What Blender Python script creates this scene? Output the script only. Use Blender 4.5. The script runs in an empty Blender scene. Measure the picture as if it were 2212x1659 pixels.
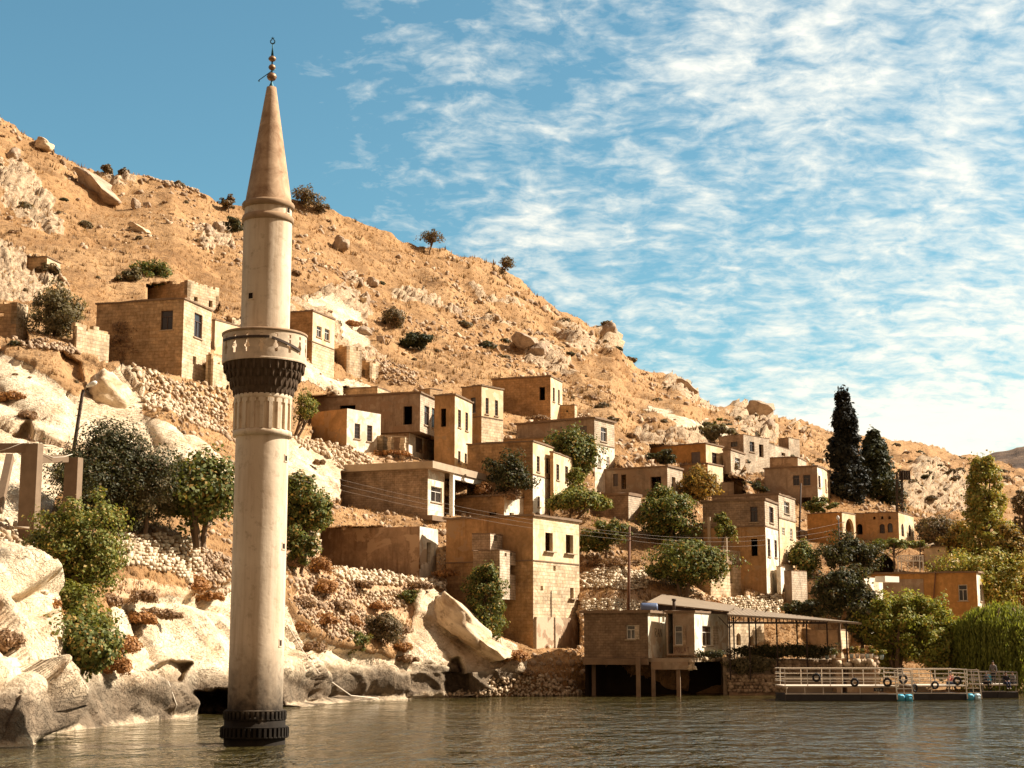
import bpy, bmesh, math, random
import numpy as np
from mathutils import Vector, Matrix

S = bpy.context.scene
C = S.collection
R = math.radians

# ------------------------------------------------------------------ camera
W0, H0, F0 = 2212.0, 1659.0, 3404.0
CX, CY = 1106.0, 829.5
PITCH = R(9.42)
CAMH = 4.0
cam = bpy.data.cameras.new("camera")
cam.sensor_width = 36.0
cam.sensor_fit = 'HORIZONTAL'
cam.lens = 36.0 * F0 / W0
cam.clip_start = 0.5
cam.clip_end = 20000
camo = bpy.data.objects.new("camera", cam)
C.objects.link(camo)
camo.location = (0, 0, CAMH)
camo.rotation_euler = (R(90) + PITCH, 0, 0)
S.camera = camo

# ------------------------------------------------------------------ light
SUN_AZ = math.atan2(0.95, 0.18)       # from +Y towards +X
SUN_EL = R(39)
sun = bpy.data.lights.new("sun", 'SUN')
sun.energy = 5.0
sun.angle = R(0.5)
sun.color = (1.0, 0.90, 0.775)
suno = bpy.data.objects.new("sun", sun)
C.objects.link(suno)
sd = Vector((math.sin(SUN_AZ) * math.cos(SUN_EL), math.cos(SUN_AZ) * math.cos(SUN_EL), math.sin(SUN_EL)))
suno.rotation_euler = sd.to_track_quat('Z', 'Y').to_euler()
suno.location = (60, 20, 80)

S.view_settings.view_transform = 'Standard'
S.view_settings.look = 'None'
S.view_settings.exposure = 1.08
S.view_settings.gamma = 1.0
S.render.film_transparent = False
try:
    S.cycles.max_bounces = 6
    S.cycles.diffuse_bounces = 3
    S.cycles.glossy_bounces = 3
    S.cycles.transparent_max_bounces = 6
    S.cycles.volume_bounces = 0
    S.cycles.use_adaptive_sampling = True
    S.cycles.use_denoising = True
    S.cycles.denoising_input_passes = 'RGB_ALBEDO_NORMAL'
except Exception:
    pass


class NT:
    """small helper to write node trees"""
    def __init__(self, tree):
        self.t = tree
        self.n = tree.nodes
        self.n.clear()

    def add(self, typ, **kw):
        nd = self.n.new(typ)
        for k, v in kw.items():
            setattr(nd, k, v)
        return nd

    def link(self, a, b):
        self.t.links.new(a, b)

    def _in(self, sock, v):
        if hasattr(v, 'links') or isinstance(v, bpy.types.NodeSocket):
            self.link(v, sock)
        else:
            if sock.type == 'RGBA' and len(v) == 3:
                v = (v[0], v[1], v[2], 1.0)
            sock.default_value = v

    def math(self, op, a, b=0.0, c=0.0, clamp=False):
        nd = self.add('ShaderNodeMath', operation=op, use_clamp=clamp)
        self._in(nd.inputs[0], a)
        self._in(nd.inputs[1], b)
        if len(nd.inputs) > 2:
            self._in(nd.inputs[2], c)
        return nd.outputs[0]

    def mix(self, fac, a, b, blend='MIX'):
        nd = self.add('ShaderNodeMixRGB', blend_type=blend)
        self._in(nd.inputs[0], fac)
        self._in(nd.inputs[1], a)
        self._in(nd.inputs[2], b)
        return nd.outputs[0]

    def noise(self, vec, scale, detail=4.0, rough=0.55, dist=0.0):
        nd = self.add('ShaderNodeTexNoise')
        if vec is not None:
            self.link(vec, nd.inputs['Vector'])
        nd.inputs['Scale'].default_value = scale
        nd.inputs['Detail'].default_value = detail
        nd.inputs['Roughness'].default_value = rough
        nd.inputs['Distortion'].default_value = dist
        return nd.outputs[0]

    def ramp(self, fac, stops, interp='LINEAR'):
        nd = self.add('ShaderNodeValToRGB')
        cr = nd.color_ramp
        cr.interpolation = interp
        while len(cr.elements) > 1:
            cr.elements.remove(cr.elements[-1])
        for i, (p, c) in enumerate(stops):
            e = cr.elements[0] if i == 0 else cr.elements.new(p)
            e.position = p
            if not hasattr(c, '__len__'):
                c = (c, c, c)
            e.color = (c[0], c[1], c[2], 1)
        self._in(nd.inputs[0], fac)
        return nd.outputs[0]

    def mapping(self, vec, scale=(1, 1, 1), rot=(0, 0, 0), loc=(0, 0, 0)):
        nd = self.add('ShaderNodeMapping')
        self.link(vec, nd.inputs['Vector'])
        nd.inputs['Scale'].default_value = scale
        nd.inputs['Rotation'].default_value = rot
        nd.inputs['Location'].default_value = loc
        return nd.outputs[0]

    def bump(self, h, strength=0.5, dist=0.1, normal=None):
        nd = self.add('ShaderNodeBump')
        nd.inputs['Strength'].default_value = strength
        nd.inputs['Distance'].default_value = dist
        self.link(h, nd.inputs['Height'])
        if normal is not None:
            self.link(normal, nd.inputs['Normal'])
        return nd.outputs[0]

    def principled(self, col, rough=0.9, normal=None, spec=0.25, metal=0.0, out=True):
        nd = self.add('ShaderNodeBsdfPrincipled')
        self._in(nd.inputs['Base Color'], col)
        self._in(nd.inputs['Roughness'], rough)
        self._in(nd.inputs['Specular IOR Level'], spec)
        self._in(nd.inputs['Metallic'], metal)
        if normal is not None:
            self.link(normal, nd.inputs['Normal'])
        if out:
            o = self.add('ShaderNodeOutputMaterial')
            self.link(nd.outputs[0], o.inputs[0])
        return nd


# ------------------------------------------------------------------ sky
world = bpy.data.worlds.new("World")
S.world = world
world.use_nodes = True
n = NT(world.node_tree)
sky = n.add('ShaderNodeTexSky')
sky.sky_type = 'NISHITA'
sky.sun_disc = False
sky.sun_elevation = SUN_EL
sky.sun_rotation = SUN_AZ
sky.altitude = 400
sky.air_density = 1.0
sky.dust_density = 1.6
sky.ozone_density = 1.2
tc = n.add('ShaderNodeTexCoord')
d = tc.outputs['Generated']
sp = n.add('ShaderNodeSeparateXYZ')
n.link(d, sp.inputs[0])
x, y, z = sp.outputs
zz = n.math('ADD', n.math('MAXIMUM', z, 0.0), 0.26)
u = n.math('DIVIDE', x, zz)
v = n.math('DIVIDE', y, zz)
cb = n.add('ShaderNodeCombineXYZ')
n.link(u, cb.inputs[0]); n.link(v, cb.inputs[1])
uv = cb.outputs[0]
warp = n.add('ShaderNodeTexNoise')
n.link(n.mapping(uv, (7.0, 4.0, 1)), warp.inputs['Vector'])
warp.inputs['Scale'].default_value = 1.0
warp.inputs['Detail'].default_value = 3.0
wv = n.add('ShaderNodeVectorMath', operation='SCALE')
n.link(warp.outputs['Color'], wv.inputs[0]); wv.inputs['Scale'].default_value = 0.055
uvw = n.add('ShaderNodeVectorMath', operation='ADD')
n.link(uv, uvw.inputs[0]); n.link(wv.outputs[0], uvw.inputs[1])
uvw = uvw.outputs[0]
# small ripple cells, long combed streaks, and the broad sheets they sit in
cell = n.noise(n.mapping(uvw, (21.0, 30.0, 1), rot=(0, 0, R(6))), 1.0, 5.0, 0.60, 0.35)
streak = n.noise(n.mapping(uvw, (11.0, 8.0, 1), rot=(0, 0, R(-32)), loc=(3, 1, 0)), 1.0, 6.0, 0.62, 0.35)
broad = n.noise(n.mapping(uv, (3.4, 3.4, 1), loc=(2.3, 7.9, 0)), 1.0, 3.0, 0.5, 0.3)
az = n.math('DIVIDE', x, n.math('MAXIMUM', y, 0.05))       # 0 straight ahead, + to the right
front = n.math('GREATER_THAN', y, 0.0)
azc = n.math('MULTIPLY_ADD', az, 1.0, 0.0)
# the sheet thins out towards the left and thickens towards the right
edge = n.math('SUBTRACT', azc, n.math('MULTIPLY', n.math('SUBTRACT', z, 0.14), 0.02))
cover = n.ramp(n.math('MULTIPLY_ADD', edge, 1.5, 0.5), [(0.18, 0.0), (0.27, 0.22), (0.35, 0.56), (0.50, 0.74), (0.80, 0.88)])
cover = n.math('ADD', cover, n.math('MULTIPLY', n.math('SUBTRACT', broad, 0.5), 0.72))
lowsky = n.ramp(z, [(0.0, 0.6), (0.130, 0.50), (0.165, 0.08), (0.3, 0.0)])
cover = n.math('ADD', cover, n.math('MULTIPLY', lowsky, n.ramp(n.math('MULTIPLY_ADD', azc, 1.6, 0.5), [(0.62, 0.0), (0.76, 1.0)])))
dens = n.math('ADD', n.math('MULTIPLY', cell, 0.62), n.math('MULTIPLY', streak, 0.52))
dens = n.math('ADD', n.math('SUBTRACT', n.math('MULTIPLY', dens, 1.25), 1.06), n.math('MULTIPLY', cover, 0.62))
rip = n.noise(n.mapping(uvw, (46.0, 62.0, 1), rot=(0, 0, R(14)), loc=(1, 5, 0)), 1.0, 4.0, 0.6, 0.5)
dens = n.math('ADD', dens, n.math('MULTIPLY', n.math('SUBTRACT', rip, 0.5), 0.30))
mask = n.ramp(dens, [(0.0, 0.0), (0.11, 0.15), (0.25, 0.47), (0.41, 0.86), (0.57, 1.0)])
skyc = n.mix(1.0, sky.outputs[0], (0.60, 0.94, 0.85), 'MULTIPLY')
cloudc = n.mix(n.ramp(z, [(0.0, 0.0), (0.35, 1.0)]), (7.6, 6.9, 5.6), (7.2, 7.0, 6.2))
colr = n.mix(mask, skyc, cloudc)
# warm haze added to the unseen sky behind the viewer, fills the shade
back = n.ramp(n.math('MULTIPLY_ADD', y, -0.5, 0.5), [(0.44, 0.0), (0.62, 1.0)])
colr = n.mix(n.math('MULTIPLY', back, 0.92), colr, n.mix(n.ramp(z, [(0.0, 0.0), (0.8, 1.0)]), (3.7, 2.2, 1.25), (2.0, 1.4, 1.0)))
below = n.math('LESS_THAN', z, -0.005)
colr = n.mix(below, colr, (1.1, 0.85, 0.55))
bg = n.add('ShaderNodeBackground')
bg.inputs['Strength'].default_value = 0.078
n.link(colr, bg.inputs[0])
wo = n.add('ShaderNodeOutputWorld')
n.link(bg.outputs[0], wo.inputs[0])

# ------------------------------------------------------------------ picture <-> place
SP_, CP_ = math.sin(PITCH), math.cos(PITCH)


def P(px, py, Y):
    """world point at depth Y on the line of sight through (px, py) of the 2212 px wide photograph"""
    a = (px - CX) / F0
    b = (CY - py) / F0
    t = Y / (CP_ - b * SP_)
    return Vector((a * t, Y, CAMH + t * (SP_ + b * CP_)))


def PZ(px, py, z):
    a = (px - CX) / F0
    b = (CY - py) / F0
    t = (z - CAMH) / (SP_ + b * CP_)
    return Vector((a * t, t * (CP_ - b * SP_), z))


def proj(p):
    dx, dy, dz = p[0], p[1], p[2] - CAMH
    fw = dy * CP_ + dz * SP_
    up = -dy * SP_ + dz * CP_
    return CX + F0 * dx / fw, CY - F0 * up / fw


def mpp(Y, py=1300):
    """metres per photo pixel at depth Y"""
    b = (CY - py) / F0
    return Y / (CP_ - b * SP_) / F0


ZOOM = {'A': (603.5, 603.5, .19841), 'B': (960, 740.6, .19841), 'C': (603.5, 932.6, .19841),
        'D': (960, 1014.9, .19841), 'E': (1344, 877.8, .19841), 'F': (1371.5, 1014.9, .19841),
        'G': (1755.5, 822.9, .20635), 'H': (1755.5, 1069.8, .20635), 'I': (1234.4, 1261.8, .19841),
        'J': (1508.7, 1261.8, .18601), 'K': (1799.4, 1250.8, .18846), 'L': (0, 576.0, .24801),
        'M': (0, 219.4, .24801), 'N': (0, 905.2, .24801), 'O': (0, 1247.5, .24801),
        'Q': (603.5, 1234.4, .19841), 'U': (932.6, 1234.4, .18191), 'T': (603.5, 384.0, .24801),
        'V': (987.5, 493.7, .27280), 'D1': (0, 0, 1.0)}


def zx(z, x):
    o = ZOOM[z]
    return o[0] + x * o[2]


def zy(z, y):
    o = ZOOM[z]
    return o[1] + y * o[2]


# ------------------------------------------------------------------ numpy noise
def _hash(ix, iy, iz, seed):
    h = (ix.astype(np.int64) * 374761393 + iy.astype(np.int64) * 668265263 + iz.astype(np.int64) * 2147483647 + seed * 974711) & 0xFFFFFFFF
    h = ((h ^ (h >> 13)) * 1274126177) & 0xFFFFFFFF
    h = h ^ (h >> 16)
    return (h & 0xFFFF) / 65535.0


def vnoise(p, seed=0):
    p = np.asarray(p, float)
    i = np.floor(p).astype(np.int64)
    f = p - i
    f = f * f * (3 - 2 * f)
    r = 0
    for dx in (0, 1):
        for dy in (0, 1):
            for dz in (0, 1):
                w = (f[:, 0] if dx else 1 - f[:, 0]) * (f[:, 1] if dy else 1 - f[:, 1]) * (f[:, 2] if dz else 1 - f[:, 2])
                r = r + w * _hash(i[:, 0] + dx, i[:, 1] + dy, i[:, 2] + dz, seed)
    return r


def fbm(p, octv=4, seed=0, gain=0.5, lac=2.03):
    p = np.asarray(p, float)
    a, s, tot = 1.0, 0, 0
    for k in range(octv):
        s = s + a * (vnoise(p * (lac ** k) + 17.3 * k, seed + k) - 0.5)
        tot += a
        a *= gain
    return s / tot * 2


# ------------------------------------------------------------------ meshes
def link(name, me, mat=None, parent=None):
    o = bpy.data.objects.new(name, me)
    C.objects.link(o)
    if mat is not None:
        for m in (mat if isinstance(mat, (list, tuple)) else [mat]):
            me.materials.append(m)
    if parent is not None:
        o.parent = parent
        o.matrix_parent_inverse = Matrix.Identity(4)
    return o


def np_mesh(name, verts, faces, smooth=False, uvs=None, mats=None):
    """verts (n,3); faces (m,k) all of one size"""
    verts = np.asarray(verts, np.float32)
    faces = np.asarray(faces, np.int32)
    me = bpy.data.meshes.new(name)
    nv, (nf, k) = len(verts), faces.shape
    me.vertices.add(nv)
    me.vertices.foreach_set("co", verts.ravel())
    me.loops.add(nf * k)
    me.loops.foreach_set("vertex_index", faces.ravel())
    me.polygons.add(nf)
    me.polygons.foreach_set("loop_start", np.arange(0, nf * k, k, dtype=np.int32))
    me.polygons.foreach_set("loop_total", np.full(nf, k, np.int32))
    if smooth:
        me.polygons.foreach_set("use_smooth", np.ones(nf, bool))
    if mats is not None:
        me.polygons.foreach_set("material_index", np.asarray(mats, np.int32))
    if uvs is not None:
        l = me.uv_layers.new(name="UVMap")
        l.data.foreach_set("uv", np.asarray(uvs, np.float32).ravel())
    me.update(calc_edges=True)
    me.validate()
    return me


class MB:
    """collects faces; build() links them as ONE mesh object in world (or parent) coordinates"""
    def __init__(self, origin=(0, 0, 0)):
        self.v, self.f, self.uv, self.sm = [], [], [], []
        self.o = Vector(origin)

    def face(self, pts, uv=None, smooth=False):
        b = len(self.v)
        self.v += [tuple(Vector(p) - self.o) for p in pts]
        self.f.append(tuple(range(b, b + len(pts))))
        self.uv.append(uv if uv else [(0.0, 0.0)] * len(pts))
        self.sm.append(smooth)

    def box(self, c, sx, sy, sz, rot=0.0, axes=None):
        """box with centre c; axes: three unit vectors or a turn about z"""
        c = Vector(c)
        if axes is None:
            ca, sa = math.cos(rot), math.sin(rot)
            ax, ay, az = Vector((ca, sa, 0)), Vector((-sa, ca, 0)), Vector((0, 0, 1))
        else:
            ax, ay, az = [Vector(a) for a in axes]
        q = lambda i, j, k: c + ax * (sx / 2 * i) + ay * (sy / 2 * j) + az * (sz / 2 * k)
        for (a, b_, c_, d_, su, sv) in (
                ((-1, -1, -1), (1, -1, -1), (1, -1, 1), (-1, -1, 1), sx, sz), ((1, -1, -1), (1, 1, -1), (1, 1, 1), (1, -1, 1), sy, sz),
                ((1, 1, -1), (-1, 1, -1), (-1, 1, 1), (1, 1, 1), sx, sz), ((-1, 1, -1), (-1, -1, -1), (-1, -1, 1), (-1, 1, 1), sy, sz),
                ((-1, -1, 1), (1, -1, 1), (1, 1, 1), (-1, 1, 1), sx, sy), ((-1, 1, -1), (1, 1, -1), (1, -1, -1), (-1, -1, -1), sx, sy)):
            self.face([q(*a), q(*b_), q(*c_), q(*d_)], [(0, 0), (su, 0), (su, sv), (0, sv)])

    def bar(self, p, q, w, h=None, up=(0, 0, 1)):
        p, q = Vector(p), Vector(q)
        dv = q - p
        L = dv.length
        if L < 1e-6:
            return
        ax = dv / L
        up = Vector(up)
        if abs(ax.dot(up)) > 0.95:
            up = Vector((0, 1, 0))
        ay = up.cross(ax).normalized()
        az = ax.cross(ay)
        self.box((p + q) / 2, L, w, h or w, axes=(ax, ay, az))

    def tube(self, pts, r, seg=8, caps=True):
        pts = [Vector(p) for p in pts]
        rs = r if hasattr(r, '__len__') else [r] * len(pts)
        rings = []
        prev = None
        for i, p in enumerate(pts):
            t = (pts[min(i + 1, len(pts) - 1)] - pts[max(i - 1, 0)])
            t = t.normalized() if t.length > 1e-9 else Vector((0, 0, 1))
            ref = Vector((0, 0, 1)) if abs(t.z) < 0.9 else Vector((1, 0, 0))
            if prev is None:
                a = t.cross(ref).normalized()
            else:
                a = (prev - t * prev.dot(t))
                a = a.normalized() if a.length > 1e-6 else t.cross(ref).normalized()
            prev = a
            b = t.cross(a)
            rings.append([p + (a * math.cos(2 * math.pi * k / seg) + b * math.sin(2 * math.pi * k / seg)) * rs[i] for k in range(seg)])
        for i in range(len(rings) - 1):
            for k in range(seg):
                k2 = (k + 1) % seg
                self.face([rings[i][k], rings[i][k2], rings[i + 1][k2], rings[i + 1][k]], None, True)
        if caps:
            self.face(rings[0][::-1])
            self.face(rings[-1])

    def lathe(self, prof, seg=64, centre=(0, 0), caps=True, smooth=True):
        """prof: list of (r, z)"""
        cx, cy = centre
        rg = [[Vector((cx + r * math.cos(2 * math.pi * k / seg), cy + r * math.sin(2 * math.pi * k / seg), z)) for k in range(seg)] for r, z in prof]
        for i in range(len(rg) - 1):
            for k in range(seg):
                k2 = (k + 1) % seg
                self.face([rg[i][k], rg[i][k2], rg[i + 1][k2], rg[i + 1][k]], None, smooth)
        if caps:
            if prof[0][0] > 1e-6:
                self.face(rg[0][::-1])
            if prof[-1][0] > 1e-6:
                self.face(rg[-1])

    def mesh(self, name, weld=True):
        me = bpy.data.meshes.new(name)
        me.from_pydata(self.v, [], self.f)
        l = me.uv_layers.new(name="UVMap")
        flat = [c for fu in self.uv for uvp in fu for c in uvp]
        l.data.foreach_set("uv", flat)
        me.polygons.foreach_set("use_smooth", self.sm)
        if weld:
            bm = bmesh.new()
            bm.from_mesh(me)
            bmesh.ops.remove_doubles(bm, verts=bm.verts, dist=1e-4)
            bmesh.ops.recalc_face_normals(bm, faces=bm.faces)
            bm.to_mesh(me)
            bm.free()
        me.update()
        return me

    def build(self, name, mat, parent=None, weld=True):
        return link(name, self.mesh(name, weld), mat, parent)


def tag(o, label=None, cat=None, group=None, kind=None):
    if label:
        o['label'] = label
    if cat:
        o['category'] = cat
    if group:
        o['group'] = group
    if kind:
        o['kind'] = kind
    return o


def empty(name, loc, label, cat, group=None):
    o = bpy.data.objects.new(name, None)
    C.objects.link(o)
    o.location = loc
    o.empty_display_size = 0.5
    return tag(o, label, cat, group)


# ------------------------------------------------------------------ materials
MATS = {}


def material(name):
    m = bpy.data.materials.new(name)
    m.use_nodes = True
    MATS[name] = m
    return m, NT(m.node_tree)


def pos(n):
    return n.add('ShaderNodeNewGeometry').outputs['Position']


def simple(name, col, rough=0.7, spec=0.3, metal=0.0, var=0.25, scale=1.5):
    m, n = material(name)
    p = pos(n)
    f = n.noise(p, scale, 5, 0.6)
    c = n.mix(f, tuple(c * (1 - var) for c in col), tuple(min(1, c * (1 + var)) for c in col))
    n.principled(c, rough, None, spec, metal)
    return m


def plaster(name, col, stain=(0.25, 0.16, 0.09), amount=0.5, blotch=None, bumps=0.35):
    """old lime render: cloudy tone, runs from the top, patches where it fell off"""
    m, n = material(name)
    p = pos(n)
    uvn = n.add('ShaderNodeTexCoord').outputs['UV']
    big = n.noise(p, 0.75, 5, 0.65, 0.4)
    fine = n.noise(p, 3.0, 5, 0.65)
    c = n.mix(n.ramp(big, [(0.34, 0.0), (0.64, 1.0)]), tuple(x * 0.70 for x in col), tuple(min(1, x * 1.14) for x in col))
    c = n.mix(n.math('MULTIPLY', n.ramp(fine, [(0.35, 1.0), (0.58, 0.0)]), 0.45), c, tuple(x * 0.55 for x in col))
    runs = n.noise(n.mapping(uvn, (1.7, 0.16, 1)), 1.0, 5, 0.7, 0.2)
    c = n.mix(n.math('MULTIPLY', n.ramp(runs, [(0.50, 0.0), (0.68, 1.0)]), amount), c, stain)
    if blotch:
        pt = n.noise(p, 0.55, 6, 0.62, 0.5)
        c = n.mix(n.ramp(pt, [(0.53, 0.0), (0.55, 1.0)]), c, blotch)
    h = n.math('ADD', n.math('MULTIPLY', fine, 0.6), big)
    n.principled(c, 0.93, n.bump(h, bumps, 0.06), 0.15)
    return m


def masonry(name, c1, c2, mortar, bw=0.55, bh=0.26, msize=0.018, stain=0.35, bump=0.7, dark=(0.16, 0.10, 0.06), squash=1.0):
    """squared stone or block courses laid on the wall's own metres (UV)"""
    m, n = material(name)
    p = pos(n)
    uvn = n.add('ShaderNodeTexCoord').outputs['UV']
    wob = n.add('ShaderNodeTexNoise')
    n.link(p, wob.inputs['Vector'])
    wob.inputs['Scale'].default_value = 1.3
    wob.inputs['Detail'].default_value = 3
    sc = n.add('ShaderNodeVectorMath', operation='SCALE')
    n.link(wob.outputs['Color'], sc.inputs[0])
    sc.inputs['Scale'].default_value = 0.09
    ad = n.add('ShaderNodeVectorMath', operation='ADD')
    n.link(uvn, ad.inputs[0])
    n.link(sc.outputs[0], ad.inputs[1])
    br = n.add('ShaderNodeTexBrick', offset=0.5, squash=squash)
    n.link(ad.outputs[0], br.inputs['Vector'])
    br.inputs['Color1'].default_value = (*c1, 1)
    br.inputs['Color2'].default_value = (*c2, 1)
    mortar = tuple(0.8 * a + 0.10 * (b_ + c_) for a, b_, c_ in zip(mortar, c1, c2))
    br.inputs['Mortar'].default_value = (*mortar, 1)
    br.inputs['Scale'].default_value = 1.0
    br.inputs['Mortar Size'].default_value = msize
    br.inputs['Mortar Smooth'].default_value = 0.4
    br.inputs['Bias'].default_value = 0.0
    br.inputs['Brick Width'].default_value = bw
    br.inputs['Row Height'].default_value = bh
    big = n.noise(p, 0.3, 4, 0.6, 0.4)
    fine = n.noise(p, 4.0, 5, 0.65)
    c = n.mix(1.0, br.outputs['Color'], n.ramp(n.noise(p, 0.8, 5, 0.65, 0.4), [(0.30, 0.55), (0.68, 1.22)]), 'MULTIPLY')
    c = n.mix(0.55, c, n.mix(1.0, c, n.ramp(fine, [(0.3, 0.5), (0.7, 1.3)]), 'MULTIPLY'))
    runs = n.noise(n.mapping(uvn, (1.3, 0.14, 1)), 1.0, 5, 0.7, 0.2)
    c = n.mix(n.math('MULTIPLY', n.ramp(runs, [(0.50, 0.0), (0.70, 1.0)]), stain), c, dark)
    h = n.math('ADD', n.math('MULTIPLY', br.outputs['Fac'], -1.0), n.math('MULTIPLY', fine, 0.55))
    n.principled(c, 0.93, n.bump(h, bump * 0.6, 0.04), 0.15)
    return m


def rubblemat(name, c1, c2, gap=(0.10, 0.065, 0.04), scale=2.6, isl=True):
    """field stone; tone from stone to stone"""
    m, n = material(name)
    g = n.add('ShaderNodeNewGeometry')
    p = g.outputs['Position']
    fine = n.noise(p, 6.0, 5, 0.65)
    c = n.mix(g.outputs['Random Per Island'], c1, c2)
    c = n.mix(n.ramp(fine, [(0.3, 0.45), (0.65, 0.0)]), c, gap)
    n.principled(c, 0.95, n.bump(fine, 0.5, 0.05), 0.12)
    return m


def leafmat(name, c1, c2, dry=None, dryf=0.0, trans=0.28, rough=0.55):
    """leaves that differ one from the next"""
    m, n = material(name)
    g = n.add('ShaderNodeNewGeometry')
    rnd = g.outputs['Random Per Island']
    c = n.mix(rnd, tuple(x * 1.22 for x in c1), tuple(x * 1.22 for x in c2))
    if dry:
        f2 = n.math('FRACT', n.math('MULTIPLY', rnd, 7.31))
        c = n.mix(n.math('GREATER_THAN', f2, 1.0 - dryf), c, dry)
    b = n.principled(c, rough, None, 0.16, out=False)
    t = n.add('ShaderNodeBsdfTranslucent')
    n.link(n.mix(1.0, c, (1.25, 1.2, 0.6), 'MULTIPLY'), t.inputs[0])
    mx = n.add('ShaderNodeMixShader')
    mx.inputs[0].default_value = trans
    n.link(b.outputs[0], mx.inputs[1])
    n.link(t.outputs[0], mx.inputs[2])
    o = n.add('ShaderNodeOutputMaterial')
    n.link(mx.outputs[0], o.inputs[0])
    return m

# ------------------------------------------------------------------ the hill: its shore, its crest and its depths
SHORE = [(-700, 1700), (-260, 1652), (0, 1614), (75, 1611), (90, 1587), (160, 1578), (300, 1562), (428, 1546), (470, 1549), (520, 1546), (620, 1531),
         (760, 1515), (930, 1508), (1080, 1505), (1250, 1501), (1290, 1497), (1560, 1497), (1700, 1499), (1850, 1498), (2000, 1497), (2212, 1496), (2900, 1494)]
CREST = [(-700, 60), (-260, 150), (-100, 215), (0, 268), (57, 299), (74, 308), (144, 342), (193, 362), (218, 373), (248, 383), (310, 388), (372, 391), (409, 408),
         (441, 418), (478, 433), (526, 443), (636, 446), (717, 463), (777, 481), (851, 498), (901, 514), (970, 532), (1062, 563), (1109, 595),
         (1149, 616), (1178, 636), (1208, 657), (1282, 689), (1326, 704), (1345, 737), (1358, 756), (1380, 780), (1438, 806), (1473, 817),
         (1503, 840), (1522, 867), (1555, 874), (1588, 880), (1661, 900), (1701, 907), (1781, 925), (1900, 951), (1978, 967), (2055, 984),
         (2106, 989), (2137, 997), (2158, 1005), (2189, 1015), (2212, 1021), (2400, 1070), (2900, 1120)]
COLS = {
    -400: [(1450, 62), (1215, 72), (1060, 88), (770, 112), (560, 150), (400, 185), (230, 225)],
    0: [(1450, 66), (1330, 70), (1215, 76), (1130, 88), (1060, 95), (960, 104), (770, 121), (735, 127), (560, 160), (400, 195), (268, 235)],
    150: [(1480, 79), (1300, 84), (1160, 91), (1130, 98), (1000, 106), (850, 117), (760, 125), (735, 130), (600, 160), (450, 200), (342, 238)],
    300: [(1430, 87), (1290, 93), (1165, 97), (1140, 104), (1000, 112), (900, 119), (800, 128), (775, 131), (640, 160), (500, 195), (386, 240)],
    450: [(1440, 95), (1300, 101), (1190, 105), (1140, 109), (1010, 118), (900, 126), (830, 133), (700, 160), (560, 195), (421, 245)],
    620: [(1420, 106), (1330, 110), (1180, 117), (1140, 122), (1000, 134), (900, 143), (800, 149), (770, 153), (680, 170), (560, 205), (446, 255)],
    760: [(1400, 118), (1300, 122), (1160, 129), (1110, 135), (1010, 147), (975, 153), (840, 174), (700, 205), (600, 230), (477, 262)],
    920: [(1430, 123), (1280, 129), (1240, 133), (1130, 142), (1020, 152), (985, 158), (900, 168), (840, 180), (700, 220), (600, 250), (519, 272)],
    1080: [(1450, 126), (1400, 130), (1270, 135), (1130, 143), (1100, 147), (1010, 157), (950, 167), (905, 182), (800, 205), (700, 240), (574, 290)],
    1250: [(1430, 133), (1390, 136), (1280, 140), (1200, 145), (1100, 155), (1030, 164), (985, 175), (900, 195), (800, 230), (700, 280), (678, 305)],
    1400: [(1430, 135), (1300, 140), (1270, 143), (1180, 149), (1090, 162), (1010, 178), (960, 188), (900, 215), (830, 265), (789, 320)],
    1560: [(1440, 138), (1300, 144), (1275, 148), (1180, 155), (1060, 182), (1000, 190), (960, 202), (920, 240), (875, 345)],
    1700: [(1430, 146), (1300, 150), (1270, 153), (1170, 168), (1100, 184), (1040, 195), (980, 208), (950, 240), (907, 380)],
    1850: [(1420, 149), (1330, 152), (1250, 158), (1180, 170), (1110, 187), (1060, 215), (1000, 300), (940, 430)],
    2000: [(1420, 153), (1320, 156), (1250, 162), (1180, 173), (1120, 200), (1060, 265), (1000, 370), (972, 460)],
    2130: [(1420, 155), (1300, 165), (1230, 180), (1150, 225), (1080, 310), (1020, 430), (995, 490)],
    2260: [(1420, 157), (1300, 168), (1230, 185), (1150, 240), (1100, 320), (1050, 430), (1033, 480)],
    2700: [(1420, 160), (1300, 180), (1230, 210), (1150, 330), (1100, 430)],
}
_sx, _sy = np.array(SHORE, float).T
_cx, _cy = np.array(CREST, float).T
_ck = sorted(COLS)
NT_ = 241
_tt = np.linspace(0, 1, NT_)
_tab = []
for k in _ck:
    s0, c0 = np.interp(k, _sx, _sy), np.interp(k, _cx, _cy)
    pts = [(s0, PZ(k, s0, 0.0).y)] + COLS[k]
    t = [(s0 - a) / (s0 - c0) for a, b in pts]
    yv = [b for a, b in pts]
    # crest row always belongs to the last point
    t[-1] = 1.0
    _tab.append(np.interp(_tt, t, yv))
_tab = np.array(_tab)
# even out across the columns so that no crease follows a column
_fk = np.arange(-400, 2701, 10.0)
_ft = np.array([np.interp(_fk, _ck, _tab[:, j]) for j in range(NT_)]).T
_kern = np.exp(-0.5 * (np.arange(-16, 17) / 6.5) ** 2)
_kern /= _kern.sum()
_pad = np.pad(_ft, ((16, 16), (0, 0)), mode='edge')
_tab = np.stack([np.convolve(_pad[:, j], _kern, mode='valid') for j in range(NT_)], 1)
_ck = list(_fk)


_gx = np.arange(-700, 2901, 10.0)
_gk = np.exp(-0.5 * (np.arange(-24, 25) / 9.0) ** 2)
_gk /= _gk.sum()


def _smooth(xs, ys):
    v = np.interp(_gx, xs, ys)
    return np.convolve(np.pad(v, 24, mode='edge'), _gk, mode='valid')


_ssm = _smooth(_sx, _sy)


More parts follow.
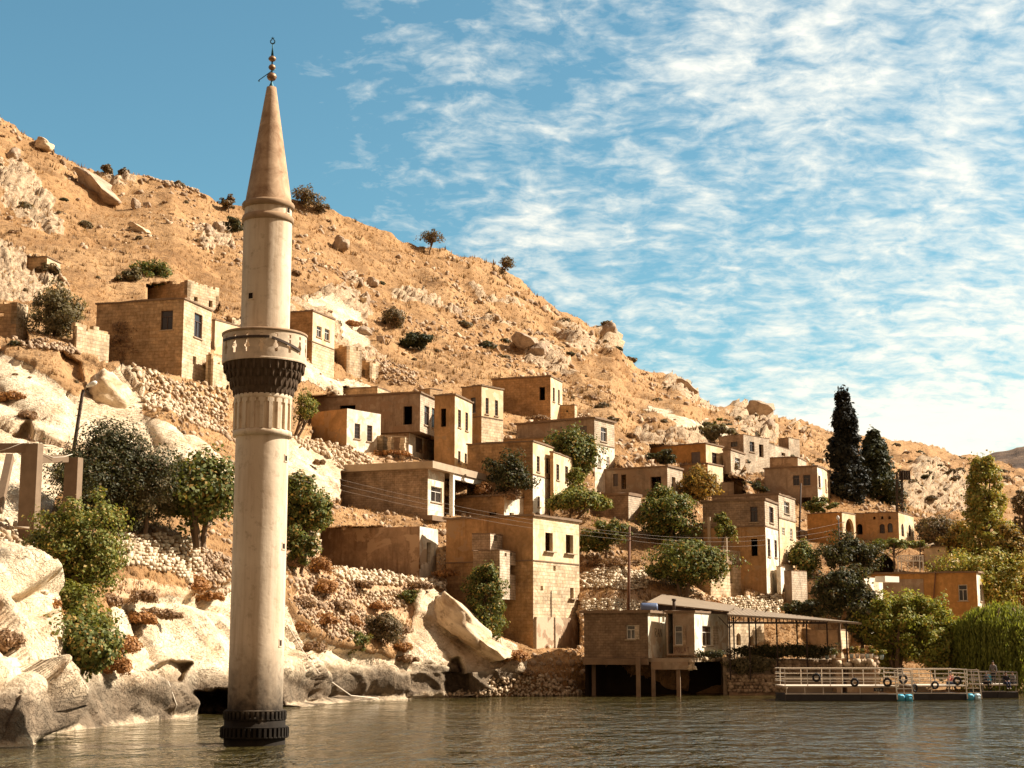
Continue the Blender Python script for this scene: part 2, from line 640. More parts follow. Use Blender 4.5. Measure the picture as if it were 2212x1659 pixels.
def _lookup(px, t):
    i = np.clip(np.searchsorted(_ck, px) - 1, 0, len(_ck) - 2)
    k0, k1 = np.array(_ck)[i], np.array(_ck)[i + 1]
    w = np.clip((px - k0) / (k1 - k0), 0, 1)
    ti = np.clip(t, 0, 1) * (NT_ - 1)
    j = np.clip(ti.astype(int), 0, NT_ - 2)
    fr = ti - j
    a = _tab[i, j] * (1 - fr) + _tab[i, j + 1] * fr
    b = _tab[i + 1, j] * (1 - fr) + _tab[i + 1, j + 1] * fr
    return a * (1 - w) + b * w


def depth_np(px, py):
    px = np.asarray(px, float)
    py = np.asarray(py, float)
    s, c = np.interp(px, _sx, _sy), np.interp(px, _cx, _cy)
    ss = np.interp(px, _gx, _ssm)
    Yv = _lookup(px, (ss - py) / (ss - c))
    # the water line is exact
    bb = (CY - s) / F0
    tz = (0 - CAMH) / (SP_ + bb * CP_)
    ysh = tz * (CP_ - bb * SP_)
    y0 = _lookup(px, (ss - s) / (ss - c))
    t = np.clip((s - py) / (s - c), 0, 1)
    return Yv + (ysh - y0) * np.clip(1 - t / 0.12, 0, 1)


def ground(px, py):
    """point of the hillside seen at a pixel of the photograph"""
    return P(px, py, float(depth_np([px], [py])[0]))


def P_np(px, py, Yv):
    a = (px - CX) / F0
    b = (CY - py) / F0
    t = Yv / (CP_ - b * SP_)
    return np.stack([a * t, Yv, CAMH + t * (SP_ + b * CP_)], -1)


def inpoly(px, py, poly):
    poly = np.array(poly, float)
    ins = np.zeros(px.shape, bool)
    j = len(poly) - 1
    for i in range(len(poly)):
        xi, yi = poly[i]
        xj, yj = poly[j]
        cond = ((yi > py) != (yj > py)) & (px < (xj - xi) * (py - yi) / ((yj - yi) if yj != yi else 1e-9) + xi)
        ins ^= cond
        j = i
    return ins


ROCK = [
    [(-700, 700), (0, 765), (60, 790), (150, 850), (230, 870), (300, 900), (380, 955), (515, 985), (520, 1080), (440, 1065), (330, 1040), (230, 1040), (140, 1060),
     (90, 1130), (0, 1180), (-700, 1180)],
    [(600, 895), (640, 930), (700, 960), (770, 1010), (740, 1070), (690, 1085), (640, 1065), (600, 1060)],
    [(-700, 1180), (0, 1205), (60, 1230), (110, 1330), (150, 1420), (200, 1400), (230, 1330), (300, 1300), (420, 1290), (520, 1250), (620, 1320), (660, 1350), (740, 1400), (850, 1430),
     (880, 1370), (895, 1280), (930, 1262), (970, 1280), (1050, 1350), (1120, 1400), (1135, 1450), (1110, 1485), (1000, 1505), (610, 1545), (400, 1560), (-700, 1720)],
    [(655, 650), (700, 640), (775, 680), (810, 765), (760, 745), (720, 705)],
    [(630, 785), (700, 790), (835, 855), (790, 850), (700, 838), (640, 825)],
    [(1380, 876), (1450, 890), (1610, 935), (1580, 950), (1450, 918)],
    [(160, 870), (205, 820), (262, 800), (310, 840), (320, 910), (275, 930), (215, 915)],
]
OUTC = [[(-300, 540), (0, 535), (60, 560), (140, 620), (60, 650), (-300, 640)], [(-10, 350), (60, 360), (115, 430), (140, 500), (100, 500), (20, 440)], [(1300, 690), (1345, 700), (1352, 760), (1300, 742)], [(1430, 810), (1500, 832), (1505, 868), (1440, 838)], [(1100, 715), (1170, 735), (1250, 790), (1160, 785)], [(1580, 878), (1660, 890), (1690, 950), (1600, 940)],
        [(1960, 1005), (2010, 1000), (2110, 1060), (2085, 1110), (2020, 1100)], [(1930, 1030), (1990, 1050), (2030, 1110), (1980, 1100)], [(1200, 700), (1260, 715), (1320, 760), (1240, 750)], [(640, 640), (740, 615), (800, 660), (790, 700)], [(420, 480), (500, 470), (500, 540), (430, 540)]]
DIRT = [[(620, 1180), (700, 1150), (800, 1180), (900, 1240), (900, 1290), (850, 1400), (740, 1380), (640, 1330)],
        [(1240, 1270), (1420, 1280), (1700, 1270), (1700, 1300), (1560, 1310), (1400, 1320), (1240, 1330)],
        [(640, 920), (780, 960), (900, 1000), (760, 1000)], [(240, 1260), (420, 1280), (420, 1300), (240, 1310)]]

gx = np.concatenate([np.linspace(-420, -40, 50, endpoint=False), np.linspace(-40, 1150, 380, endpoint=False), np.linspace(1150, 2560, 270)])
NX, NY = len(gx), 440
gt = np.linspace(0, 1, NY) ** 1.0
GX, GT = np.meshgrid(gx, gt)
SY = np.interp(GX, _sx, _sy)
CYY = np.interp(GX, _cx, _cy)
GPY = SY + (CYY - SY) * GT
GYD = depth_np(GX.ravel(), GPY.ravel()).reshape(GX.shape)
V = P_np(GX, GPY, GYD)
base_pts = V.reshape(-1, 3)
# masks
wob = fbm(base_pts * 0.35, 4, 5).reshape(GX.shape) * 26
wob2 = fbm(base_pts * 0.35 + 40, 4, 9).reshape(GX.shape) * 20
rock = np.zeros(GX.shape)
for poly in ROCK:
    rock = np.maximum(rock, inpoly(GX + wob, GPY + wob2, poly).astype(float))
dirt = np.zeros(GX.shape)
for poly in DIRT:
    dirt = np.maximum(dirt, inpoly(GX + wob, GPY + wob2, poly).astype(float))


def blur(a, k=1):
    for _ in range(k):
        p_ = np.pad(a, 1, mode='edge')
        a = (p_[:-2, 1:-1] + p_[2:, 1:-1] + p_[1:-1, :-2] + p_[1:-1, 2:] + 2 * p_[1:-1, 1:-1]) / 6
    return a


rock = blur(rock, 2)
dirt = blur(dirt, 3)
# normals of the smooth hill
du = np.gradient(V, axis=1)
dv = np.gradient(V, axis=0)
N = np.cross(du, dv)
N /= np.linalg.norm(N, axis=-1, keepdims=True) + 1e-9
N = np.where(N[..., 2:3] < 0, -N, N)
# relief: bedding that dips to the right on bare rock, lumps and small terraces elsewhere
X_, Y_, Z_ = base_pts.T
s_ = X_ * 0.60 + Z_ * 0.80
l_ = X_ * 0.80 - Z_ * 0.60


def facets(q, seed, k=0.8):
    """broken planar faces: every cell of a random split has its own height and tilt"""
    q = np.asarray(q, float)
    i0 = np.floor(q).astype(np.int64)
    best = np.full(len(q), 1e9)
    second = np.full(len(q), 1e9)
    val = np.zeros(len(q))
    for dx in (-1, 0, 1):
        for dy in (-1, 0, 1):
            for dz in (-1, 0, 1):
                c = i0 + np.array([dx, dy, dz])
                h = [_hash(c[:, 0], c[:, 1], c[:, 2], seed + m) for m in range(7)]
                fp = c + np.stack(h[:3], -1)
                d = q - fp
                d2 = (d * d).sum(1)
                v = (h[3] - 0.5) + k * (d[:, 0] * (h[4] - 0.5) + d[:, 1] * (h[5] - 0.5) + d[:, 2] * (h[6] - 0.5)) * 2
                m = d2 < best
                second = np.where(m, best, np.minimum(second, d2))
                val = np.where(m, v, val)
                best = np.where(m, d2, best)
    edge = np.sqrt(second) - np.sqrt(best)
    return val, edge


wq = fbm(base_pts * 0.25, 3, 77)[:, None] * 1.2
b3 = np.stack([s_, l_, Y_ * 1.0], -1) + wq
f1_, e1_ = facets(b3 * np.array([0.15, 0.055, 0.09]), 3, 0.75)
f2_, e2_ = facets(b3 * np.array([0.50, 0.20, 0.30]) + 9, 13, 0.8)
f3_, e3_ = facets(b3 * np.array([2.0, 1.0, 1.2]) + 5, 23, 1.0)
crack = np.clip(1 - e1_ / 0.06, 0, 1) * 0.7 + np.clip(1 - e2_ / 0.09, 0, 1) * 0.25
lump = fbm(base_pts * 0.22, 5, 41)
small = fbm(base_pts * 0.9, 3, 51)
coarse = fbm(base_pts * 0.045, 3, 61)
gully = np.abs(fbm(np.stack([X_ * 0.035 + Z_ * 0.02, Y_ * 0.012, Z_ * 0.01], -1), 4, 63))
# grey outcrops breaking through the grass
out = fbm(np.stack([X_ * 0.05, Y_ * 0.05, Z_ * 0.11], -1), 4, 81) + 0.35 * fbm(base_pts * 0.3, 3, 83)
out = np.clip((out - 0.34) * 6, 0, 1) * np.where(Z_ > 22, 1, 0) * np.clip(GT.ravel() / 0.3, 0, 1)
rk = rock.ravel()
for poly in OUTC:
    out = np.maximum(out, blur(inpoly(GX + wob, GPY + wob2, poly).astype(float), 2).ravel())
outcrop = (out * (1 - rk)).reshape(GX.shape)
far = np.clip(Y_ / 150.0, 0.6, 3.0)
gr = np.clip((1 - rk), 0, 1)
lowr = np.clip((GPY.ravel() - 1150) / 120, 0.42, 1.0)
rk = rk * 1.0
disp = rk * lowr * (f1_ * 1.45 + f2_ * 0.40 + f3_ * 0.05 - crack * 0.45 + lump * 0.75 + small * 0.10)
disp += gr * (lump * 0.62 * far + small * 0.17 + coarse * 1.6 - np.clip(0.10 - gully, 0, 1) * 9)
disp += outcrop.ravel() * (0.35 + f1_ * 0.75 + f2_ * 0.55 + f3_ * 0.30) * far
terr = fbm(np.stack([X_ * 0.05, Y_ * 0.05, Z_ * 0.55], -1), 3, 71)
disp += gr * np.where(Z_ > 16, 1, 0.3) * np.clip(terr, -.2, .5) * 0.8 * far
hold = np.clip(GT.ravel() / 0.006, 0, 1) * np.clip(Z_ / 0.5, 0.3, 1)
disp *= hold
V = (base_pts + N.reshape(-1, 3) * disp[:, None]).reshape(V.shape)
# hollows and humps of the limestone
cpos = np.array([0, 0, CAMH])
HOLLOWS = [([(426, 1492), (470, 1486), (500, 1498), (506, 1560), (424, 1560)], 7.0, 2), ([(964, 1440), (978, 1414), (992, 1412), (1006, 1440), (1008, 1495), (958, 1498)], 2.6, 3),
           ([(0, 1318), (60, 1300), (100, 1330), (60, 1352), (0, 1352)], 3.0, 3), ([(610, 1490), (632, 1480), (648, 1520), (646, 1545), (610, 1545)], 2.5, 2),
           ([(330, 1440), (380, 1420), (420, 1432), (400, 1470), (340, 1470)], 1.8, 2), ([(128, 780), (170, 795), (178, 830), (140, 815)], 2.0, 2),
           ([(30, 930), (62, 920), (75, 960), (40, 985)], 2.2, 2)]
hol = np.zeros(GX.shape)
for poly, dy_, bl in HOLLOWS:
    mk = blur(inpoly(GX + wob * .25, GPY + wob2 * .25, poly).astype(float), bl)
    hol = np.maximum(hol, mk * dy_)
HUMPS = [(240, 800, 90, 22, 30, 2.0), (35, 1545, 60, 80, 10, 2.6), (120, 1520, 60, 60, 40, 1.8), (350, 1500, 95, 30, 25, 2.2),
         (30, 1260, 90, 42, 35, 2.6), (560, 1400, 60, 90, 40, 1.4), (720, 1450, 110, 40, 20, 1.6), (860, 1470, 90, 30, 12, 1.5), (450, 1370, 90, 50, 40, 1.6), (60, 860, 120, 36, 34, 2.0), (400, 960, 110, 40, 40, 1.8)]
hum = np.zeros(GX.shape)
for hx, hy, ra, rb_, an, am in HUMPS:
    ca_, sa_ = math.cos(R(an)), math.sin(R(an))
    dx_, dy_ = GX - hx + wob * .3, GPY - hy + wob2 * .3
    e_ = ((dx_ * ca_ + dy_ * sa_) / ra) ** 2 + ((-dx_ * sa_ + dy_ * ca_) / rb_) ** 2
    hum = np.maximum(hum, 0.45 * am * np.clip(1 - e_, 0, 1) ** 0.55)
hum = blur(hum, 1)
V = V + N * (hum * np.clip(GT / 0.02, 0, 1))[..., None]
ray = (V - cpos)
ray /= ray[..., 1:2]
V = V + ray * hol[..., None] * np.array([1, 1, 1.0])
V[..., 2] = np.where((hol > 0.3) & (GPY > SY - 60), np.minimum(V[..., 2], 2.0 + 0 * V[..., 2]), V[..., 2])
GRID_V, GRID_ROCK, GRID_DIRT = V.copy(), rock.copy(), dirt.copy()
m_hill, n = material("hillside")
p = pos(n)
at = n.add('ShaderNodeAttribute', attribute_name='cover')
sep = n.add('ShaderNodeSeparateColor')
n.link(at.outputs['Color'], sep.inputs[0])
krock, kdirt, kout = sep.outputs[0], sep.outputs[1], sep.outputs[2]
psep = n.add('ShaderNodeSeparateXYZ')
n.link(p, psep.inputs[0])
big = n.noise(p, 0.045, 4, 0.6, 0.4)
med = n.noise(p, 0.32, 5, 0.65, 0.6)
fin = n.noise(p, 1.6, 5, 0.7, 0.3)
vfin = n.noise(p, 5.0, 4, 0.7)
grass = n.mix(n.ramp(med, [(0.30, 0.0), (0.68, 1.0)]), (0.255, 0.135, 0.058), (0.425, 0.243, 0.108))
grass = n.mix(n.math('MULTIPLY', n.ramp(big, [(0.40, 0.0), (0.60, 1.0)]), 0.75), grass, (0.465, 0.282, 0.138))
grass = n.mix(n.math('MULTIPLY', n.ramp(n.noise(p, 0.11, 5, 0.65, 0.5), [(0.52, 0.0), (0.66, 1.0)]), 0.75), grass, (0.185, 0.095, 0.040))
grass = n.mix(n.math('MULTIPLY', n.ramp(fin, [(0.38, 1.0), (0.49, 0.0)]), 0.62), grass, (0.13, 0.072, 0.034))
grass = n.mix(n.math('MULTIPLY', n.ramp(vfin, [(0.58, 0.0), (0.72, 1.0)]), 0.5), grass, (0.56, 0.37, 0.175))
outc = n.mix(n.ramp(fin, [(0.32, 0.0), (0.66, 1.0)]), (0.24, 0.155, 0.09), (0.60, 0.445, 0.285))
outc = n.mix(n.math('MULTIPLY', n.ramp(vfin, [(0.32, 1.0), (0.46, 0.0)]), 0.6), outc, (0.13, 0.08, 0.048))
ko = n.ramp(n.math('ADD', kout, n.math('MULTIPLY', n.math('SUBTRACT', fin, 0.5), 0.9)), [(0.40, 0.0), (0.55, 1.0)])
grass = n.mix(ko, grass, outc)
# pale limestone
bedv = n.mapping(p, (1, 1, 1), rot=(0, R(37), 0))
bedn = n.noise(n.mapping(bedv, (0.20, 0.30, 0.75)), 1.0, 6, 0.66, 0.4)
vc = n.add('ShaderNodeTexVoronoi', feature='DISTANCE_TO_EDGE')
wv_ = n.add('ShaderNodeVectorMath', operation='ADD')
nw_ = n.add('ShaderNodeTexNoise')
n.link(p, nw_.inputs['Vector']); nw_.inputs['Scale'].default_value = 0.7; nw_.inputs['Detail'].default_value = 4
sw_ = n.add('ShaderNodeVectorMath', operation='SCALE')
n.link(nw_.outputs['Color'], sw_.inputs[0]); sw_.inputs['Scale'].default_value = 1.6
n.link(n.mapping(bedv, (0.22, 0.4, 0.62)), wv_.inputs[0]); n.link(sw_.outputs[0], wv_.inputs[1])
n.link(wv_.outputs[0], vc.inputs['Vector'])
crk = n.ramp(vc.outputs['Distance'], [(0.0, 0.0), (0.035, 1.0)])
crk = n.math('MAXIMUM', crk, n.ramp(n.noise(p, 0.35, 4, 0.6), [(0.44, 0.0), (0.58, 1.0)]))
rockc = n.mix(n.ramp(bedn, [(0.32, 0.0), (0.60, 1.0)]), (0.54, 0.385, 0.235), (0.80, 0.645, 0.445))
rockc = n.mix(n.math('MULTIPLY', n.ramp(n.noise(p, 0.55, 6, 0.7, 0.5), [(0.54, 0.0), (0.64, 1.0)]), 0.62), rockc, (0.47, 0.30, 0.165))
rockc = n.mix(n.math('MULTIPLY', n.math('SUBTRACT', 1.0, crk), 0.8), rockc, (0.16, 0.095, 0.05))
rockc = n.mix(n.math('MULTIPLY', n.ramp(vfin, [(0.33, 1.0), (0.45, 0.0)]), 0.4), rockc, (0.33, 0.21, 0.12))
rockc = n.mix(n.math('MULTIPLY', n.ramp(fin, [(0.30, 1.0), (0.40, 0.0)]), 0.6), rockc, (0.24, 0.15, 0.08))
# band the lake leaves on the rock when it stands higher
zl = n.math('ADD', psep.outputs[2], n.math('MULTIPLY', n.math('SUBTRACT', n.noise(p, 0.28, 5, 0.65, 0.4), 0.5), 2.6))
band = n.math('MULTIPLY', n.ramp(n.math('DIVIDE', zl, 5.0), [(0.0, 0.35), (0.05, 1.0), (0.34, 0.95), (0.56, 0.0)]), 0.92)
streakn = n.noise(n.mapping(p, (0.9, 0.9, 0.14)), 1.0, 5, 0.7, 0.3)
bandc = n.mix(n.ramp(streakn, [(0.32, 0.0), (0.68, 1.0)]), (0.042, 0.029, 0.019), (0.19, 0.135, 0.088))
rockc = n.mix(band, rockc, bandc)
dirtc = n.mix(n.ramp(fin, [(0.3, 0.0), (0.7, 1.0)]), (0.40, 0.23, 0.115), (0.62, 0.43, 0.26))
dirtc = n.mix(n.math('MULTIPLY', n.ramp(vfin, [(0.56, 0.0), (0.68, 1.0)]), 0.7), dirtc, (0.66, 0.50, 0.34))
km = n.math('ADD', krock, n.math('MULTIPLY', n.math('SUBTRACT', fin, 0.5), 1.1))
km = n.ramp(km, [(0.42, 0.0), (0.56, 1.0)])
kd = n.ramp(n.math('ADD', kdirt, n.math('MULTIPLY', n.math('SUBTRACT', med, 0.5), 1.0)), [(0.4, 0.0), (0.6, 1.0)])
c = n.mix(kd, grass, dirtc)
c = n.mix(km, c, rockc)
hgt = n.math('ADD', n.math('MULTIPLY', fin, 0.9), n.math('MULTIPLY', vfin, 0.4))
hgt = n.math('ADD', hgt, n.math('MULTIPLY', km, n.math('ADD', n.math('MULTIPLY', crk, 0.5), n.math('MULTIPLY', bedn, 0.8))))
n.principled(c, 0.95, n.bump(hgt, 0.95, 0.30), 0.1)

def surf(px, py):
    """displaced surface point at a pixel"""
    i = float(np.interp(px, gx, np.arange(NX)))
    s, c0 = np.interp(px, _sx, _sy), np.interp(px, _cx, _cy)
    j = np.clip((s - py) / (s - c0), 0, 1) * (NY - 1)
    i = min(max(i, 0), NX - 1.001)
    j = min(max(j, 0), NY - 1.001)
    a, b = int(j), int(i)
    fa, fb = j - a, i - b
    q = GRID_V[a, b] * (1 - fa) * (1 - fb) + GRID_V[a + 1, b] * fa * (1 - fb) + GRID_V[a, b + 1] * (1 - fa) * fb + GRID_V[a + 1, b + 1] * fa * fb
    return Vector(q)


def surf_np(px, py):
    i = np.clip(np.interp(px, gx, np.arange(NX)), 0, NX - 1.001)
    s, c0 = np.interp(px, _sx, _sy), np.interp(px, _cx, _cy)
    j = np.clip((s - py) / (s - c0), 0, 1) * (NY - 1)
    j = np.clip(j, 0, NY - 1.001)
    a, b = j.astype(int), i.astype(int)
    fa, fb = (j - a)[:, None], (i - b)[:, None]
    q = GRID_V[a, b] * (1 - fa) * (1 - fb) + GRID_V[a + 1, b] * fa * (1 - fb) + GRID_V[a, b + 1] * (1 - fa) * fb + GRID_V[a + 1, b + 1] * fa * fb
    return q, GRID_ROCK[a, b]


# far ridge closing the valley on the right
fr = [(1900, 1010), (2080, 1000), (2131, 984), (2148, 977), (2189, 970), (2195, 966), (2212, 964), (2300, 945), (2500, 920), (2900, 880)]
rx_, ry_ = np.array(fr, float).T
px_ = np.linspace(1900, 2900, 160)
rows = []
for k in range(26):
    w = k / 25
    pyv = np.interp(px_, rx_, ry_)
    pyv = 1080 + (pyv - 1080) * w
    Yv = 760 + 260 * w + 0 * px_
    q = P_np(px_, pyv, Yv)
    q += (fbm(q * 0.02, 5, 3)[:, None] * np.array([0, 16, 5.0]) + fbm(q * 0.09, 4, 8)[:, None] * np.array([0, 4, 2.0]))
    rows.append(q)
rows.append(rows[-1] + np.array([0, 200, -40.0]))
rr = np.array(rows)
ii = np.arange(rr.shape[0] * rr.shape[1]).reshape(rr.shape[:2])
ff = np.stack([ii[:-1, :-1], ii[:-1, 1:], ii[1:, 1:], ii[1:, :-1]], -1).reshape(-1, 4)
m_ridge, n = material("far_ridge")
p = pos(n)
c = n.mix(n.ramp(n.noise(p, 0.03, 6, 0.7), [(0.35, 0.0), (0.62, 1.0)]), (0.07, 0.048, 0.036), (0.21, 0.135, 0.085))
n.principled(c, 0.95, n.bump(n.noise(p, 0.12, 5, 0.7), 0.8, 3.0), 0.1)
ridge_o = link("far_ridge", np_mesh("far_ridge", rr.reshape(-1, 3), ff, True), m_ridge)
tag(ridge_o, "dark scrubby ridge far behind the right end of the hill", "hill", None, "structure")

# ------------------------------------------------------------------ lake
m_water, n = material("lake_water")
p = pos(n)
w1 = n.noise(n.mapping(p, (0.62, 0.26, 1), rot=(0, 0, R(8))), 1.0, 4, 0.55, 0.3)
w2 = n.noise(n.mapping(p, (1.6, 0.75, 1), rot=(0, 0, R(-10)), loc=(5, 9, 0)), 1.0, 3, 0.6, 0.5)
w3 = n.noise(n.mapping(p, (0.10, 0.16, 1)), 1.0, 3, 0.5)
hh = n.math('ADD', n.math('MULTIPLY', w1, 1.0), n.math('MULTIPLY', w2, 0.42))
hh = n.math('MULTIPLY', hh, n.ramp(w3, [(0.3, 0.65), (0.7, 1.15)]))
bmp = n.bump(hh, 1.0, 0.80)
murk = n.mix(n.noise(p, 0.06, 3, 0.5), (0.040, 0.032, 0.010), (0.066, 0.049, 0.016))
b = n.principled(murk, 0.06, bmp, 0.5)
b.inputs['IOR'].default_value = 1.33
mw = MB()
xs = [-1500, -300, 300, 1500]
ys = [-300, 0, 180, 1500]
for i in range(3):
    for j in range(3):
        mw.face([(xs[i], ys[j], 0), (xs[i + 1], ys[j], 0), (xs[i + 1], ys[j + 1], 0), (xs[i], ys[j + 1], 0)])
lake = mw.build("lake_water", m_water)
tag(lake, "olive brown lake water with small ripples", "lake", None, "structure")


def build_hill():
    V = GRID_V
    # rows under the water in front and falling away behind the crest
    f1 = V[0].copy(); f1[:, 1] -= 1.5; f1[:, 2] = -0.7
    f2 = f1.copy(); f2[:, 1] -= 10; f2[:, 2] = -5
    b1 = V[-1].copy(); b1[:, 1] += 14; b1[:, 0] *= (b1[:, 1] / (b1[:, 1] - 14)); b1[:, 2] -= 2
    b2 = b1.copy(); b2[:, 1] += 120; b2[:, 0] *= (b2[:, 1] / (b2[:, 1] - 120)); b2[:, 2] -= 35
    VV = np.concatenate([f2[None], f1[None], V, b1[None], b2[None]])
    RK = np.concatenate([rock[:1], rock[:1], rock, rock[-1:], rock[-1:]])
    DK = np.concatenate([dirt[:1], dirt[:1], dirt, dirt[-1:], dirt[-1:]])
    OC = np.concatenate([outcrop[:1], outcrop[:1], outcrop, outcrop[-1:], outcrop[-1:]])
    ny, nx = VV.shape[:2]
    idx = np.arange(ny * nx).reshape(ny, nx)
    faces = np.stack([idx[:-1, :-1], idx[:-1, 1:], idx[1:, 1:], idx[1:, :-1]], -1).reshape(-1, 4)

    me = np_mesh("hillside", VV.reshape(-1, 3), faces, smooth=True)
    ca = me.color_attributes.new("cover", 'FLOAT_COLOR', 'POINT')
    cc = np.ones((ny * nx, 4), np.float32)
    cc[:, 0] = RK.ravel(); cc[:, 1] = DK.ravel(); cc[:, 2] = OC.ravel()
    ca.data.foreach_set("color", cc.ravel())
    hill = link("hillside", me, m_hill)
    tag(hill, "steep hillside of dry straw grass and pale limestone above the lake", "hill", None, "structure")
    return hill

# ------------------------------------------------------------------ the drowned minaret
m_minaret, n = material("minaret_plaster")
p = pos(n)
big = n.noise(p, 0.30, 5, 0.6, 0.5)
fin = n.noise(p, 2.4, 6, 0.68, 0.3)
ver = n.noise(n.mapping(p, (2.2, 2.2, 0.16)), 1.0, 5, 0.65, 0.2)
c = n.mix(n.ramp(big, [(0.3, 0.0), (0.7, 1.0)]), (0.62, 0.475, 0.325), (0.76, 0.615, 0.445))
c = n.mix(n.math('MULTIPLY', n.ramp(ver, [(0.47, 0.0), (0.66, 1.0)]), 0.55), c, (0.40, 0.265, 0.155))
c = n.mix(n.math('MULTIPLY', n.ramp(fin, [(0.32, 1.0), (0.45, 0.0)]), 0.5), c, (0.33, 0.225, 0.135))
psx = n.add('ShaderNodeSeparateXYZ')
n.link(p, psx.inputs[0])
zl = n.math('ADD', psx.outputs[2], n.math('MULTIPLY', n.math('SUBTRACT', n.noise(p, 1.1, 6, 0.7, 0.4), 0.5), 2.2))
lowm = n.ramp(n.math('DIVIDE', zl, 5.0), [(0.40, 1.0), (0.58, 0.62), (0.86, 0.0)])
c = n.mix(n.math('MULTIPLY', lowm, 0.88), c, n.mix(n.ramp(fin, [(0.35, 0.0), (0.62, 1.0)]), (0.022, 0.015, 0.010), (0.155, 0.112, 0.072)))
wet = n.ramp(n.math('DIVIDE', zl, 4.0), [(0.28, 1.0), (0.50, 0.0)])
c = n.mix(n.math('MULTIPLY', wet, 0.93), c, (0.007, 0.005, 0.0035))
n.principled(c, 0.9, n.bump(n.math('ADD', fin, big), 0.4, 0.05), 0.15)
m_cone, n = material("spire_plaster")
p = pos(n)
fin = n.noise(p, 1.3, 6, 0.7, 0.5)
ver = n.noise(n.mapping(p, (2.0, 2.0, 0.25)), 1.0, 5, 0.65, 0.2)
c = n.mix(n.ramp(fin, [(0.34, 0.0), (0.66, 1.0)]), (0.30, 0.178, 0.10), (0.60, 0.41, 0.255))
c = n.mix(n.math('MULTIPLY', n.ramp(ver, [(0.5, 0.0), (0.68, 1.0)]), 0.5), c, (0.24, 0.14, 0.085))
n.principled(c, 0.9, n.bump(fin, 0.5, 0.05), 0.15)
m_moldstone = simple("weathered_ring_stone", (0.36, 0.235, 0.14), 0.93, 0.12, 0, 0.5, 3.0)
m_blackstone = simple("blackened_stone", (0.10, 0.066, 0.042), 0.95, 0.1, 0, 0.6, 5.0)
m_balcony = plaster("balcony_plaster", (0.68, 0.52, 0.36), (0.20, 0.12, 0.07), 0.6, None)
m_iron = simple("rusty_iron", (0.075, 0.05, 0.035), 0.75, 0.3, 0.2, 0.5, 6)
m_bronze = simple("tarnished_copper", (0.30, 0.17, 0.09), 0.5, 0.5, 0.6, 0.4, 6)
m_verdigris = simple("blue_green_patina", (0.03, 0.10, 0.12), 0.5, 0.4, 0.5, 0.3, 6)
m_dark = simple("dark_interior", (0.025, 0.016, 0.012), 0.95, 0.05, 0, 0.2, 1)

MY = 66.0                                    # depth of the minaret's axis
AX0, AX1 = (549.5, 1597.0), (586.5, 188.0)


def axp(py):
    return AX0[0] + (AX1[0] - AX0[0]) * (AX0[1] - py) / (AX0[1] - AX1[1])


mb0 = P(AX0[0], AX0[1], MY)
mb0.z = -0.0
_t = P(AX1[0], AX1[1], MY)
lean = math.atan2(_t.x - mb0.x, _t.z - mb0.z)
minaret = empty("minaret", (mb0.x, mb0.y, 0.0), "tall plastered minaret standing in the lake with a balcony and pointed spire", "minaret")
minaret.rotation_euler = (0, lean, 0)


def mz(py):
    return P(axp(py), py, MY).z


def mr(py, wpx):
    return wpx / 2 * mpp(MY, py)


def ring(pts, seg=96, caps=False):
    """lathe in the minaret's own space from (py, width px)"""
    b = MB()
    b.lathe([(mr(py, w), mz(py)) for py, w in pts], seg, (0, 0), caps)
    return b


def mpart(b, name, mat):
    return b.build(name, mat, minaret)


# foot: two toothed courses just above the water
b = ring([(1640, 132), (1554, 131), (1553, 126), (1536, 126), (1534, 118)], 96)
mpart(b, "foot", m_minaret)
for (pt, pb, wd, nt) in ((1571, 1591, 145, 40), (1536, 1553, 132, 38)):
    b = MB()
    z1, z0 = mz(pt), mz(pb)
    r = mr(pt, wd)
    b.lathe([(r * 0.93, z0 - 0.04), (r, z0 - 0.04), (r, z0 + 0.03), (r * 0.94, z0 + 0.05)], 96, (0, 0), False)
    for k in range(nt):
        a = 2 * math.pi * k / nt
        b.box((r * 0.955 * math.cos(a), r * 0.955 * math.sin(a), (z0 + z1) / 2), 0.17, 2 * math.pi * r / nt * 0.52, z1 - z0, a)
    b.lathe([(r * 0.9, z1), (r * 0.985, z1 + 0.0), (r * 0.985, z1 + 0.05), (r * 0.9, z1 + 0.07)], 96, (0, 0), False)
    mpart(b, "toothed_ring", m_minaret)
# lower shaft
pts = [(py, 118.0 - (1534 - py) * (118.0 - 113.5) / (1534 - 944)) for py in np.linspace(1534, 944, 40)]
shaft = mpart(ring(pts), "lower_shaft", m_minaret)
# fluted band with sunk panels
b = ring([(946, 113), (945, 126.5), (936, 127), (933, 124.5), (931, 117)], 96)
b.lathe([(mr(900, 117), mz(931)), (mr(870, 118), mz(866))], 96, (0, 0), False)
b.lathe([(mr(866, 118), mz(868)), (mr(866, 124), mz(867)), (mr(860, 125), mz(857)), (mr(857, 121), mz(855))], 96, (0, 0), False)
NF = 20
for k in range(NF):
    a = 2 * math.pi * (k + 0.35) / NF
    rr_ = mr(900, 121)
    b.box((rr_ * math.cos(a), rr_ * math.sin(a), (mz(932) + mz(866)) / 2), 0.10, 0.15, mz(866) - mz(932), a)
    # pointed head of each panel
    a2 = a + math.pi / NF
    for sgn in (-1, 1):
        a3 = a2 + sgn * math.pi / NF * 0.62
        b.box((mr(870, 121) * math.cos(a3), mr(870, 121) * math.sin(a3), mz(871)), 0.09, 0.13, 0.16, a3)
mpart(b, "fluted_band", m_minaret)
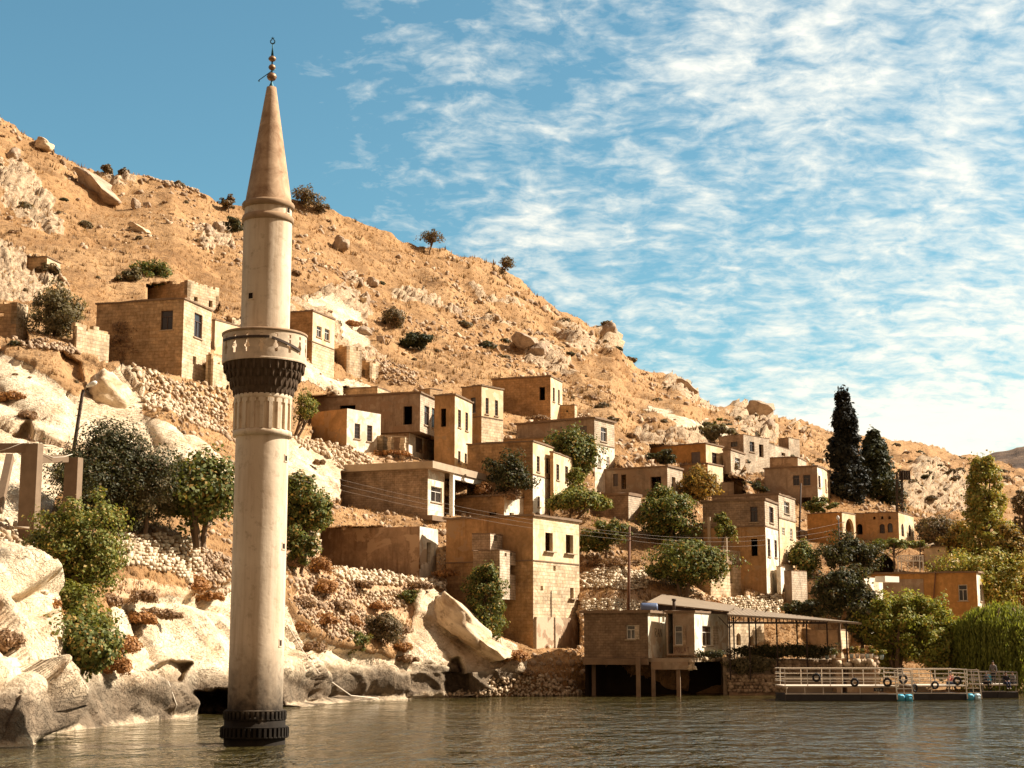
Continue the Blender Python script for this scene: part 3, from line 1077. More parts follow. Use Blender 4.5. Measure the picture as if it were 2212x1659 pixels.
# stalactite corbelling, four rows of dark hanging stones
b = ring([(860, 122), (838, 138), (820, 148), (806, 160), (792, 170), (788, 172)], 96)
mpart(b, "corbel_core", m_blackstone)
b = MB()
rows_ = [(858, 842, 128), (842, 824, 142), (824, 808, 157), (808, 789, 171)]
NC = 32
for j, (pb, pt, wd) in enumerate(rows_):
    z0, z1 = mz(pb), mz(pt)
    r = mr(pt, wd)
    for k in range(NC):
        a = 2 * math.pi * (k + 0.5 * (j % 2)) / NC
        cx_, cy_ = (r - 0.03) * math.cos(a), (r - 0.03) * math.sin(a)
        h = z1 - z0
        prof = [(0.0, z0 - 0.02), (0.050, z0 + 0.02), (0.062, z0 + h * 0.35), (0.075, z0 + h * 0.6), (0.083, z1 - 0.02), (0.083, z1)]
        b.lathe(prof, 7, (cx_, cy_), False)
    b.lathe([(r - 0.22, z1 - 0.015), (r + 0.03, z1 - 0.015), (r + 0.03, z1 + 0.015), (r - 0.22, z1 + 0.02)], 64, (0, 0), False)
mpart(b, "corbel_stones", m_blackstone)
# balcony floor and pierced parapet
b = ring([(790, 100), (789, 180), (785, 181), (784, 100)], 96)
mpart(b, "balcony_floor", m_balcony)
zp0, zp1 = mz(789), mz(729)
rp = mr(760, 180)
NS, SUB, NZ = 18, 20, 44
A0_ = R(-90) + R(4.7)
mask = np.ones((NS * SUB, NZ), bool)
for ia in range(NS * SUB):
    ua = ((ia + 0.5) % SUB) / SUB - 0.5                  # position inside one bay, -0.5..0.5
    arc = ua * (2 * math.pi / NS) * rp                   # metres
    for iz in range(NZ):
        hz = (iz + 0.5) / NZ
        hw = 0
        if 0.26 < hz < 0.70:
            q = (hz - 0.26) / 0.44
            hw = 0.055 if q < 0.30 else (0.055 + 0.075 * math.sin((q - 0.30) / 0.42 * math.pi) if q < 0.72 else 0.05)
        if abs(arc) < hw:
            mask[ia, iz] = False
        if math.hypot(arc, (hz - 0.83) * (zp1 - zp0)) < 0.075:
            mask[ia, iz] = False
b = MB()
TH = 0.12


def cyl(i, k, r):
    a = A0_ + 2 * math.pi * (i - SUB / 2) / (NS * SUB)
    return Vector((r * math.cos(a), r * math.sin(a), zp0 + (zp1 - zp0) * k / NZ))


for i in range(NS * SUB):
    for k in range(NZ):
        if not mask[i, k]:
            continue
        b.face([cyl(i, k, rp), cyl(i + 1, k, rp), cyl(i + 1, k + 1, rp), cyl(i, k + 1, rp)])
        b.face([cyl(i, k, rp - TH), cyl(i, k + 1, rp - TH), cyl(i + 1, k + 1, rp - TH), cyl(i + 1, k, rp - TH)])
        if not mask[(i + 1) % (NS * SUB), k]:
            b.face([cyl(i + 1, k, rp), cyl(i + 1, k, rp - TH), cyl(i + 1, k + 1, rp - TH), cyl(i + 1, k + 1, rp)])
        if not mask[i - 1, k]:
            b.face([cyl(i, k, rp), cyl(i, k + 1, rp), cyl(i, k + 1, rp - TH), cyl(i, k, rp - TH)])
        if k + 1 < NZ and not mask[i, k + 1]:
            b.face([cyl(i, k + 1, rp), cyl(i + 1, k + 1, rp), cyl(i + 1, k + 1, rp - TH), cyl(i, k + 1, rp - TH)])
        if k > 0 and not mask[i, k - 1]:
            b.face([cyl(i, k, rp), cyl(i, k, rp - TH), cyl(i + 1, k, rp - TH), cyl(i + 1, k, rp)])
mpart(b, "parapet", m_balcony)
b = MB()
b.lathe([(rp - TH - 0.03, zp1), (rp + 0.035, zp1), (rp + 0.04, zp1 + 0.09), (rp - 0.02, zp1 + 0.12), (rp - TH - 0.03, zp1 + 0.11)], 96, (0, 0), False)
mpart(b, "parapet_coping", m_moldstone)
b = MB()
zr = zp0 + (zp1 - zp0) * 0.755
pts = []
for k in range(40):
    a = R(-90) + R(-62 + 125 * k / 39)
    dz = 0.0 if k < 24 else -(k - 24) * 0.030
    pts.append((math.cos(a) * (rp + 0.035 + (0.02 if k > 24 else 0)), math.sin(a) * (rp + 0.035), zr + dz))
for lo_, hi_ in ((0, 24), (25, 39)):
    b = MB()
    for i in range(lo_, hi_):
        b.bar(pts[i], pts[i + 1], 0.05, 0.10)
    mpart(b, "iron_band", m_iron)
# upper shaft, two rings, spire
pts = [(py, 104.8 - (716 - py) * 0.0045) for py in np.linspace(790, 482, 24)]
mpart(ring(pts), "upper_shaft", m_minaret)
mpart(ring([(484, 103), (482, 110.5), (474, 111.5), (470, 108), (468, 101)]), "stone_ring", m_moldstone)
mpart(ring([(470, 101.5), (452, 101)]), "lantern_drum", m_minaret)
mpart(ring([(454, 101), (452, 111), (444, 112.5), (441, 109), (439, 100)]), "stone_ring", m_moldstone)
pts = [(py, 100.2 - (441 - py) * (100.2 - 20.5) / (441 - 189)) for py in np.linspace(441, 189, 30)] + [(188, 1)]
mpart(ring(pts), "spire", m_cone)
# finial
fin_ = MB()
prof = [(188.5, 13), (177, 3.5)]
fin_.lathe([(mr(p_, w_), mz(p_)) for p_, w_ in prof], 24, (0, 0), False)
finial = mpart(fin_, "finial", m_verdigris)
for (yc, hw, hh_) in ((166, 10.3, 9.0), (145.6, 7.4, 6.4), (127.1, 8.0, 6.0)):
    b = MB()
    pr = []
    for k in range(13):
        q = -math.pi / 2 + math.pi * k / 12
        pr.append((max(0.02, mr(yc, 2 * hw) * math.cos(q) ** 0.8), mz(yc) + mr(yc, 2 * hh_) * math.sin(q)))
    b.lathe(pr, 24, (0, 0), True)
    b.lathe([(mr(yc, 2 * hw) * 1.05, mz(yc) - .02), (mr(yc, 2 * hw) * 1.05, mz(yc) + .02)], 24, (0, 0), False)
    b.build("finial_ball", m_bronze, finial)
b = MB()
b.lathe([(mr(177, 3.4), mz(177)), (mr(120, 3.4), mz(120)), (mr(120, 6), mz(121)), (mr(103, 2.4), mz(103)), (mr(96, 2.2), mz(96)), (0.01, mz(94))], 12, (0, 0), False)
b.build("finial_rod", m_verdigris, finial)
b = MB()
cz, cr = mz(90), mr(90, 9.5)
for k in range(26):
    a1 = R(115) + R(310) * k / 26
    a2 = R(115) + R(310) * (k + 1) / 26
    w1_ = 0.012 + 0.05 * math.sin(math.pi * k / 26)
    b.bar((cr * math.cos(a1), 0, cz + cr * math.sin(a1)), (cr * math.cos(a2), 0, cz + cr * math.sin(a2)), 0.04, w1_ + 0.01, (0, 1, 0))
for k in range(5):
    a1 = R(90) + R(72) * k
    b.bar((0, 0, cz + 0.15), (0.07 * math.cos(a1), 0, cz + 0.15 + 0.07 * math.sin(a1)), 0.025, 0.03, (0, 1, 0))
b.build("crescent_and_star", m_verdigris, finial)
b = MB()
b.tube([(0.16, 0, mz(150)), (-0.02, -0.05, mz(155)), (-0.53, -0.08, mz(174)), (-0.55, -0.08, mz(177))], [0.02, 0.02, 0.02, 0.045], 6)
b.build("bent_lightning_rod", m_verdigris, finial)


# small windows that light the stair
def slit(name, px, py, w, h):
    """window let into the round shaft"""
    wd = {True: 105.0}.get(py < 716, 118.0 - (1534 - py) * 0.0076)
    wd = 101.2 if 452 < py < 470 else wd
    s_ = (px - axp(py)) / (wd / 2)
    s_ = max(-0.985, min(0.985, s_))
    # the viewer's direction as seen from the shaft
    va = math.atan2(0 - MY, 0 - mb0.x)
    a = va + math.asin(s_)
    r = mr(py, wd)
    f = MB()
    sz = h * mpp(MY, py)
    sx_ = max(0.18, w * mpp(MY, py) / max(0.25, math.cos(math.asin(s_))))
    tx = Vector((-math.sin(a), math.cos(a), 0))
    rn = Vector((math.cos(a), math.sin(a), 0))
    cz_ = mz(py)
    ctr = rn * (r - 0.035) + Vector((0, 0, cz_))
    f.box(ctr + tx * (sx_ / 2), 0.10, 0.03, sz + 0.03, a)
    f.box(ctr - tx * (sx_ / 2), 0.10, 0.03, sz + 0.03, a)
    f.box(ctr + Vector((0, 0, sz / 2)), 0.10, sx_ + 0.05, 0.05, a)
    f.box(ctr - Vector((0, 0, sz / 2)), 0.12, sx_ + 0.07, 0.05, a)
    fo = f.build("window", m_minaret, minaret)
    g = MB()
    g.box(rn * (r - 0.045) + Vector((0, 0, cz_)), 0.12, sx_ - 0.03, sz - 0.05, a)
    g.build("opening", m_dark, fo)


slit("window", 542.5, 649, 10, 15)
slit("window", 616.5, 992, 5.5, 14)
slit("window", 611.5, 1181, 5.5, 14)
slit("window", 604.8, 1389, 5.0, 15)
slit("window", 621.5, 460, 6.5, 14)

# ------------------------------------------------------------------ houses
m_ochre = plaster("ochre_render", (0.50, 0.285, 0.125), (0.20, 0.10, 0.045), 0.55, (0.40, 0.25, 0.13))
m_orange = plaster("orange_render", (0.52, 0.265, 0.085), (0.26, 0.13, 0.05), 0.35, None)
m_cream = plaster("cream_render", (0.78, 0.61, 0.385), (0.40, 0.25, 0.13), 0.35, (0.62, 0.43, 0.24))
m_white = plaster("whitewash", (0.84, 0.75, 0.59), (0.40, 0.28, 0.17), 0.40, (0.60, 0.46, 0.31))
m_grey = plaster("cement_render", (0.42, 0.305, 0.205), (0.17, 0.10, 0.06), 0.6, (0.33, 0.22, 0.14))
m_brown = plaster("brown_render", (0.42, 0.275, 0.165), (0.14, 0.08, 0.045), 0.65, (0.50, 0.345, 0.215))
m_stone = masonry("squared_tan_stone", (0.60, 0.405, 0.225), (0.50, 0.315, 0.16), (0.30, 0.18, 0.09), 0.62, 0.30)
m_stone2 = masonry("pale_squared_stone", (0.72, 0.56, 0.37), (0.58, 0.42, 0.25), (0.34, 0.22, 0.12), 0.60, 0.30, 0.022, 0.25)
m_block = masonry("cement_block", (0.44, 0.31, 0.205), (0.37, 0.25, 0.155), (0.22, 0.14, 0.085), 0.42, 0.21, 0.018, 0.45)
m_block2 = masonry("pale_cement_block", (0.62, 0.50, 0.36), (0.54, 0.42, 0.29), (0.28, 0.19, 0.12), 0.42, 0.21, 0.022, 0.3)
m_orangestone = masonry("orange_stone", (0.54, 0.325, 0.155), (0.45, 0.255, 0.11), (0.30, 0.165, 0.075), 0.60, 0.29, 0.016, 0.4)
m_slab = simple("concrete_slab", (0.22, 0.145, 0.09), 0.9, 0.15, 0, 0.5, 1.2)
m_dblock = masonry("dark_cement_block", (0.30, 0.205, 0.13), (0.24, 0.16, 0.10), (0.15, 0.095, 0.055), 0.42, 0.21, 0.018, 0.55)  # darker tone of the cement block
m_slab2 = simple("pale_concrete", (0.40, 0.30, 0.20), 0.9, 0.15, 0, 0.4, 1.0)
m_wood = simple("weathered_timber", (0.13, 0.08, 0.05), 0.85, 0.2, 0, 0.5, 4)
m_frame = simple("brown_window_frame", (0.10, 0.062, 0.045), 0.7, 0.3, 0, 0.3, 4)
m_wframe = simple("white_window_frame", (0.72, 0.66, 0.56), 0.6, 0.3, 0, 0.15, 4)
m_shutter = simple("grey_shutter", (0.16, 0.125, 0.105), 0.8, 0.2, 0, 0.35, 3)
m_rust = simple("rusty_steel", (0.17, 0.085, 0.05), 0.8, 0.25, 0.1, 0.5, 5)
m_white_paint = simple("white_paint", (0.80, 0.74, 0.62), 0.6, 0.3, 0, 0.12, 3)
m_chamber_shade = simple("shade_dark_wall", (0.035, 0.024, 0.016), 0.9, 0.1, 0, 0.5, 1.0)  # near-black colour stands in for the shade under the lake house
m_glass, n = material("dusty_glass")
_b = n.principled((0.030, 0.024, 0.022), 0.12, None, 0.5)

UPV = Vector((0, 0, 1))


def ray_plane(px, py, A, nrm):
    a = (px - CX) / F0
    b = (CY - py) / F0
    d = Vector((a, CP_ - b * SP_, SP_ + b * CP_))
    o = Vector((0, 0, CAMH))
    t = (A - o).dot(nrm) / d.dot(nrm)
    return o + d * t


def along(Cp, d, pxt, lo=0.3, hi=40):
    """length s with the point Cp + s d on photo column pxt"""
    k = (pxt - CX) / F0
    fw = lambda v, o: v.y * CP_ + (v.z - o) * SP_
    num = k * fw(Cp, CAMH) - Cp.x
    den = d.x - k * fw(d, 0)
    if abs(den) < 1e-6:
        return hi
    s = num / den
    return hi if s < 0 else max(lo, min(hi, s))


class Wall:
    """one outer face from A to B (left to right seen from outside), with openings cut into it"""
    def __init__(self, A, B, z0, z1, z, reveal=0.32):
        self.A, self.B, self.z0, self.z1, self.z = Vector((A.x, A.y, 0)), Vector((B.x, B.y, 0)), z0, z1, z
        self.u = (self.B - self.A)
        self.L = self.u.length
        self.u /= self.L
        self.n = self.u.cross(UPV)
        self.rv = reveal
        self.holes = []

    def pt(self, u, zz, dn=0.0):
        return self.A + self.u * u + UPV * zz + self.n * dn

    def rect(self, x0, y0, x1, y1):
        z = self.z
        xc, yc = (x0 + x1) / 2, (y0 + y1) / 2
        q = lambda px, py: ray_plane(zx(z, px), zy(z, py), self.A, self.n)
        u0 = (q(x0, yc) - self.A).dot(self.u)
        u1 = (q(x1, yc) - self.A).dot(self.u)
        return max(0.12, u0), min(self.L - 0.12, u1), max(self.z0 + .1, q(xc, y1).z), min(self.z1 - 0.06, q(xc, y0).z)

    def build_into(self, mb, jag=0.0, rnd=None, uoff=0.0):
        us = {0.0, self.L}
        zs = {self.z0, self.z1}
        for h in self.holes:
            us |= {h[0], h[1]}
            zs |= {h[2], h[3]}
        if jag:
            k = max(2, int(self.L / 0.55))
            us |= {self.L * i / k for i in range(1, k)}
        us, zs = sorted(us), sorted(zs)
        tops = []
        for i in range(len(us) - 1):
            um = (us[i] + us[i + 1]) / 2
            if jag:
                c = jag(um / self.L) if callable(jag) else jag
                tops.append(self.z1 - c * (rnd.random() ** 1.3 if not callable(jag) else 1) - (rnd.random() * .25 if callable(jag) else 0))
            else:
                tops.append(self.z1)
        for i in range(len(us) - 1):
            for j in range(len(zs) - 1):
                um, zm = (us[i] + us[i + 1]) / 2, (zs[j] + zs[j + 1]) / 2
                if any(h[0] < um < h[1] and h[2] < zm < h[3] for h in self.holes):
                    continue
                zt = min(zs[j + 1], tops[i]) if j == len(zs) - 2 else zs[j + 1]
                if zt - zs[j] < 0.01:
                    continue
                uvs = [(us[i] + uoff, zs[j]), (us[i + 1] + uoff, zs[j]), (us[i + 1] + uoff, zt), (us[i] + uoff, zt)]
                mb.face([self.pt(us[i], zs[j]), self.pt(us[i + 1], zs[j]), self.pt(us[i + 1], zt), self.pt(us[i], zt)], uvs)
                if jag and j == len(zs) - 2:      # thickness of the broken top
                    T = 0.5
                    mb.face([self.pt(us[i], zt), self.pt(us[i + 1], zt), self.pt(us[i + 1], zt, -T), self.pt(us[i], zt, -T)], [(us[i], zt), (us[i + 1], zt), (us[i + 1], zt + T), (us[i], zt + T)])
                    mb.face([self.pt(us[i + 1], zs[j], -T), self.pt(us[i], zs[j], -T), self.pt(us[i], zt, -T), self.pt(us[i + 1], zt, -T)], uvs)
                    for uu in (us[i], us[i + 1]):
                        mb.face([self.pt(uu, zs[j]), self.pt(uu, zs[j], -T), self.pt(uu, zt, -T), self.pt(uu, zt)], [(0, zs[j]), (T, zs[j]), (T, zt), (0, zt)])
        r = self.rv
        for h in self.holes:
            u0, u1, a, b = h[:4]
            for (p1, p2) in (((u0, a), (u0, b)), ((u0, b), (u1, b)), ((u1, b), (u1, a)), ((u1, a), (u0, a))):
                l_ = math.hypot(p1[0] - p2[0], p1[1] - p2[1])
                mb.face([self.pt(*p1), self.pt(*p2), self.pt(*p2, -r), self.pt(*p1, -r)], [(0, 0), (l_, 0), (l_, r), (0, r)])
            if h[4] in ('arch', 'archbars', 'archopen'):
                R_ = (u1 - u0) / 2
                cu, cz = (u0 + u1) / 2, b - R_
                for sgn in (-1, 1):
                    prev = self.pt(cu + sgn * R_, cz)
                    pd = self.pt(cu + sgn * R_, cz, -r)
                    corner = self.pt(cu + sgn * R_, b)
                    for k in range(1, 7):
                        t = math.pi / 2 * k / 6
                        cur = self.pt(cu + sgn * R_ * math.cos(t), cz + R_ * math.sin(t))
                        cd = self.pt(cu + sgn * R_ * math.cos(t), cz + R_ * math.sin(t), -r)
                        mb.face([corner, prev, cur] if sgn > 0 else [corner, cur, prev])
                        mb.face([prev, pd, cd, cur])
                        prev, pd = cur, cd


def window_unit(w, h, parent, origin, frame_mat=None):
    """frame, bars and pane of one opening"""
    u0, u1, a, b, kind = h[:5]
    fm = frame_mat or m_frame
    d = -0.14
    if kind in ('open', 'archopen', 'hole'):
        return
    t = 0.07
    mb = MB(origin)
    P_ = lambda u, zz, dn=d: w.pt(u, zz, dn)
    ax = (w.u, w.n, UPV)
    if kind == 'door':
        mb.box(P_((u0 + u1) / 2, (a + b) / 2, -0.2), u1 - u0, 0.05, b - a, axes=ax)
        for k in range(3):
            mb.box(P_(u0 + (u1 - u0) * (k + .5) / 3, (a + b) / 2, -0.17), 0.05, 0.04, (b - a) * 0.92, axes=ax)
        mb.build("door", frame_mat or m_shutter, parent)
        return
    if kind == 'shut':
        mb.box(P_((u0 + u1) / 2, (a + b) / 2, -0.10), u1 - u0, 0.04, b - a, axes=ax)
        for k in (0.06, 0.5, 0.94):
            mb.box(P_(u0 + (u1 - u0) * k, (a + b) / 2, -0.07), 0.07, 0.05, b - a, axes=ax)
        mb.box(P_((u0 + u1) / 2, a + (b - a) * .66, -0.07), u1 - u0, 0.05, 0.07, axes=ax)
        mb.build("shutter", frame_mat or m_shutter, parent)
        return
    W, H_ = u1 - u0, b - a
    mb.box(P_(u0 + t / 2, (a + b) / 2), t, 0.06, H_, axes=ax)
    mb.box(P_(u1 - t / 2, (a + b) / 2), t, 0.06, H_, axes=ax)
    mb.box(P_((u0 + u1) / 2, b - t / 2), W - 2 * t, 0.055, t, axes=ax)
    mb.box(P_((u0 + u1) / 2, a + t / 2), W - 2 * t, 0.055, t, axes=ax)
    if kind in ('frame', 'arch', 'lite'):
        mb.box(P_((u0 + u1) / 2, a + H_ * 0.68), W - 2 * t, 0.05, 0.05, axes=ax)
        if W > 0.7:
            mb.box(P_((u0 + u1) / 2, (a + b) / 2 - H_ * .16), 0.05, 0.045, H_ * .64, axes=ax)
    if kind in ('bars', 'archbars'):
        nb = max(2, int(W / 0.16))
        for k in range(1, nb):
            mb.box(P_(u0 + W * k / nb, (a + b) / 2, -0.05), 0.025, 0.025, H_, axes=ax)
        nh = max(3, int(H_ / 0.3))
        for k in range(1, nh):
            mb.box(P_((u0 + u1) / 2, a + H_ * k / nh, -0.05), W, 0.03, 0.03, axes=ax)
    fo = mb.build("window", fm, parent)
    g = MB(origin)
    g.box(P_((u0 + u1) / 2, (a + b) / 2, d - 0.05), W - 0.02, 0.02, H_ - 0.02, axes=ax)
    g.build("pane", m_glass, fo)


HOUSE_LOG = []
CARVE = []


def house(name, label, z, c, l, r, mL, mR, winL=(), winR=(), roof=0.22, over=0.18, yaw=None, Y=None, deep=2.5, split=None, jag=0, cat="house",
          roofmat=None, parent=None, sill=False, part=None, fmL=None, fmR=None, depthB=None, group=None, floor=False, dY=0.0, reveal=0.32):
    """c=(x, y top, y bottom) of the near corner, l and r = (x, y top) of the left and right ends of the roof line, all in zoom z.
    split=(y, lower mL, lower mR): other wall finish below that line"""
    cx_, ct, cbm = zx(z, c[0]), zy(z, c[1]), zy(z, c[2])
    lx, ly = zx(z, l[0]), zy(z, l[1])
    rx, ry = zx(z, r[0]), zy(z, r[1])
    if Y is None:
        Y = float(depth_np([cx_], [cbm])[0]) + dY
    top = P(cx_, ct, Y)
    ztop = top.z
    zbot = P(cx_, cbm, Y).z
    if yaw is None:
        Lp, Rp = PZ(lx, ly, ztop), PZ(rx, ry, ztop)
        aL = math.degrees(math.atan2(Lp.y - Y, top.x - Lp.x))
        aR = math.degrees(math.atan2(Rp.x - top.x, Rp.y - Y))
        wl, wr = abs(cx_ - lx), abs(rx - cx_) * 1.5
        yaw = (max(-5, min(50, aL)) * wl + max(0, min(55, aR)) * wr) / (wl + wr)
        kmin = math.degrees(math.atan((cx_ - CX) / F0)) + 9
        yaw = max(12, kmin, min(42, yaw))
    ya = R(yaw)
    dL = Vector((-math.cos(ya), math.sin(ya), 0))
    dR = Vector((math.sin(ya), math.cos(ya), 0))
    sL = along(top, dL, lx)
    sR = along(top, dR, rx)
    HOUSE_LOG.append((name, label[:40], round(Y, 1), round(yaw, 1), round(sL, 1), round(sR, 1), round(ztop - zbot, 1)))
    Cg = Vector((top.x, top.y, 0))
    Lg, Rg = Cg + dL * sL, Cg + dR * sR
    if depthB and sR < depthB:                      # room behind a narrow face
        Bg = Lg + dR * depthB
        Rb = Cg + dR * depthB
    else:
        Bg = Lg + dR * sR
        Rb = Rg
    root = parent or empty(name, (Cg.x, Cg.y, zbot), label, cat, group)
    og = Vector(root.location)
    zw = ztop - (roof if roof else 0)
    z0 = zbot if floor else zbot - deep
    rnd = random.Random(hash((round(cx_), round(ct))) & 0xffff)
    wl_ = Wall(Lg, Cg, z0, zw, z, reveal)
    wr_ = Wall(Cg, Rb if depthB else Rg, z0, zw, z, reveal)
    zs_ = None
    if split:
        zs_ = P(cx_, zy(z, split[0]), Y).z
    made = []
    for w, wins, mat, fm, off, low in ((wl_, winL, mL, fmL, 0, 1), (wr_, winR, mR, fmR, 0.2, 2)):
        for wn in wins:
            x0, y0, x1, y1 = wn[:4]
            k = wn[4] if len(wn) > 4 else 'frame'
            u0, u1, a, b = w.rect(x0, y0, x1, y1)
            if u1 - u0 > 0.12 and b - a > 0.12:
                w.holes.append((u0, u1, a, b, k))
        if zs_:
            ws = []
            for (za, zb, m_) in ((z0, zs_, split[low]), (zs_, zw, mat)):
                w2 = Wall(w.A, w.B, za, zb, z, reveal)
                for h in w.holes:
                    if za < (h[2] + h[3]) / 2 < zb:
                        w2.holes.append((h[0], h[1], max(h[2], za + .02), min(h[3], zb - .02), h[4]))
                mb = MB(og)
                w2.build_into(mb, 0, rnd, off)
                made.append(mb.build("wall", m_, root, False))
                ws.append(w2)
            mb = MB(og)
            mb.bar(w.pt(0.05, zs_, 0.03), w.pt(w.L - 0.05, zs_, 0.03), 0.07, 0.10)
            mb.build("string_course", roofmat or m_slab, root)
        else:
            mb = MB(og)
            w.build_into(mb, jag, rnd, off)
            made.append(mb.build("wall", mat, root, False))
        for h in w.holes:
            window_unit(w, h, root, og, fm)
            if not sill and h[4] in ('bars', 'frame', 'lite', 'shut') and (h[3] - h[2]) > 0.9:
                sb = MB(og)
                sb.box(w.pt((h[0] + h[1]) / 2, h[2] - 0.05, 0.03), h[1] - h[0] + 0.22, 0.16, 0.09, axes=(w.u, w.n, UPV))
                sb.build("sill", m_slab2, root)
            if sill and (h[3] - h[2]) > 0.9:
                sb = MB(og)
                sb.box(w.pt((h[0] + h[1]) / 2, h[2] - 0.04, 0.06), h[1] - h[0] + 0.5, 0.5, 0.09, axes=(w.u, w.n, UPV))
                sb.build("sill", m_slab2, root)
    # the two faces turned away
    if not jag:
        for (A, B, mat) in ((Rb, Bg, mL), (Bg, Lg, mR)):
            mb = MB(og)
            Wall(A, B, z0, zw, z).build_into(mb, 0, rnd)
            mb.build("wall", mat, root, False)
    else:
        for (A, B, mat) in ((Rb, Bg, mL), (Bg, Lg, mR)):
            mb = MB(og)
            Wall(A, B, z0, zw - 0.5, z).build_into(mb, 0.8, rnd)
            mb.build("wall", mat, root, False)
    if floor:
        mb = MB(og)
        mb.face([Lg + UPV * (z0 + .01), Bg + UPV * (z0 + .01), Rb + UPV * (z0 + .01), Cg + UPV * (z0 + .01)])
        mb.build("floor", m_slab, root)
    if roof and not jag:
        e = over
        cs = [Lg - dR * e + dL * e, Cg - dR * e - dL * e, Rb + dR * e - dL * e, Bg + dR * e + dL * e]
        mb = MB(og)
        lo = [p + UPV * (zw + 0.004) for p in cs]
        hi = [p + UPV * (zw + roof) for p in cs]
        # slightly uneven edge
        def edge(p, q, m=12):
            return [p.lerp(q, i / m) + UPV * rnd.uniform(-0.06, 0.05) for i in range(m)]
        top_ring, bot_ring = [], []
        for i in range(4):
            top_ring += edge(hi[i], hi[(i + 1) % 4])
            bot_ring += [lo[i].lerp(lo[(i + 1) % 4], k / 12) for k in range(12)]
        m_ = len(top_ring)
        for i in range(m_):
            j = (i + 1) % m_
            mb.face([bot_ring[i], bot_ring[j], top_ring[j], top_ring[i]], [(0, 0), (1, 0), (1, roof), (0, roof)])
        mb.face(top_ring)
        mb.face(bot_ring[::-1])
        mb.build("roof", roofmat or m_slab, root)
    root['_C'] = (Cg.x, Cg.y, zbot)
    cbz = zbot
    plx, ply_t = proj((Lg.x, Lg.y, ztop))
    prx, pry_t = proj((Rg.x, Rg.y, ztop))
    _, prb = proj((Rg.x, Rg.y, zbot))
    lb = ply_t + 0.72 * (cbm - ct)
    CARVE.append(([(plx, ply_t - 3), (cx_, ct - 3), (cx_, cbm), (plx, lb)], wl_))
    CARVE.append(([(cx_, ct - 3), (prx, pry_t - 3), (prx, prb), (cx_, cbm)], wr_))
    H = dict(root=root, C=Cg, L=Lg, R=Rb, B=Bg, dL=dL, dR=dR, zt=ztop, zb=zbot, wl=wl_, wr=wr_, Y=Y, og=og, z=z)
    return H


def addbox(H, name, mat, px0, py0, px1, py1, face='R', out=0.4, inn=0.0, z=None):
    """a box standing out from one face of a house over a pixel rectangle"""
    w = H['wr'] if face == 'R' else H['wl']
    zsave = w.z
    if z:
        w.z = z
    u0, u1, a, b = w.rect(px0, py0, px1, py1)
    w.z = zsave
    mb = MB(H['og'])
    mb.box(w.pt((u0 + u1) / 2, (a + b) / 2, (out - inn) / 2), u1 - u0, out + inn, b - a, axes=(w.u, w.n, UPV))
    return mb.build(name, mat, H['root'])


# --- upper left
h = house("stone_house", "tan squared-stone house on the upper left slope, left of the minaret balcony", 'L', (1605, 268, 960), (845, 312), (1845, 362), m_stone, m_stone2,
          [(1400, 380, 1505, 550, 'frame')], [(1692, 410, 1762, 622, 'frame'), (1680, 780, 1708, 855, 'open')], roof=0.14, over=0.12, dY=1)
h = house("ruined_house", "roofless stone shell rising behind the tan squared-stone house", 'L', (1635, 112, 345), (1280, 150), (1910, 170), m_stone, m_stone2, [],
          [(1690, 262, 1722, 302, 'open'), (1818, 295, 1850, 355, 'open')], roof=0, jag=0.35, cat="ruin", dY=4)
h = house("plastered_annex", "smooth cream annex against the right side of the tan squared-stone house", 'L', (1876, 455, 760), (1850, 450), (2160, 560), m_grey, m_cream, [], [], roof=0.12, over=0.06, yaw=30, dY=3)
h = house("ruined_house", "small broken stone block above the cream annex beside the minaret", 'L', (2022, 432, 560), (1960, 440), (2140, 470), m_stone, m_stone2, [], [], roof=0, jag=0.4, cat="ruin", dY=6)
h = house("stone_terrace_block", "low squared-stone base below the cream annex next to the minaret balcony", 'L', (1842, 745, 1010), (1835, 745), (1985, 800), m_stone, m_stone2, [], [], roof=0, jag=0.2, cat="ruin")
h = house("ruined_house", "half fallen stone house at the far left edge behind the tall grass", 'L', (152, 288, 640), (-160, 285), (248, 380), m_stone, m_stone2, [(-40, 395, 32, 470, 'open')],
          [(205, 530, 240, 610, 'open')], roof=0, jag=0.5, cat="ruin")
h = house("ruined_wall", "pale broken wall between the olive-green bush and the bare grey bush", 'L', (662, 430, 745), (650, 430), (945, 560), m_stone, m_stone2, [],
          [(795, 575, 815, 600, 'open')], roof=0, jag=lambda u: 0.2 + 1.5 * u, cat="ruin", yaw=34)
h = house("stone_hut", "tiny flat-roofed stone hut high on the left slope", 'M', (412, 1345, 1505), (228, 1345), (530, 1385), m_stone, m_stone2, [], [(465, 1425, 490, 1455, 'open')], roof=0.12, over=0.1, cat="hut")
h = house("stone_house", "small house with two side by side windows just right of the minaret balcony", 'A', (365, 330, 880), (60, 350), (603, 415), m_orangestone, m_cream, [],
          [(405, 510, 460, 630, 'lite'), (492, 540, 547, 665, 'lite')], roof=0.16, over=0.1, split=(675, m_orangestone, m_stone2), fmR=m_wframe)
h = house("ruined_house", "stepped ruin of rough stone right of the small two-window house", 'A', (735, 690, 960), (600, 740), (900, 720), m_stone, m_stone2, [], [(838, 735, 856, 780, 'open')], roof=0, jag=0.9, cat="ruin")
h = house("ruined_house", "low rubble remains between the stepped ruin and the grassy slope", 'A', (985, 870, 1060), (900, 830), (1080, 880), m_stone, m_stone2, [], [], roof=0, jag=0.8, cat="ruin")

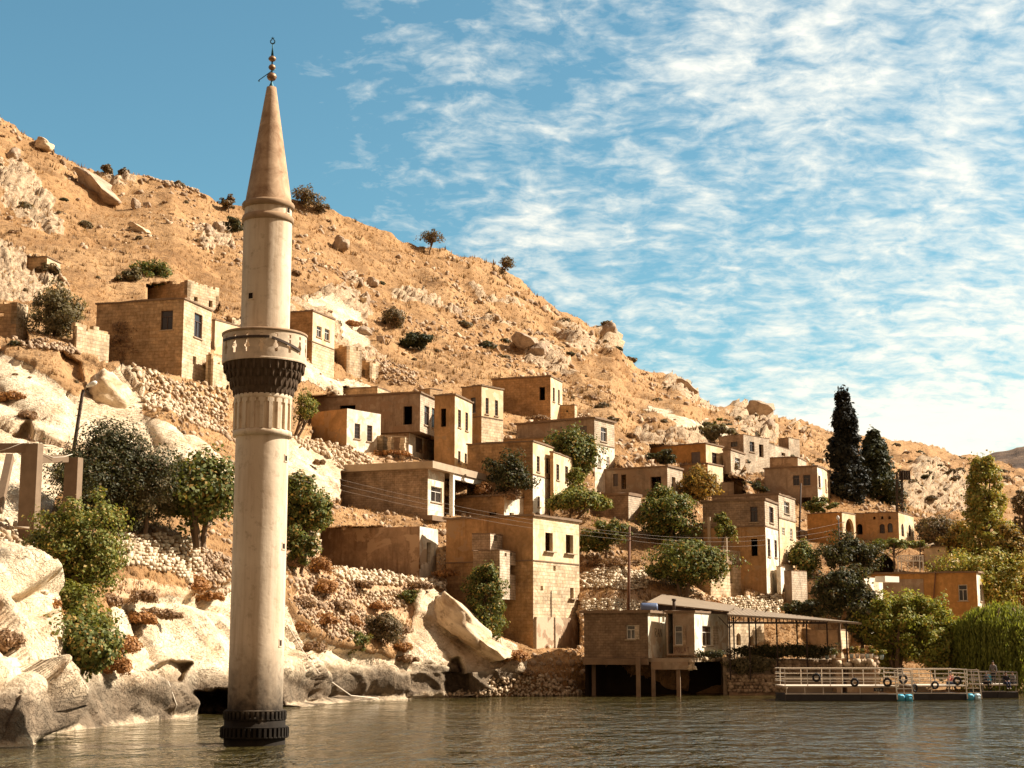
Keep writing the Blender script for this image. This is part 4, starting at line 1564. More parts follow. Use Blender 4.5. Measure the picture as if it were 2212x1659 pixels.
# --- middle row
hg = house("grey_house", "long grey rendered house with an overhanging bay of pale blocks", 'A', (1535, 1222, 1655), (300, 1262), (1760, 1285), m_grey, m_block2,
           [(1350, 1380, 1445, 1580, 'open'), (655, 1370, 828, 1420, 'open')], [(1578, 1380, 1632, 1590, 'lite'), (1660, 1405, 1715, 1620, 'lite')], roof=0.16, over=0.16, Y=161, deep=0.0, floor=True, yaw=17)
h = house("house_underfloor", "", 'A', (1410, 1660, 1915), (820, 1660), (1712, 1690), m_grey, m_white, [], [(1484, 1722, 1570, 1890, 'door')], roof=0.1, over=0, Y=161.8, parent=hg['root'], yaw=17)
h = house("rooftop_block", "small roof block of brown stone on the long grey house", 'A', (1068, 1163, 1262), (690, 1185), (1210, 1215), m_stone, m_stone2, [], [], roof=0.1, over=0.05, Y=168, deep=6, cat="house")
h = house("rooftop_block", "low dark walled yard behind the orange and cream house", 'A', (1640, 1180, 1300), (1520, 1190), (1775, 1185), m_stone, m_stone, [], [], roof=0.1, over=0.05, Y=172, deep=6, cat="house")
h = house("whitewashed_house", "low white-fronted house with two barred windows below the long grey house", 'A', (738, 1405, 1815), (350, 1455), (1105, 1470), m_ochre, m_white, [],
          [(818, 1570, 880, 1735, 'bars'), (955, 1590, 1012, 1765, 'bars')], roof=0, over=0, dY=0.0)
_h = h
mb = MB(h['og'])
for A_, B_ in ((h['L'], h['C']), (h['C'], h['R']), (h['R'], h['B']), (h['B'], h['L'])):
    pass
mb.face([h['L'] + UPV * (h['zt'] - .12), h['C'] + UPV * (h['zt'] - .12), h['R'] + UPV * (h['zt'] - .12), h['B'] + UPV * (h['zt'] - .12)])
mb.build("roof", m_slab, h['root'])
h = house("ochre_house", "narrow tall house with an orange side and a cream front of slit windows", 'A', (1912, 1242, 2085), (1690, 1250), (2100, 1318), m_ochre, m_cream, [(1757, 1405, 1815, 1605, 'open')],
          [(1945, 1420, 1978, 1615, 'bars'), (2025, 1450, 2055, 1650, 'bars'), (1946, 1870, 1973, 2000, 'bars'), (2016, 1895, 2042, 2005, 'bars')], roof=0.16, over=0.14, dY=1)
h = house("cream_house", "cream house with two tall windows between the narrow orange house and the big ochre block", 'B', (405, 452, 1085), (190, 520), (640, 515), m_ochre, m_cream,
          [(285, 595, 340, 765, 'bars')], [(448, 600, 482, 775, 'bars'), (550, 625, 585, 795, 'bars')], roof=0.14, over=0.1, split=(800, m_ochre, m_stone2))
h = house("ochre_stone_house", "biggest ochre stone house, uppermost of the middle group, with one dark square window", 'B', (1155, 352, 845), (520, 390), (1283, 415), m_orangestone, m_cream,
          [(1033, 480, 1095, 625, 'open')], [(1180, 488, 1202, 640, 'bars'), (1237, 512, 1256, 660, 'bars')], roof=0.18, over=0.1, dY=0)
h = house("stone_oven", "little stone oven block at the foot of the uppermost ochre house", 'B', (1418, 670, 840), (1255, 675), (1440, 690), m_orangestone, m_stone2, [(1325, 735, 1345, 755, 'open')], [], roof=0.1, over=0.05, cat="oven", yaw=20)
h = house("grey_roofed_house", "wide two-storey house of grey block over a white ground floor with two slit windows", 'B', (1632, 802, 1360), (785, 872), (1850, 850), m_grey, m_block2,
          [(1468, 905, 1552, 1040, 'shut')], [(1703, 920, 1770, 1075, 'frame'), (1673, 1220, 1703, 1355, 'bars'), (1765, 1240, 1797, 1350, 'bars')],
          roof=0.2, over=0.22, split=(1095, m_ochre, m_white), fmR=m_wframe)
h = house("ochre_stone_house", "ochre stone house behind the round bush, its tall cream end cut by two slit windows", 'B', (963, 1060, 1850), (250, 1092), (1183, 1118), m_orangestone, m_cream,
          [(597, 1185, 615, 1205, 'open')], [(1005, 1235, 1037, 1405, 'bars'), (1108, 1255, 1138, 1425, 'bars'), (1015, 1672, 1040, 1787, 'bars'), (1100, 1687, 1125, 1782, 'bars')],
          roof=0.14, over=0.1, split=(1430, m_orangestone, m_white), dY=2)
_Y8 = h['Y']
h = house("cream_house", "lower cream wing stepping down from the tall cream end, two slit windows", 'B', (1186, 1178, 1700), (1150, 1175), (1392, 1240), m_ochre, m_cream, [],
          [(1218, 1322, 1250, 1495, 'bars'), (1314, 1345, 1347, 1515, 'bars')], roof=0.12, over=0.08, Y=_Y8 + 3.2, yaw=19)
h = house("terrace_house", "low flat roof almost hidden behind the big fig tree", 'B', (1310, 1012, 1240), (620, 1045), (1500, 1068), m_ochre, m_cream, [], [], roof=0.14, over=0.1, Y=166)
h = house("grey_house", "stained grey house with an open doorway and a broken window above the big round trees", 'E', (490, 640, 1010), (-310, 690), (655, 690), m_grey, m_block2,
          [(308, 765, 425, 920, 'open'), (-100, 735, -45, 870, 'door'), (-12, 742, 42, 900, 'open')], [(543, 770, 582, 930, 'open')], roof=0.16, over=0.14, dY=0)
h = house("block_terrace", "brown block terrace wall standing below the stained grey house", 'D', (2003, 248, 570), (1590, 275), (2140, 285), m_block, m_block2, [], [], roof=0.25, over=0.1, Y=160, cat="house")
h = house("white_shed", "small white shed end right of the stained grey house", 'E', (640, 948, 1070), (560, 945), (745, 990), m_grey, m_white, [], [], roof=0.1, over=0.1, Y=163, cat="shed")
ho = house("ochre_house", "bright orange house with a long thin roof on the right half of the village", 'E', (910, 390, 640), (300, 440), (1098, 440), m_orange, m_cream, [(752, 497, 850, 620, 'shut')],
           [(978, 505, 1035, 625, 'frame')], roof=0.16, over=0.12, dY=-2)
h = house("annex", "", 'E', (1180, 462, 732), (1096, 445), (1338, 492), m_grey, m_block2, [], [(1228, 562, 1285, 672, 'frame')], roof=0.16, over=0.10, Y=ho['Y'] + 2.2, parent=ho['root'], floor=True, fmR=m_wframe)
h = house("lower_house", "lower cream room with a lattice window under the bright orange house", 'E', (930, 612, 980), (600, 640), (1096, 655), m_ochre, m_cream, [], [(985, 740, 1030, 870, 'bars')],
          roof=0.14, over=0.1, Y=ho['Y'] - 1.2)
h = house("stair_block", "low rendered stair wall below the dark porch of the orange house", 'E', (1215, 820, 980), (1080, 822), (1310, 862), m_grey, m_grey, [], [], roof=0.08, over=0.03, Y=ho['Y'] - 0.5, cat="wall")
h = house("back_porch", "", 'E', (1100, 735, 960), (1085, 735), (1330, 770), m_dark, m_brown, [], [(1112, 742, 1185, 860, 'open'), (1200, 750, 1312, 870, 'open')], roof=0.1, over=0.0, Y=ho['Y'] + 2.8, parent=ho['root'], yaw=24)
h = house("grey_block_house", "pale grey block house with a doorway, topmost at the right under the big boulder", 'E', (1320, 300, 570), (1050, 325), (1600, 345), m_block, m_block2, [(1180, 385, 1255, 440, 'frame')],
          [(1388, 385, 1440, 495, 'frame'), (1490, 415, 1540, 555, 'open')], roof=0.1, over=0.03, dY=1)
h = house("grey_block_house", "low pale block annex right of the topmost grey house", 'E', (1812, 338, 560), (1700, 345), (1930, 345), m_block, m_block2, [], [], roof=0.08, over=0.03, dY=3)
h = house("grey_block_house", "low front wall of pale blocks with a square hole below the boulder", 'E', (1585, 395, 570), (1500, 395), (1830, 425), m_block, m_block2, [], [(1735, 505, 1778, 550, 'open')], roof=0.08, over=0.03, dY=0, yaw=30)
h = house("brown_house", "plain brown windowless house behind the two-window grey house", 'E', (1910, 545, 760), (1345, 570), (2005, 590), m_brown, m_block2, [], [], roof=0.12, over=0.08, dY=0)
h = house("grey_house", "grey rendered house with a pair of windows and a dark gateway beside the cypress", 'E', (2122, 640, 1060), (1545, 672), (2175, 680), m_grey, m_white,
          [(1858, 750, 1930, 862, 'frame'), (1970, 745, 2050, 862, 'frame'), (1950, 990, 2055, 1115, 'open')], [(2136, 755, 2160, 885, 'bars')], roof=0.16, over=0.12, Y=186, fmL=m_shutter)
_Yg = h['Y']
h = house("ochre_house", "narrow orange house end squeezed between the grey house and the cypress", 'G', (98, 895, 1290), (30, 870), (180, 945), m_orange, m_cream, [], [(133, 1030, 145, 1160, 'bars'), (160, 1040, 170, 1165, 'bars')],
          roof=0.2, over=0.1, Y=_Yg + 4)
h = house("brown_house", "two-storey brown stone house above the stone stairs, big windows and an orange ground floor", 'F', (1412, 308, 1350), (735, 330), (1562, 345), m_block, m_block2,
          [(1255, 400, 1335, 568, 'frame'), (1265, 750, 1335, 938, 'open')],
          [(1463, 405, 1510, 578, 'frame'), (1445, 750, 1475, 945, 'bars'), (1520, 765, 1547, 955, 'bars'), (1497, 1128, 1515, 1200, 'open')], roof=0.2, over=0.12, split=(612, m_ochre, m_white), dY=0)
_Yb = h['Y']
_hb = h
h = house("brown_house", "taller brown stone house rising behind the two-storey house over the stairs", 'F', (1562, 252, 820), (840, 278), (1742, 290), m_block, m_block2, [],
          [(1625, 350, 1682, 478, 'frame'), (1600, 630, 1632, 712, 'bars'), (1688, 640, 1716, 752, 'bars')], roof=0.16, over=0.08, Y=_Yb + 5, split=(520, m_block, m_cream), fmR=m_wframe)
h = house("lower_house", "white ground-floor wing stepping right from the brown stone house above the stairs", 'F', (1585, 1045, 1350), (1540, 1045), (1632, 1090), m_white, m_white, [], [], roof=0.08, over=0.03, Y=_Yb + 1.5)
hbal = house("balcony_house", "low stone-faced house with a pillared roof balcony beside the big tree", 'F', (820, 985, 1375), (660, 985), (1197, 1005), m_stone, m_stone2, [],
             [(870, 1130, 910, 1217, 'open'), (1035, 1058, 1068, 1237, 'open')], roof=0.25, over=0.12, Y=_Yb - 3.5, yaw=38)
h = house("side_house", "rendered wall with a wooden door recess left of the balcony house", 'F', (790, 575, 960), (640, 580), (845, 600), m_brown, m_brown, [(722, 735, 785, 830, 'archopen')], [], roof=0.15, over=0.08, Y=_Yb + 2.5)
h = house("low_house", "flat rendered garden house behind the walnut tree, right of the white wing", 'F', (1705, 1095, 1360), (1622, 1095), (1870, 1130), m_grey, m_block2, [], [], roof=0.05, over=0.0, Y=149, yaw=40, cat="house")
h = house("low_house", "long brown rendered house hidden behind the walnut tree", 'F', (2240, 1190, 1500), (1712, 1195), (2330, 1210), m_brown, m_cream, [], [], roof=0.08, over=0.03, Y=152, yaw=22)
h = house("shed", "tiny white shed with a concrete lid right of the white wing", 'F', (1605, 1000, 1090), (1575, 1000), (1720, 1015), m_grey, m_white, [], [], roof=0.2, over=0.15, Y=156, cat="shed", yaw=36)

# ruined stone gateway in front of the white-fronted house
gw = empty("stone_gateway", ground(zx('C', 1290), zy('C', 290)), "small ruined stone gateway of two pillars and a lintel right of the white-fronted house", "gateway")
og = gw.location.copy()
Yw = og.y - .3
for (a_, b_, t_, c_) in ((1185, 1232, 55, 260), (1318, 1385, 62, 305)):
    p0_, p1_ = P(zx('C', a_), zy('C', c_), Yw), P(zx('C', b_), zy('C', t_), Yw)
    mb = MB(og)
    k_ = 5
    for i in range(k_):
        z0_, z1_ = p0_.z - .4 + (p1_.z - p0_.z + .4) * i / k_, p0_.z - .4 + (p1_.z - p0_.z + .4) * (i + 1) / k_ - .015
        mb.box(((p0_.x + p1_.x) / 2 + .03 * (-1) ** i, Yw + .3, (z0_ + z1_) / 2), p1_.x - p0_.x, .6, z1_ - z0_, R(-28))
    mb.build("pillar", m_stone2, gw)
mb = MB(og)
mb.bar(P(zx('C', 1150), zy('C', 48), Yw + .3), P(zx('C', 1390), zy('C', 60), Yw + .3), .4, .14)
mb.build("lintel", m_slab2, gw)
h = house("ruined_wall", "short broken wall between the white-fronted house and the stone gateway", 'C', (1130, 20, 230), (1060, 20), (1186, 50), m_stone2, m_stone2, [], [], roof=0, jag=0.5, cat="ruin", yaw=30)

# --- right side
ha = house("arched_house", "ochre house with arched windows and three round vents below the cypress", 'H', (895, 168, 520), (438, 190), (1056, 190), m_ochre, m_cream,
           [(460, 300, 522, 412, 'archopen'), (700, 300, 755, 400, 'archbars'), (783, 290, 838, 390, 'arch'), (632, 222, 658, 254, 'archopen'), (714, 220, 741, 252, 'archopen'), (791, 218, 817, 250, 'archopen')],
           [(928, 298, 955, 430, 'archbars'), (1003, 310, 1030, 430, 'archbars')], roof=0.12, over=0.05, Y=174, yaw=28)
h = house("arched_gate_house", "orange walled court with one tall pointed arch next to the arched house", 'H', (305, 172, 560), (-60, 190), (445, 200), m_orange, m_cream, [], [(345, 245, 432, 480, 'archopen')],
          roof=0.1, over=0.05, Y=171, yaw=34)
hl = house("orange_house", "long orange house with a white framed window behind the waterside shrubs", 'H', (1712, 790, 1200), (395, 812), (1872, 818), m_orange, m_white, [(1525, 935, 1620, 1105, 'frame')],
           [(1750, 935, 1783, 1110, 'lite'), (1808, 938, 1842, 1110, 'lite')], roof=0.18, over=0.2, Y=153, fmL=m_wframe, fmR=m_wframe, yaw=25)
w = hl['wl']
h = house("porch", "", 'H', (540, 850, 1200), (395, 850), (732, 872), m_ochre, m_white, [], [(610, 1000, 665, 1200, 'door')], roof=0.06, over=0.02, Y=150.2, parent=hl['root'], yaw=35)
addbox(hl, "pale_wall_panel", m_grey, 745, 880, 1165, 1190, 'L', 0.06)
mb = MB(hl['og'])
p0, p1 = P(zx('H', 705), zy('H', 872), 150.5), P(zx('H', 852), zy('H', 900), 151.8)
mb.box((p0 + p1) / 2 + Vector((0, 0, 0.05)), (p1 - p0).length, 1.2, 0.55, math.atan2(p1.y - p0.y, p1.x - p0.x))
mb.build("awning", m_white_paint, hl['root'])
mb = MB(hl['og'])
_p = [ray_plane(zx('H', a_), zy('H', b_), hl['wl'].A + hl['wl'].n * 0.12, hl['wl'].n) for a_, b_ in ((1290, 800), (1283, 850), (1268, 1060), (1266, 1150))]
mb.tube(_p, 0.06, 8)
mb.build("drainpipe", m_rust, hl['root'])
h = house("white_hut", "little pale hut with a black stovepipe between the vine arbour and the poplar", 'H', (1388, 530, 720), (1165, 540), (1560, 548), m_cream, m_cream, [(1310, 572, 1326, 588, 'open')], [], roof=0.12, over=0.15, Y=171, cat="hut", yaw=28)
mb = MB(h['og'])
_p = [ray_plane(zx('H', a_), zy('H', b_), h['wr'].A + h['wr'].n * 0.25, h['wr'].n) for a_, b_ in ((1432, 640), (1432, 600), (1440, 596), (1458, 590), (1458, 515))]
mb.tube(_p, 0.085, 8)
mb.build("stovepipe", m_iron, h['root'])

# --- the two big buildings at the water, centre
hc = house("concrete_house", "half finished house of brown cement block under a heavy concrete roof slab", 'C', (1618, 405, 912), (665, 430), (1800, 450), m_block, m_white, [], [(1650, 600, 1770, 770, 'frame')],
           roof=0.0, over=0, Y=143, deep=0, floor=True, yaw=22, fmR=m_wframe)
H = hc
og = H['og']
# big roof slab reaching over the open porch
zt = H['zt']
th = 0.62
Ls = H['L'] + H['dL'] * 0.5 - H['dR'] * 0.9
Cs = H['C'] - H['dL'] * 0.9 - H['dR'] * 0.9
sR = along(Vector((Cs.x, Cs.y, zt)), H['dR'], zx('D', 455))
Rs = Cs + H['dR'] * min(sR, 16)
Bs = Ls + H['dR'] * min(sR, 16)
mb = MB(og)
lo = [p + UPV * (zt - 0.02) for p in (Ls, Cs, Rs, Bs)]
hi = [p + UPV * (zt + th) for p in (Ls, Cs, Rs, Bs)]
for i in range(4):
    j = (i + 1) % 4
    mb.face([lo[i], lo[j], hi[j], hi[i]])
mb.face(hi); mb.face(lo[::-1])
mb.build("roof", m_slab2, H['root'])
# white porch frame: post, beam, post
pw = H['wr']
A1 = Cs + H['dR'] * 1.0
sA = along(Vector((A1.x, A1.y, zt)), H['dR'], zx('C', 1918))
sB = along(Vector((A1.x, A1.y, zt)), H['dR'], zx('C', 2222))
pA, pB = A1 + H['dR'] * sA + H['dL'] * 0.35, A1 + H['dR'] * min(sB, 15) + H['dL'] * 0.35
zfl = H['zb']
mb = MB(og)
mb.box(pA + UPV * ((zt + zfl) / 2), 0.38, 0.38, zt - zfl, math.atan2(H['dL'].y, H['dL'].x))
mb.build("porch_post", m_white_paint, H['root'])
mb = MB(og)
mb.box(pB + UPV * ((zt + zfl) / 2), 0.38, 0.38, zt - zfl, math.atan2(H['dL'].y, H['dL'].x))
mb.build("porch_post", m_white_paint, H['root'])
mb = MB(og)
mb.bar(pA + H['dR'] * 0.2 + UPV * (zt - 0.30), pB - H['dR'] * 0.2 + UPV * (zt - 0.30), 0.34, 0.50)
mb.build("porch_beam", m_white_paint, H['root'])
# floor slab, dark undercroft with piers
mb = MB(og)
Fs = [H['L'] - H['dR'] * .25, H['C'] - H['dR'] * .25 - H['dL'] * .6, pB - H['dL'] * .6 + H['dR'] * .6, H['L'] + H['dR'] * 10]
lo = [p + UPV * (zfl - 0.45) for p in Fs]
hi = [p + UPV * (zfl + 0.02) for p in Fs]
for i in range(4):
    j = (i + 1) % 4
    mb.face([lo[i], lo[j], hi[j], hi[i]])
mb.face(hi); mb.face(lo[::-1])
mb.build("floor_slab", m_slab, H['root'])
for f in (0.02, 0.34, 0.52, 0.97):
    mb = MB(og)
    q = H['L'].lerp(H['C'], f)
    mb.box(q + H['dR'] * 0.4 + UPV * (zfl - 2.6), 0.5, 0.5, 4.4, math.atan2(H['dL'].y, H['dL'].x))
    mb.build("pier", m_block, H['root'])
mb = MB(og)
q0, q1 = H['L'] + H['dR'] * 3.2, H['C'] + H['dR'] * 3.2
mb.face([q0 + UPV * (zfl - 5), q1 + UPV * (zfl - 5), q1 + UPV * (zfl - .4), q0 + UPV * (zfl - .4)], [(0, 0), (9, 0), (9, 4), (0, 4)])
mb.build("back_wall", m_brown, H['root'])
h = house("brown_house", "long low stained brown house with a narrow white end, right of the stone heap", 'C', (1530, 1030, 1585), (440, 1045), (1728, 1068), m_brown, m_white, [], [(1605, 1205, 1648, 1430, 'open')],
          roof=0, over=0, Y=136.5, yaw=20)
mb = MB(h['og'])
mb.face([h['L'] + UPV * (h['zt'] - .3), h['C'] + UPV * (h['zt'] - .3), h['R'] + UPV * (h['zt'] - .3), h['B'] + UPV * (h['zt'] - .3)])
mb.build("roof", m_slab, h['root'])
h = house("ochre_house", "small ochre room behind the white porch frame of the half finished house", 'D', (650, 265, 520), (-20, 310), (955, 325), m_orangestone, m_white, [(480, 462, 566, 500, 'open')], [(708, 466, 758, 500, 'open')], roof=0.14, over=0.12, Y=149)

hbig = house("tall_house", "tall waterside house with two empty window holes over old stone masonry", 'D', (965, 478, 1945), (20, 512), (1465, 535), m_ochre, m_cream, [],
             [(1098, 685, 1180, 890, 'open'), (1322, 708, 1402, 912, 'open'), (1185, 1045, 1212, 1100, 'open'), (1048, 1265, 1075, 1315, 'open'), (1368, 1285, 1408, 1400, 'open')],
             roof=0.18, over=0.2, split=(985, m_orangestone, m_stone2), Y=133.0, sill=True, yaw=30)
# cement skirt at its foot
w = hbig['wr']
mb = MB(og := hbig['og'])
w.z = 'D'
zsk = P(zx('D', 965), zy('D', 1600), hbig['Y']).z
mb.box(w.pt(w.L * .46, (zsk + w.z0) / 2, 0.08), w.L * .88, 0.28, zsk - w.z0, axes=(w.u, w.n, UPV))
mb.build("cement_skirt", plaster("rough_cement", (0.40, 0.27, 0.17), (0.25, 0.15, 0.09), 0.4, (0.52, 0.39, 0.26), 0.9), hbig['root'])
h = house("block_outhouse", "square cement-block box corbelled from the side of the tall waterside house, with a row of vents", 'D', (603, 870, 1405), (312, 885), (812, 882), m_block, m_block2, [],
          [(655, 905, 678, 940, 'open'), (718, 908, 740, 942, 'open'), (778, 912, 798, 946, 'open'), (718, 1040, 778, 1142, 'open')], roof=0.06, over=0.02, Y=130.6, deep=0, floor=True, yaw=22, parent=hbig['root'])
h = house("block_outhouse", "", 'D', (500, 688, 880), (300, 695), (630, 700), m_block, m_block2, [], [(538, 705, 582, 775, 'open')], roof=0.06, over=0.02, Y=132.0, deep=0, floor=True, yaw=22, parent=hbig['root'])

# --- boathouse on piers
hbt = house("lake_house", "flat-roofed lake house on piers, brown block left half", 'I', (832, 282, 805), (135, 282), (1030, 300), m_dblock, m_white,
            [(598, 447, 692, 600, 'frame')], [(988, 350, 1014, 415, 'open')], roof=0.22, over=0.3, Y=127.5, deep=0, floor=True, yaw=22, fmL=m_wframe)
hbt['root']['label'] = "flat-roofed lake house on piers, half brown block and half peeling white"
h = house("white_room", "", 'I', (1335, 285, 775), (1030, 300), (1705, 312), m_grey, m_white, [(1122, 452, 1208, 665, 'frame'), (1034, 312, 1106, 758, 'open')], [(1425, 455, 1535, 672, 'frame')],
          roof=0.18, over=0.14, Y=127.6, deep=0, floor=True, yaw=24, parent=hbt['root'], fmL=m_wframe, fmR=m_wframe)
hw = h
og = hbt['og']
# boarded halves of the two windows and the square blocked one
addbox(hbt, "patched_masonry", m_block2, 695, 448, 740, 600, 'L', 0.05)
for (x0, y0, x1, y1) in ((1212, 452, 1250, 658),):
    w = hw['wl']
    u0, u1, a, b = w.rect(x0, y0, x1, y1)
    mb = MB(og); mb.box(w.pt((u0 + u1) / 2, (a + b) / 2, .03), u1 - u0, .06, b - a, axes=(w.u, w.n, UPV)); mb.build("patched_masonry", m_block, hbt['root'])
w = hw['wr']
u0, u1, a, b = w.rect(1540, 455, 1592, 668)
mb = MB(og); mb.box(w.pt((u0 + u1) / 2, (a + b) / 2, .03), u1 - u0, .06, b - a, axes=(w.u, w.n, UPV)); mb.build("patched_masonry", m_block2, hbt['root'])


# sprayed letters
def strokes_on(w, x0, y0, x1, y1, letters, th, name, mat, root, og):
    u0, u1, a, b = w.rect(x0, y0, x1, y1)
    mb = MB(og)
    k = len(letters)
    gw = (u1 - u0) / k
    for i, L_ in enumerate(letters):
        for s_ in L_:
            for (p, q) in zip(s_[:-1], s_[1:]):
                A_ = w.pt(u0 + gw * (i + 0.1 + p[0] * 0.72), a + (b - a) * p[1], 0.012)
                B_ = w.pt(u0 + gw * (i + 0.1 + q[0] * 0.72), a + (b - a) * q[1], 0.012)
                mb.bar(A_, B_, 0.012, th, w.n.cross(B_ - A_).normalized() if (B_ - A_).length > 0 else UPV)
    return mb.build(name, mat, root)


m_spray = simple("sprayed_paint", (0.07, 0.05, 0.045), 0.8, 0.2, 0, 0.2)
m_sprayr = simple("red_brown_paint", (0.17, 0.09, 0.065), 0.8, 0.2, 0, 0.2)
Lt = {'P': [[(0, 0), (0, 1), (.8, .95), (.9, .7), (.7, .52), (0, .5)]], 'O': [[(.5, 0), (.1, .2), (0, .5), (.15, .85), (.5, 1), (.85, .8), (1, .5), (.85, .15), (.5, 0)]],
      'L': [[(.1, 1), (.1, 0), (.9, 0.02)]], 'A': [[(0, 0), (.5, 1), (1, 0)], [(.2, .38), (.8, .38)]], 'T': [[(0, 1), (1, 1)], [(.5, 1), (.5, 0)]],
      'K': [[(.1, 0), (.1, 1)], [(.9, 1), (.1, .5), (.9, 0)]], 'R': [[(0, 0), (0, 1), (.8, .95), (.85, .65), (0, .52), (.9, 0)]], 'N': [[(0, 0), (0, 1), (1, 0), (1, 1)]],
      'V': [[(0, 1), (.5, 0), (1, 1)]], 'e': [[(.05, .35), (.9, .4), (.75, .68), (.3, .68), (.05, .3), (.3, 0), (.85, .08)]]}
strokes_on(hbt['wr'], 905, 485, 988, 575, [Lt['R'], Lt['A'], Lt['N']], 0.06, "graffiti", m_spray, hbt['root'], og)
strokes_on(hw['wl'], 1120, 690, 1288, 745, [Lt['P'], Lt['O'], Lt['L'], Lt['A'], Lt['T']], 0.05, "graffiti", m_sprayr, hbt['root'], og)
# door strip
w = hw['wl']
# substructure: beams, piers, dark chamber walls
zf = hbt['zb']
Lg, Cg, dL, dR = hbt['L'], hbt['C'], hbt['dL'], hbt['dR']
mb = MB(og)
mb.bar(Lg - dR * .1 + UPV * (zf - .28), Cg - dR * .1 + UPV * (zf - .28), 0.35, 0.5)
mb.build("edge_beam", m_slab, hbt['root'])


def pier(px0, px1, ytop, Yp, mat=m_slab2, ybot=None):
    a_, b_ = P(zx('I', px0), zy('I', ytop), Yp), P(zx('I', px1), zy('I', ytop), Yp)
    zt_ = a_.z
    mb = MB(og)
    wd_ = max(0.3, (b_.x - a_.x))
    mb.box(Vector(((a_.x + b_.x) / 2, Yp + wd_ / 2, (zt_ - 1.5) / 2)), wd_, wd_, zt_ + 1.5, R(-12))
    return mb.build("pier", mat, hbt['root'])


pier(705, 750, 800, 127.0, m_slab)
pier(872, 912, 845, 127.7, m_slab)
pier(1148, 1184, 935, 127.4, m_slab)
pier(1652, 1697, 800, 132.0)
pier(225, 262, 830, 130.5, m_slab)
mb = MB(og)
q0, q1 = P(zx('I', 868), zy('I', 800), 127.9), P(zx('I', 1275), zy('I', 800), 127.3)
z1_, z0_ = P(zx('I', 1000), zy('I', 845), 127.6).z, P(zx('I', 1000), zy('I', 930), 127.6).z
mb.bar(Vector((q0.x, q0.y, (z1_ + z0_) / 2)), Vector((q1.x, q1.y, (z1_ + z0_) / 2)), 0.35, z1_ - z0_)
mb.build("edge_beam", m_grey, hbt['root'])
mb = MB(og)
fl = [hbt['L'] - dR * .2, hw['C'] - hw['dR'] * .35 - hw['dL'] * .1, hw['R'] + hw['dR'] * .2, hw['R'] + hw['dL'] * 11]
lo = [p + UPV * (zf - .30) for p in fl]
hi = [p + UPV * (zf - .012) for p in fl]
for i in range(4):
    j = (i + 1) % 4
    mb.face([lo[i], lo[j], hi[j], hi[i]])
mb.face(hi); mb.face(lo[::-1])
mb.build("floor_slab", m_slab2, hbt['root'])
# back and side walls of the flooded chamber
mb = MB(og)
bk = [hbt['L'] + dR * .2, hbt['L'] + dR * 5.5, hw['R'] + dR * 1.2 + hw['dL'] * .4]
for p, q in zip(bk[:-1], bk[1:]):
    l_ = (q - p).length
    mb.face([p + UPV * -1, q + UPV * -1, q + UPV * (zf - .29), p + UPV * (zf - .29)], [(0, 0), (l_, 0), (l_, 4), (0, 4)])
mb.build("chamber_wall", m_chamber_shade, hbt['root'])
# the hillside is cut back where a house is dug into it
for poly, w in CARVE:
    x0_, x1_ = min(a for a, b in poly), max(a for a, b in poly)
    i0, i1 = np.searchsorted(gx, x0_ - 6), np.searchsorted(gx, x1_ + 6)
    if i1 <= i0:
        continue
    sub = np.s_[:, i0:i1]
    q = GRID_V[sub].reshape(-1, 3)
    fwv = q[:, 1] * CP_ + (q[:, 2] - CAMH) * SP_
    upv = -q[:, 1] * SP_ + (q[:, 2] - CAMH) * CP_
    ppx, ppy = CX + F0 * q[:, 0] / fwv, CY - F0 * upv / fwv
    ins = inpoly(ppx, ppy, poly)
    d = q - np.array([0, 0, CAMH])
    nn = np.array(w.n)
    den = d @ nn
    tpl = ((np.array(w.A) - np.array([0, 0, CAMH])) @ nn) / np.where(np.abs(den) < 1e-6, 1e-6, den)
    need = tpl + 0.9 / np.maximum(d[:, 1], 1)
    k = ins & (need > 1) & (tpl > 0) & (tpl < 1.5)
    q2 = q.copy()
    q2[k] = np.array([0, 0, CAMH]) + d[k] * need[k][:, None]
    GRID_V[sub] = q2.reshape(GRID_V[sub].shape)
hill = build_hill()
for hh_ in []:
    print(hh_)

# ------------------------------------------------------------------ stones
def ico(sub):
    bm = bmesh.new()
    bmesh.ops.create_icosphere(bm, subdivisions=sub, radius=1.0)
    v = np.array([x.co[:] for x in bm.verts])
    f = np.array([[q.index for q in t.verts] for t in bm.faces])
    bm.free()
    return v, f


ICO1, ICOF1 = ico(1)
ICO3, ICOF3 = ico(4)
RNG = np.random.default_rng(7)


def rotm(rng, k):
    q = rng.normal(size=(k, 4))
    q /= np.linalg.norm(q, axis=1, keepdims=True)
    w, x, y, z = q.T
    return np.stack([np.stack([1 - 2 * (y * y + z * z), 2 * (x * y - z * w), 2 * (x * z + y * w)], -1),
                     np.stack([2 * (x * y + z * w), 1 - 2 * (x * x + z * z), 2 * (y * z - x * w)], -1),
                     np.stack([2 * (x * z - y * w), 2 * (y * z + x * w), 1 - 2 * (x * x + y * y)], -1)], 1)


CUBEV = np.array([[i, j, k] for i in (-1, 1) for j in (-1, 1) for k in (-1, 1)], float) * 0.8


CUBEF = np.array([[0, 1, 3], [0, 3, 2], [4, 6, 7], [4, 7, 5], [0, 4, 5], [0, 5, 1], [2, 3, 7], [2, 7, 6], [0, 2, 6], [0, 6, 4], [1, 5, 7], [1, 7, 3]])


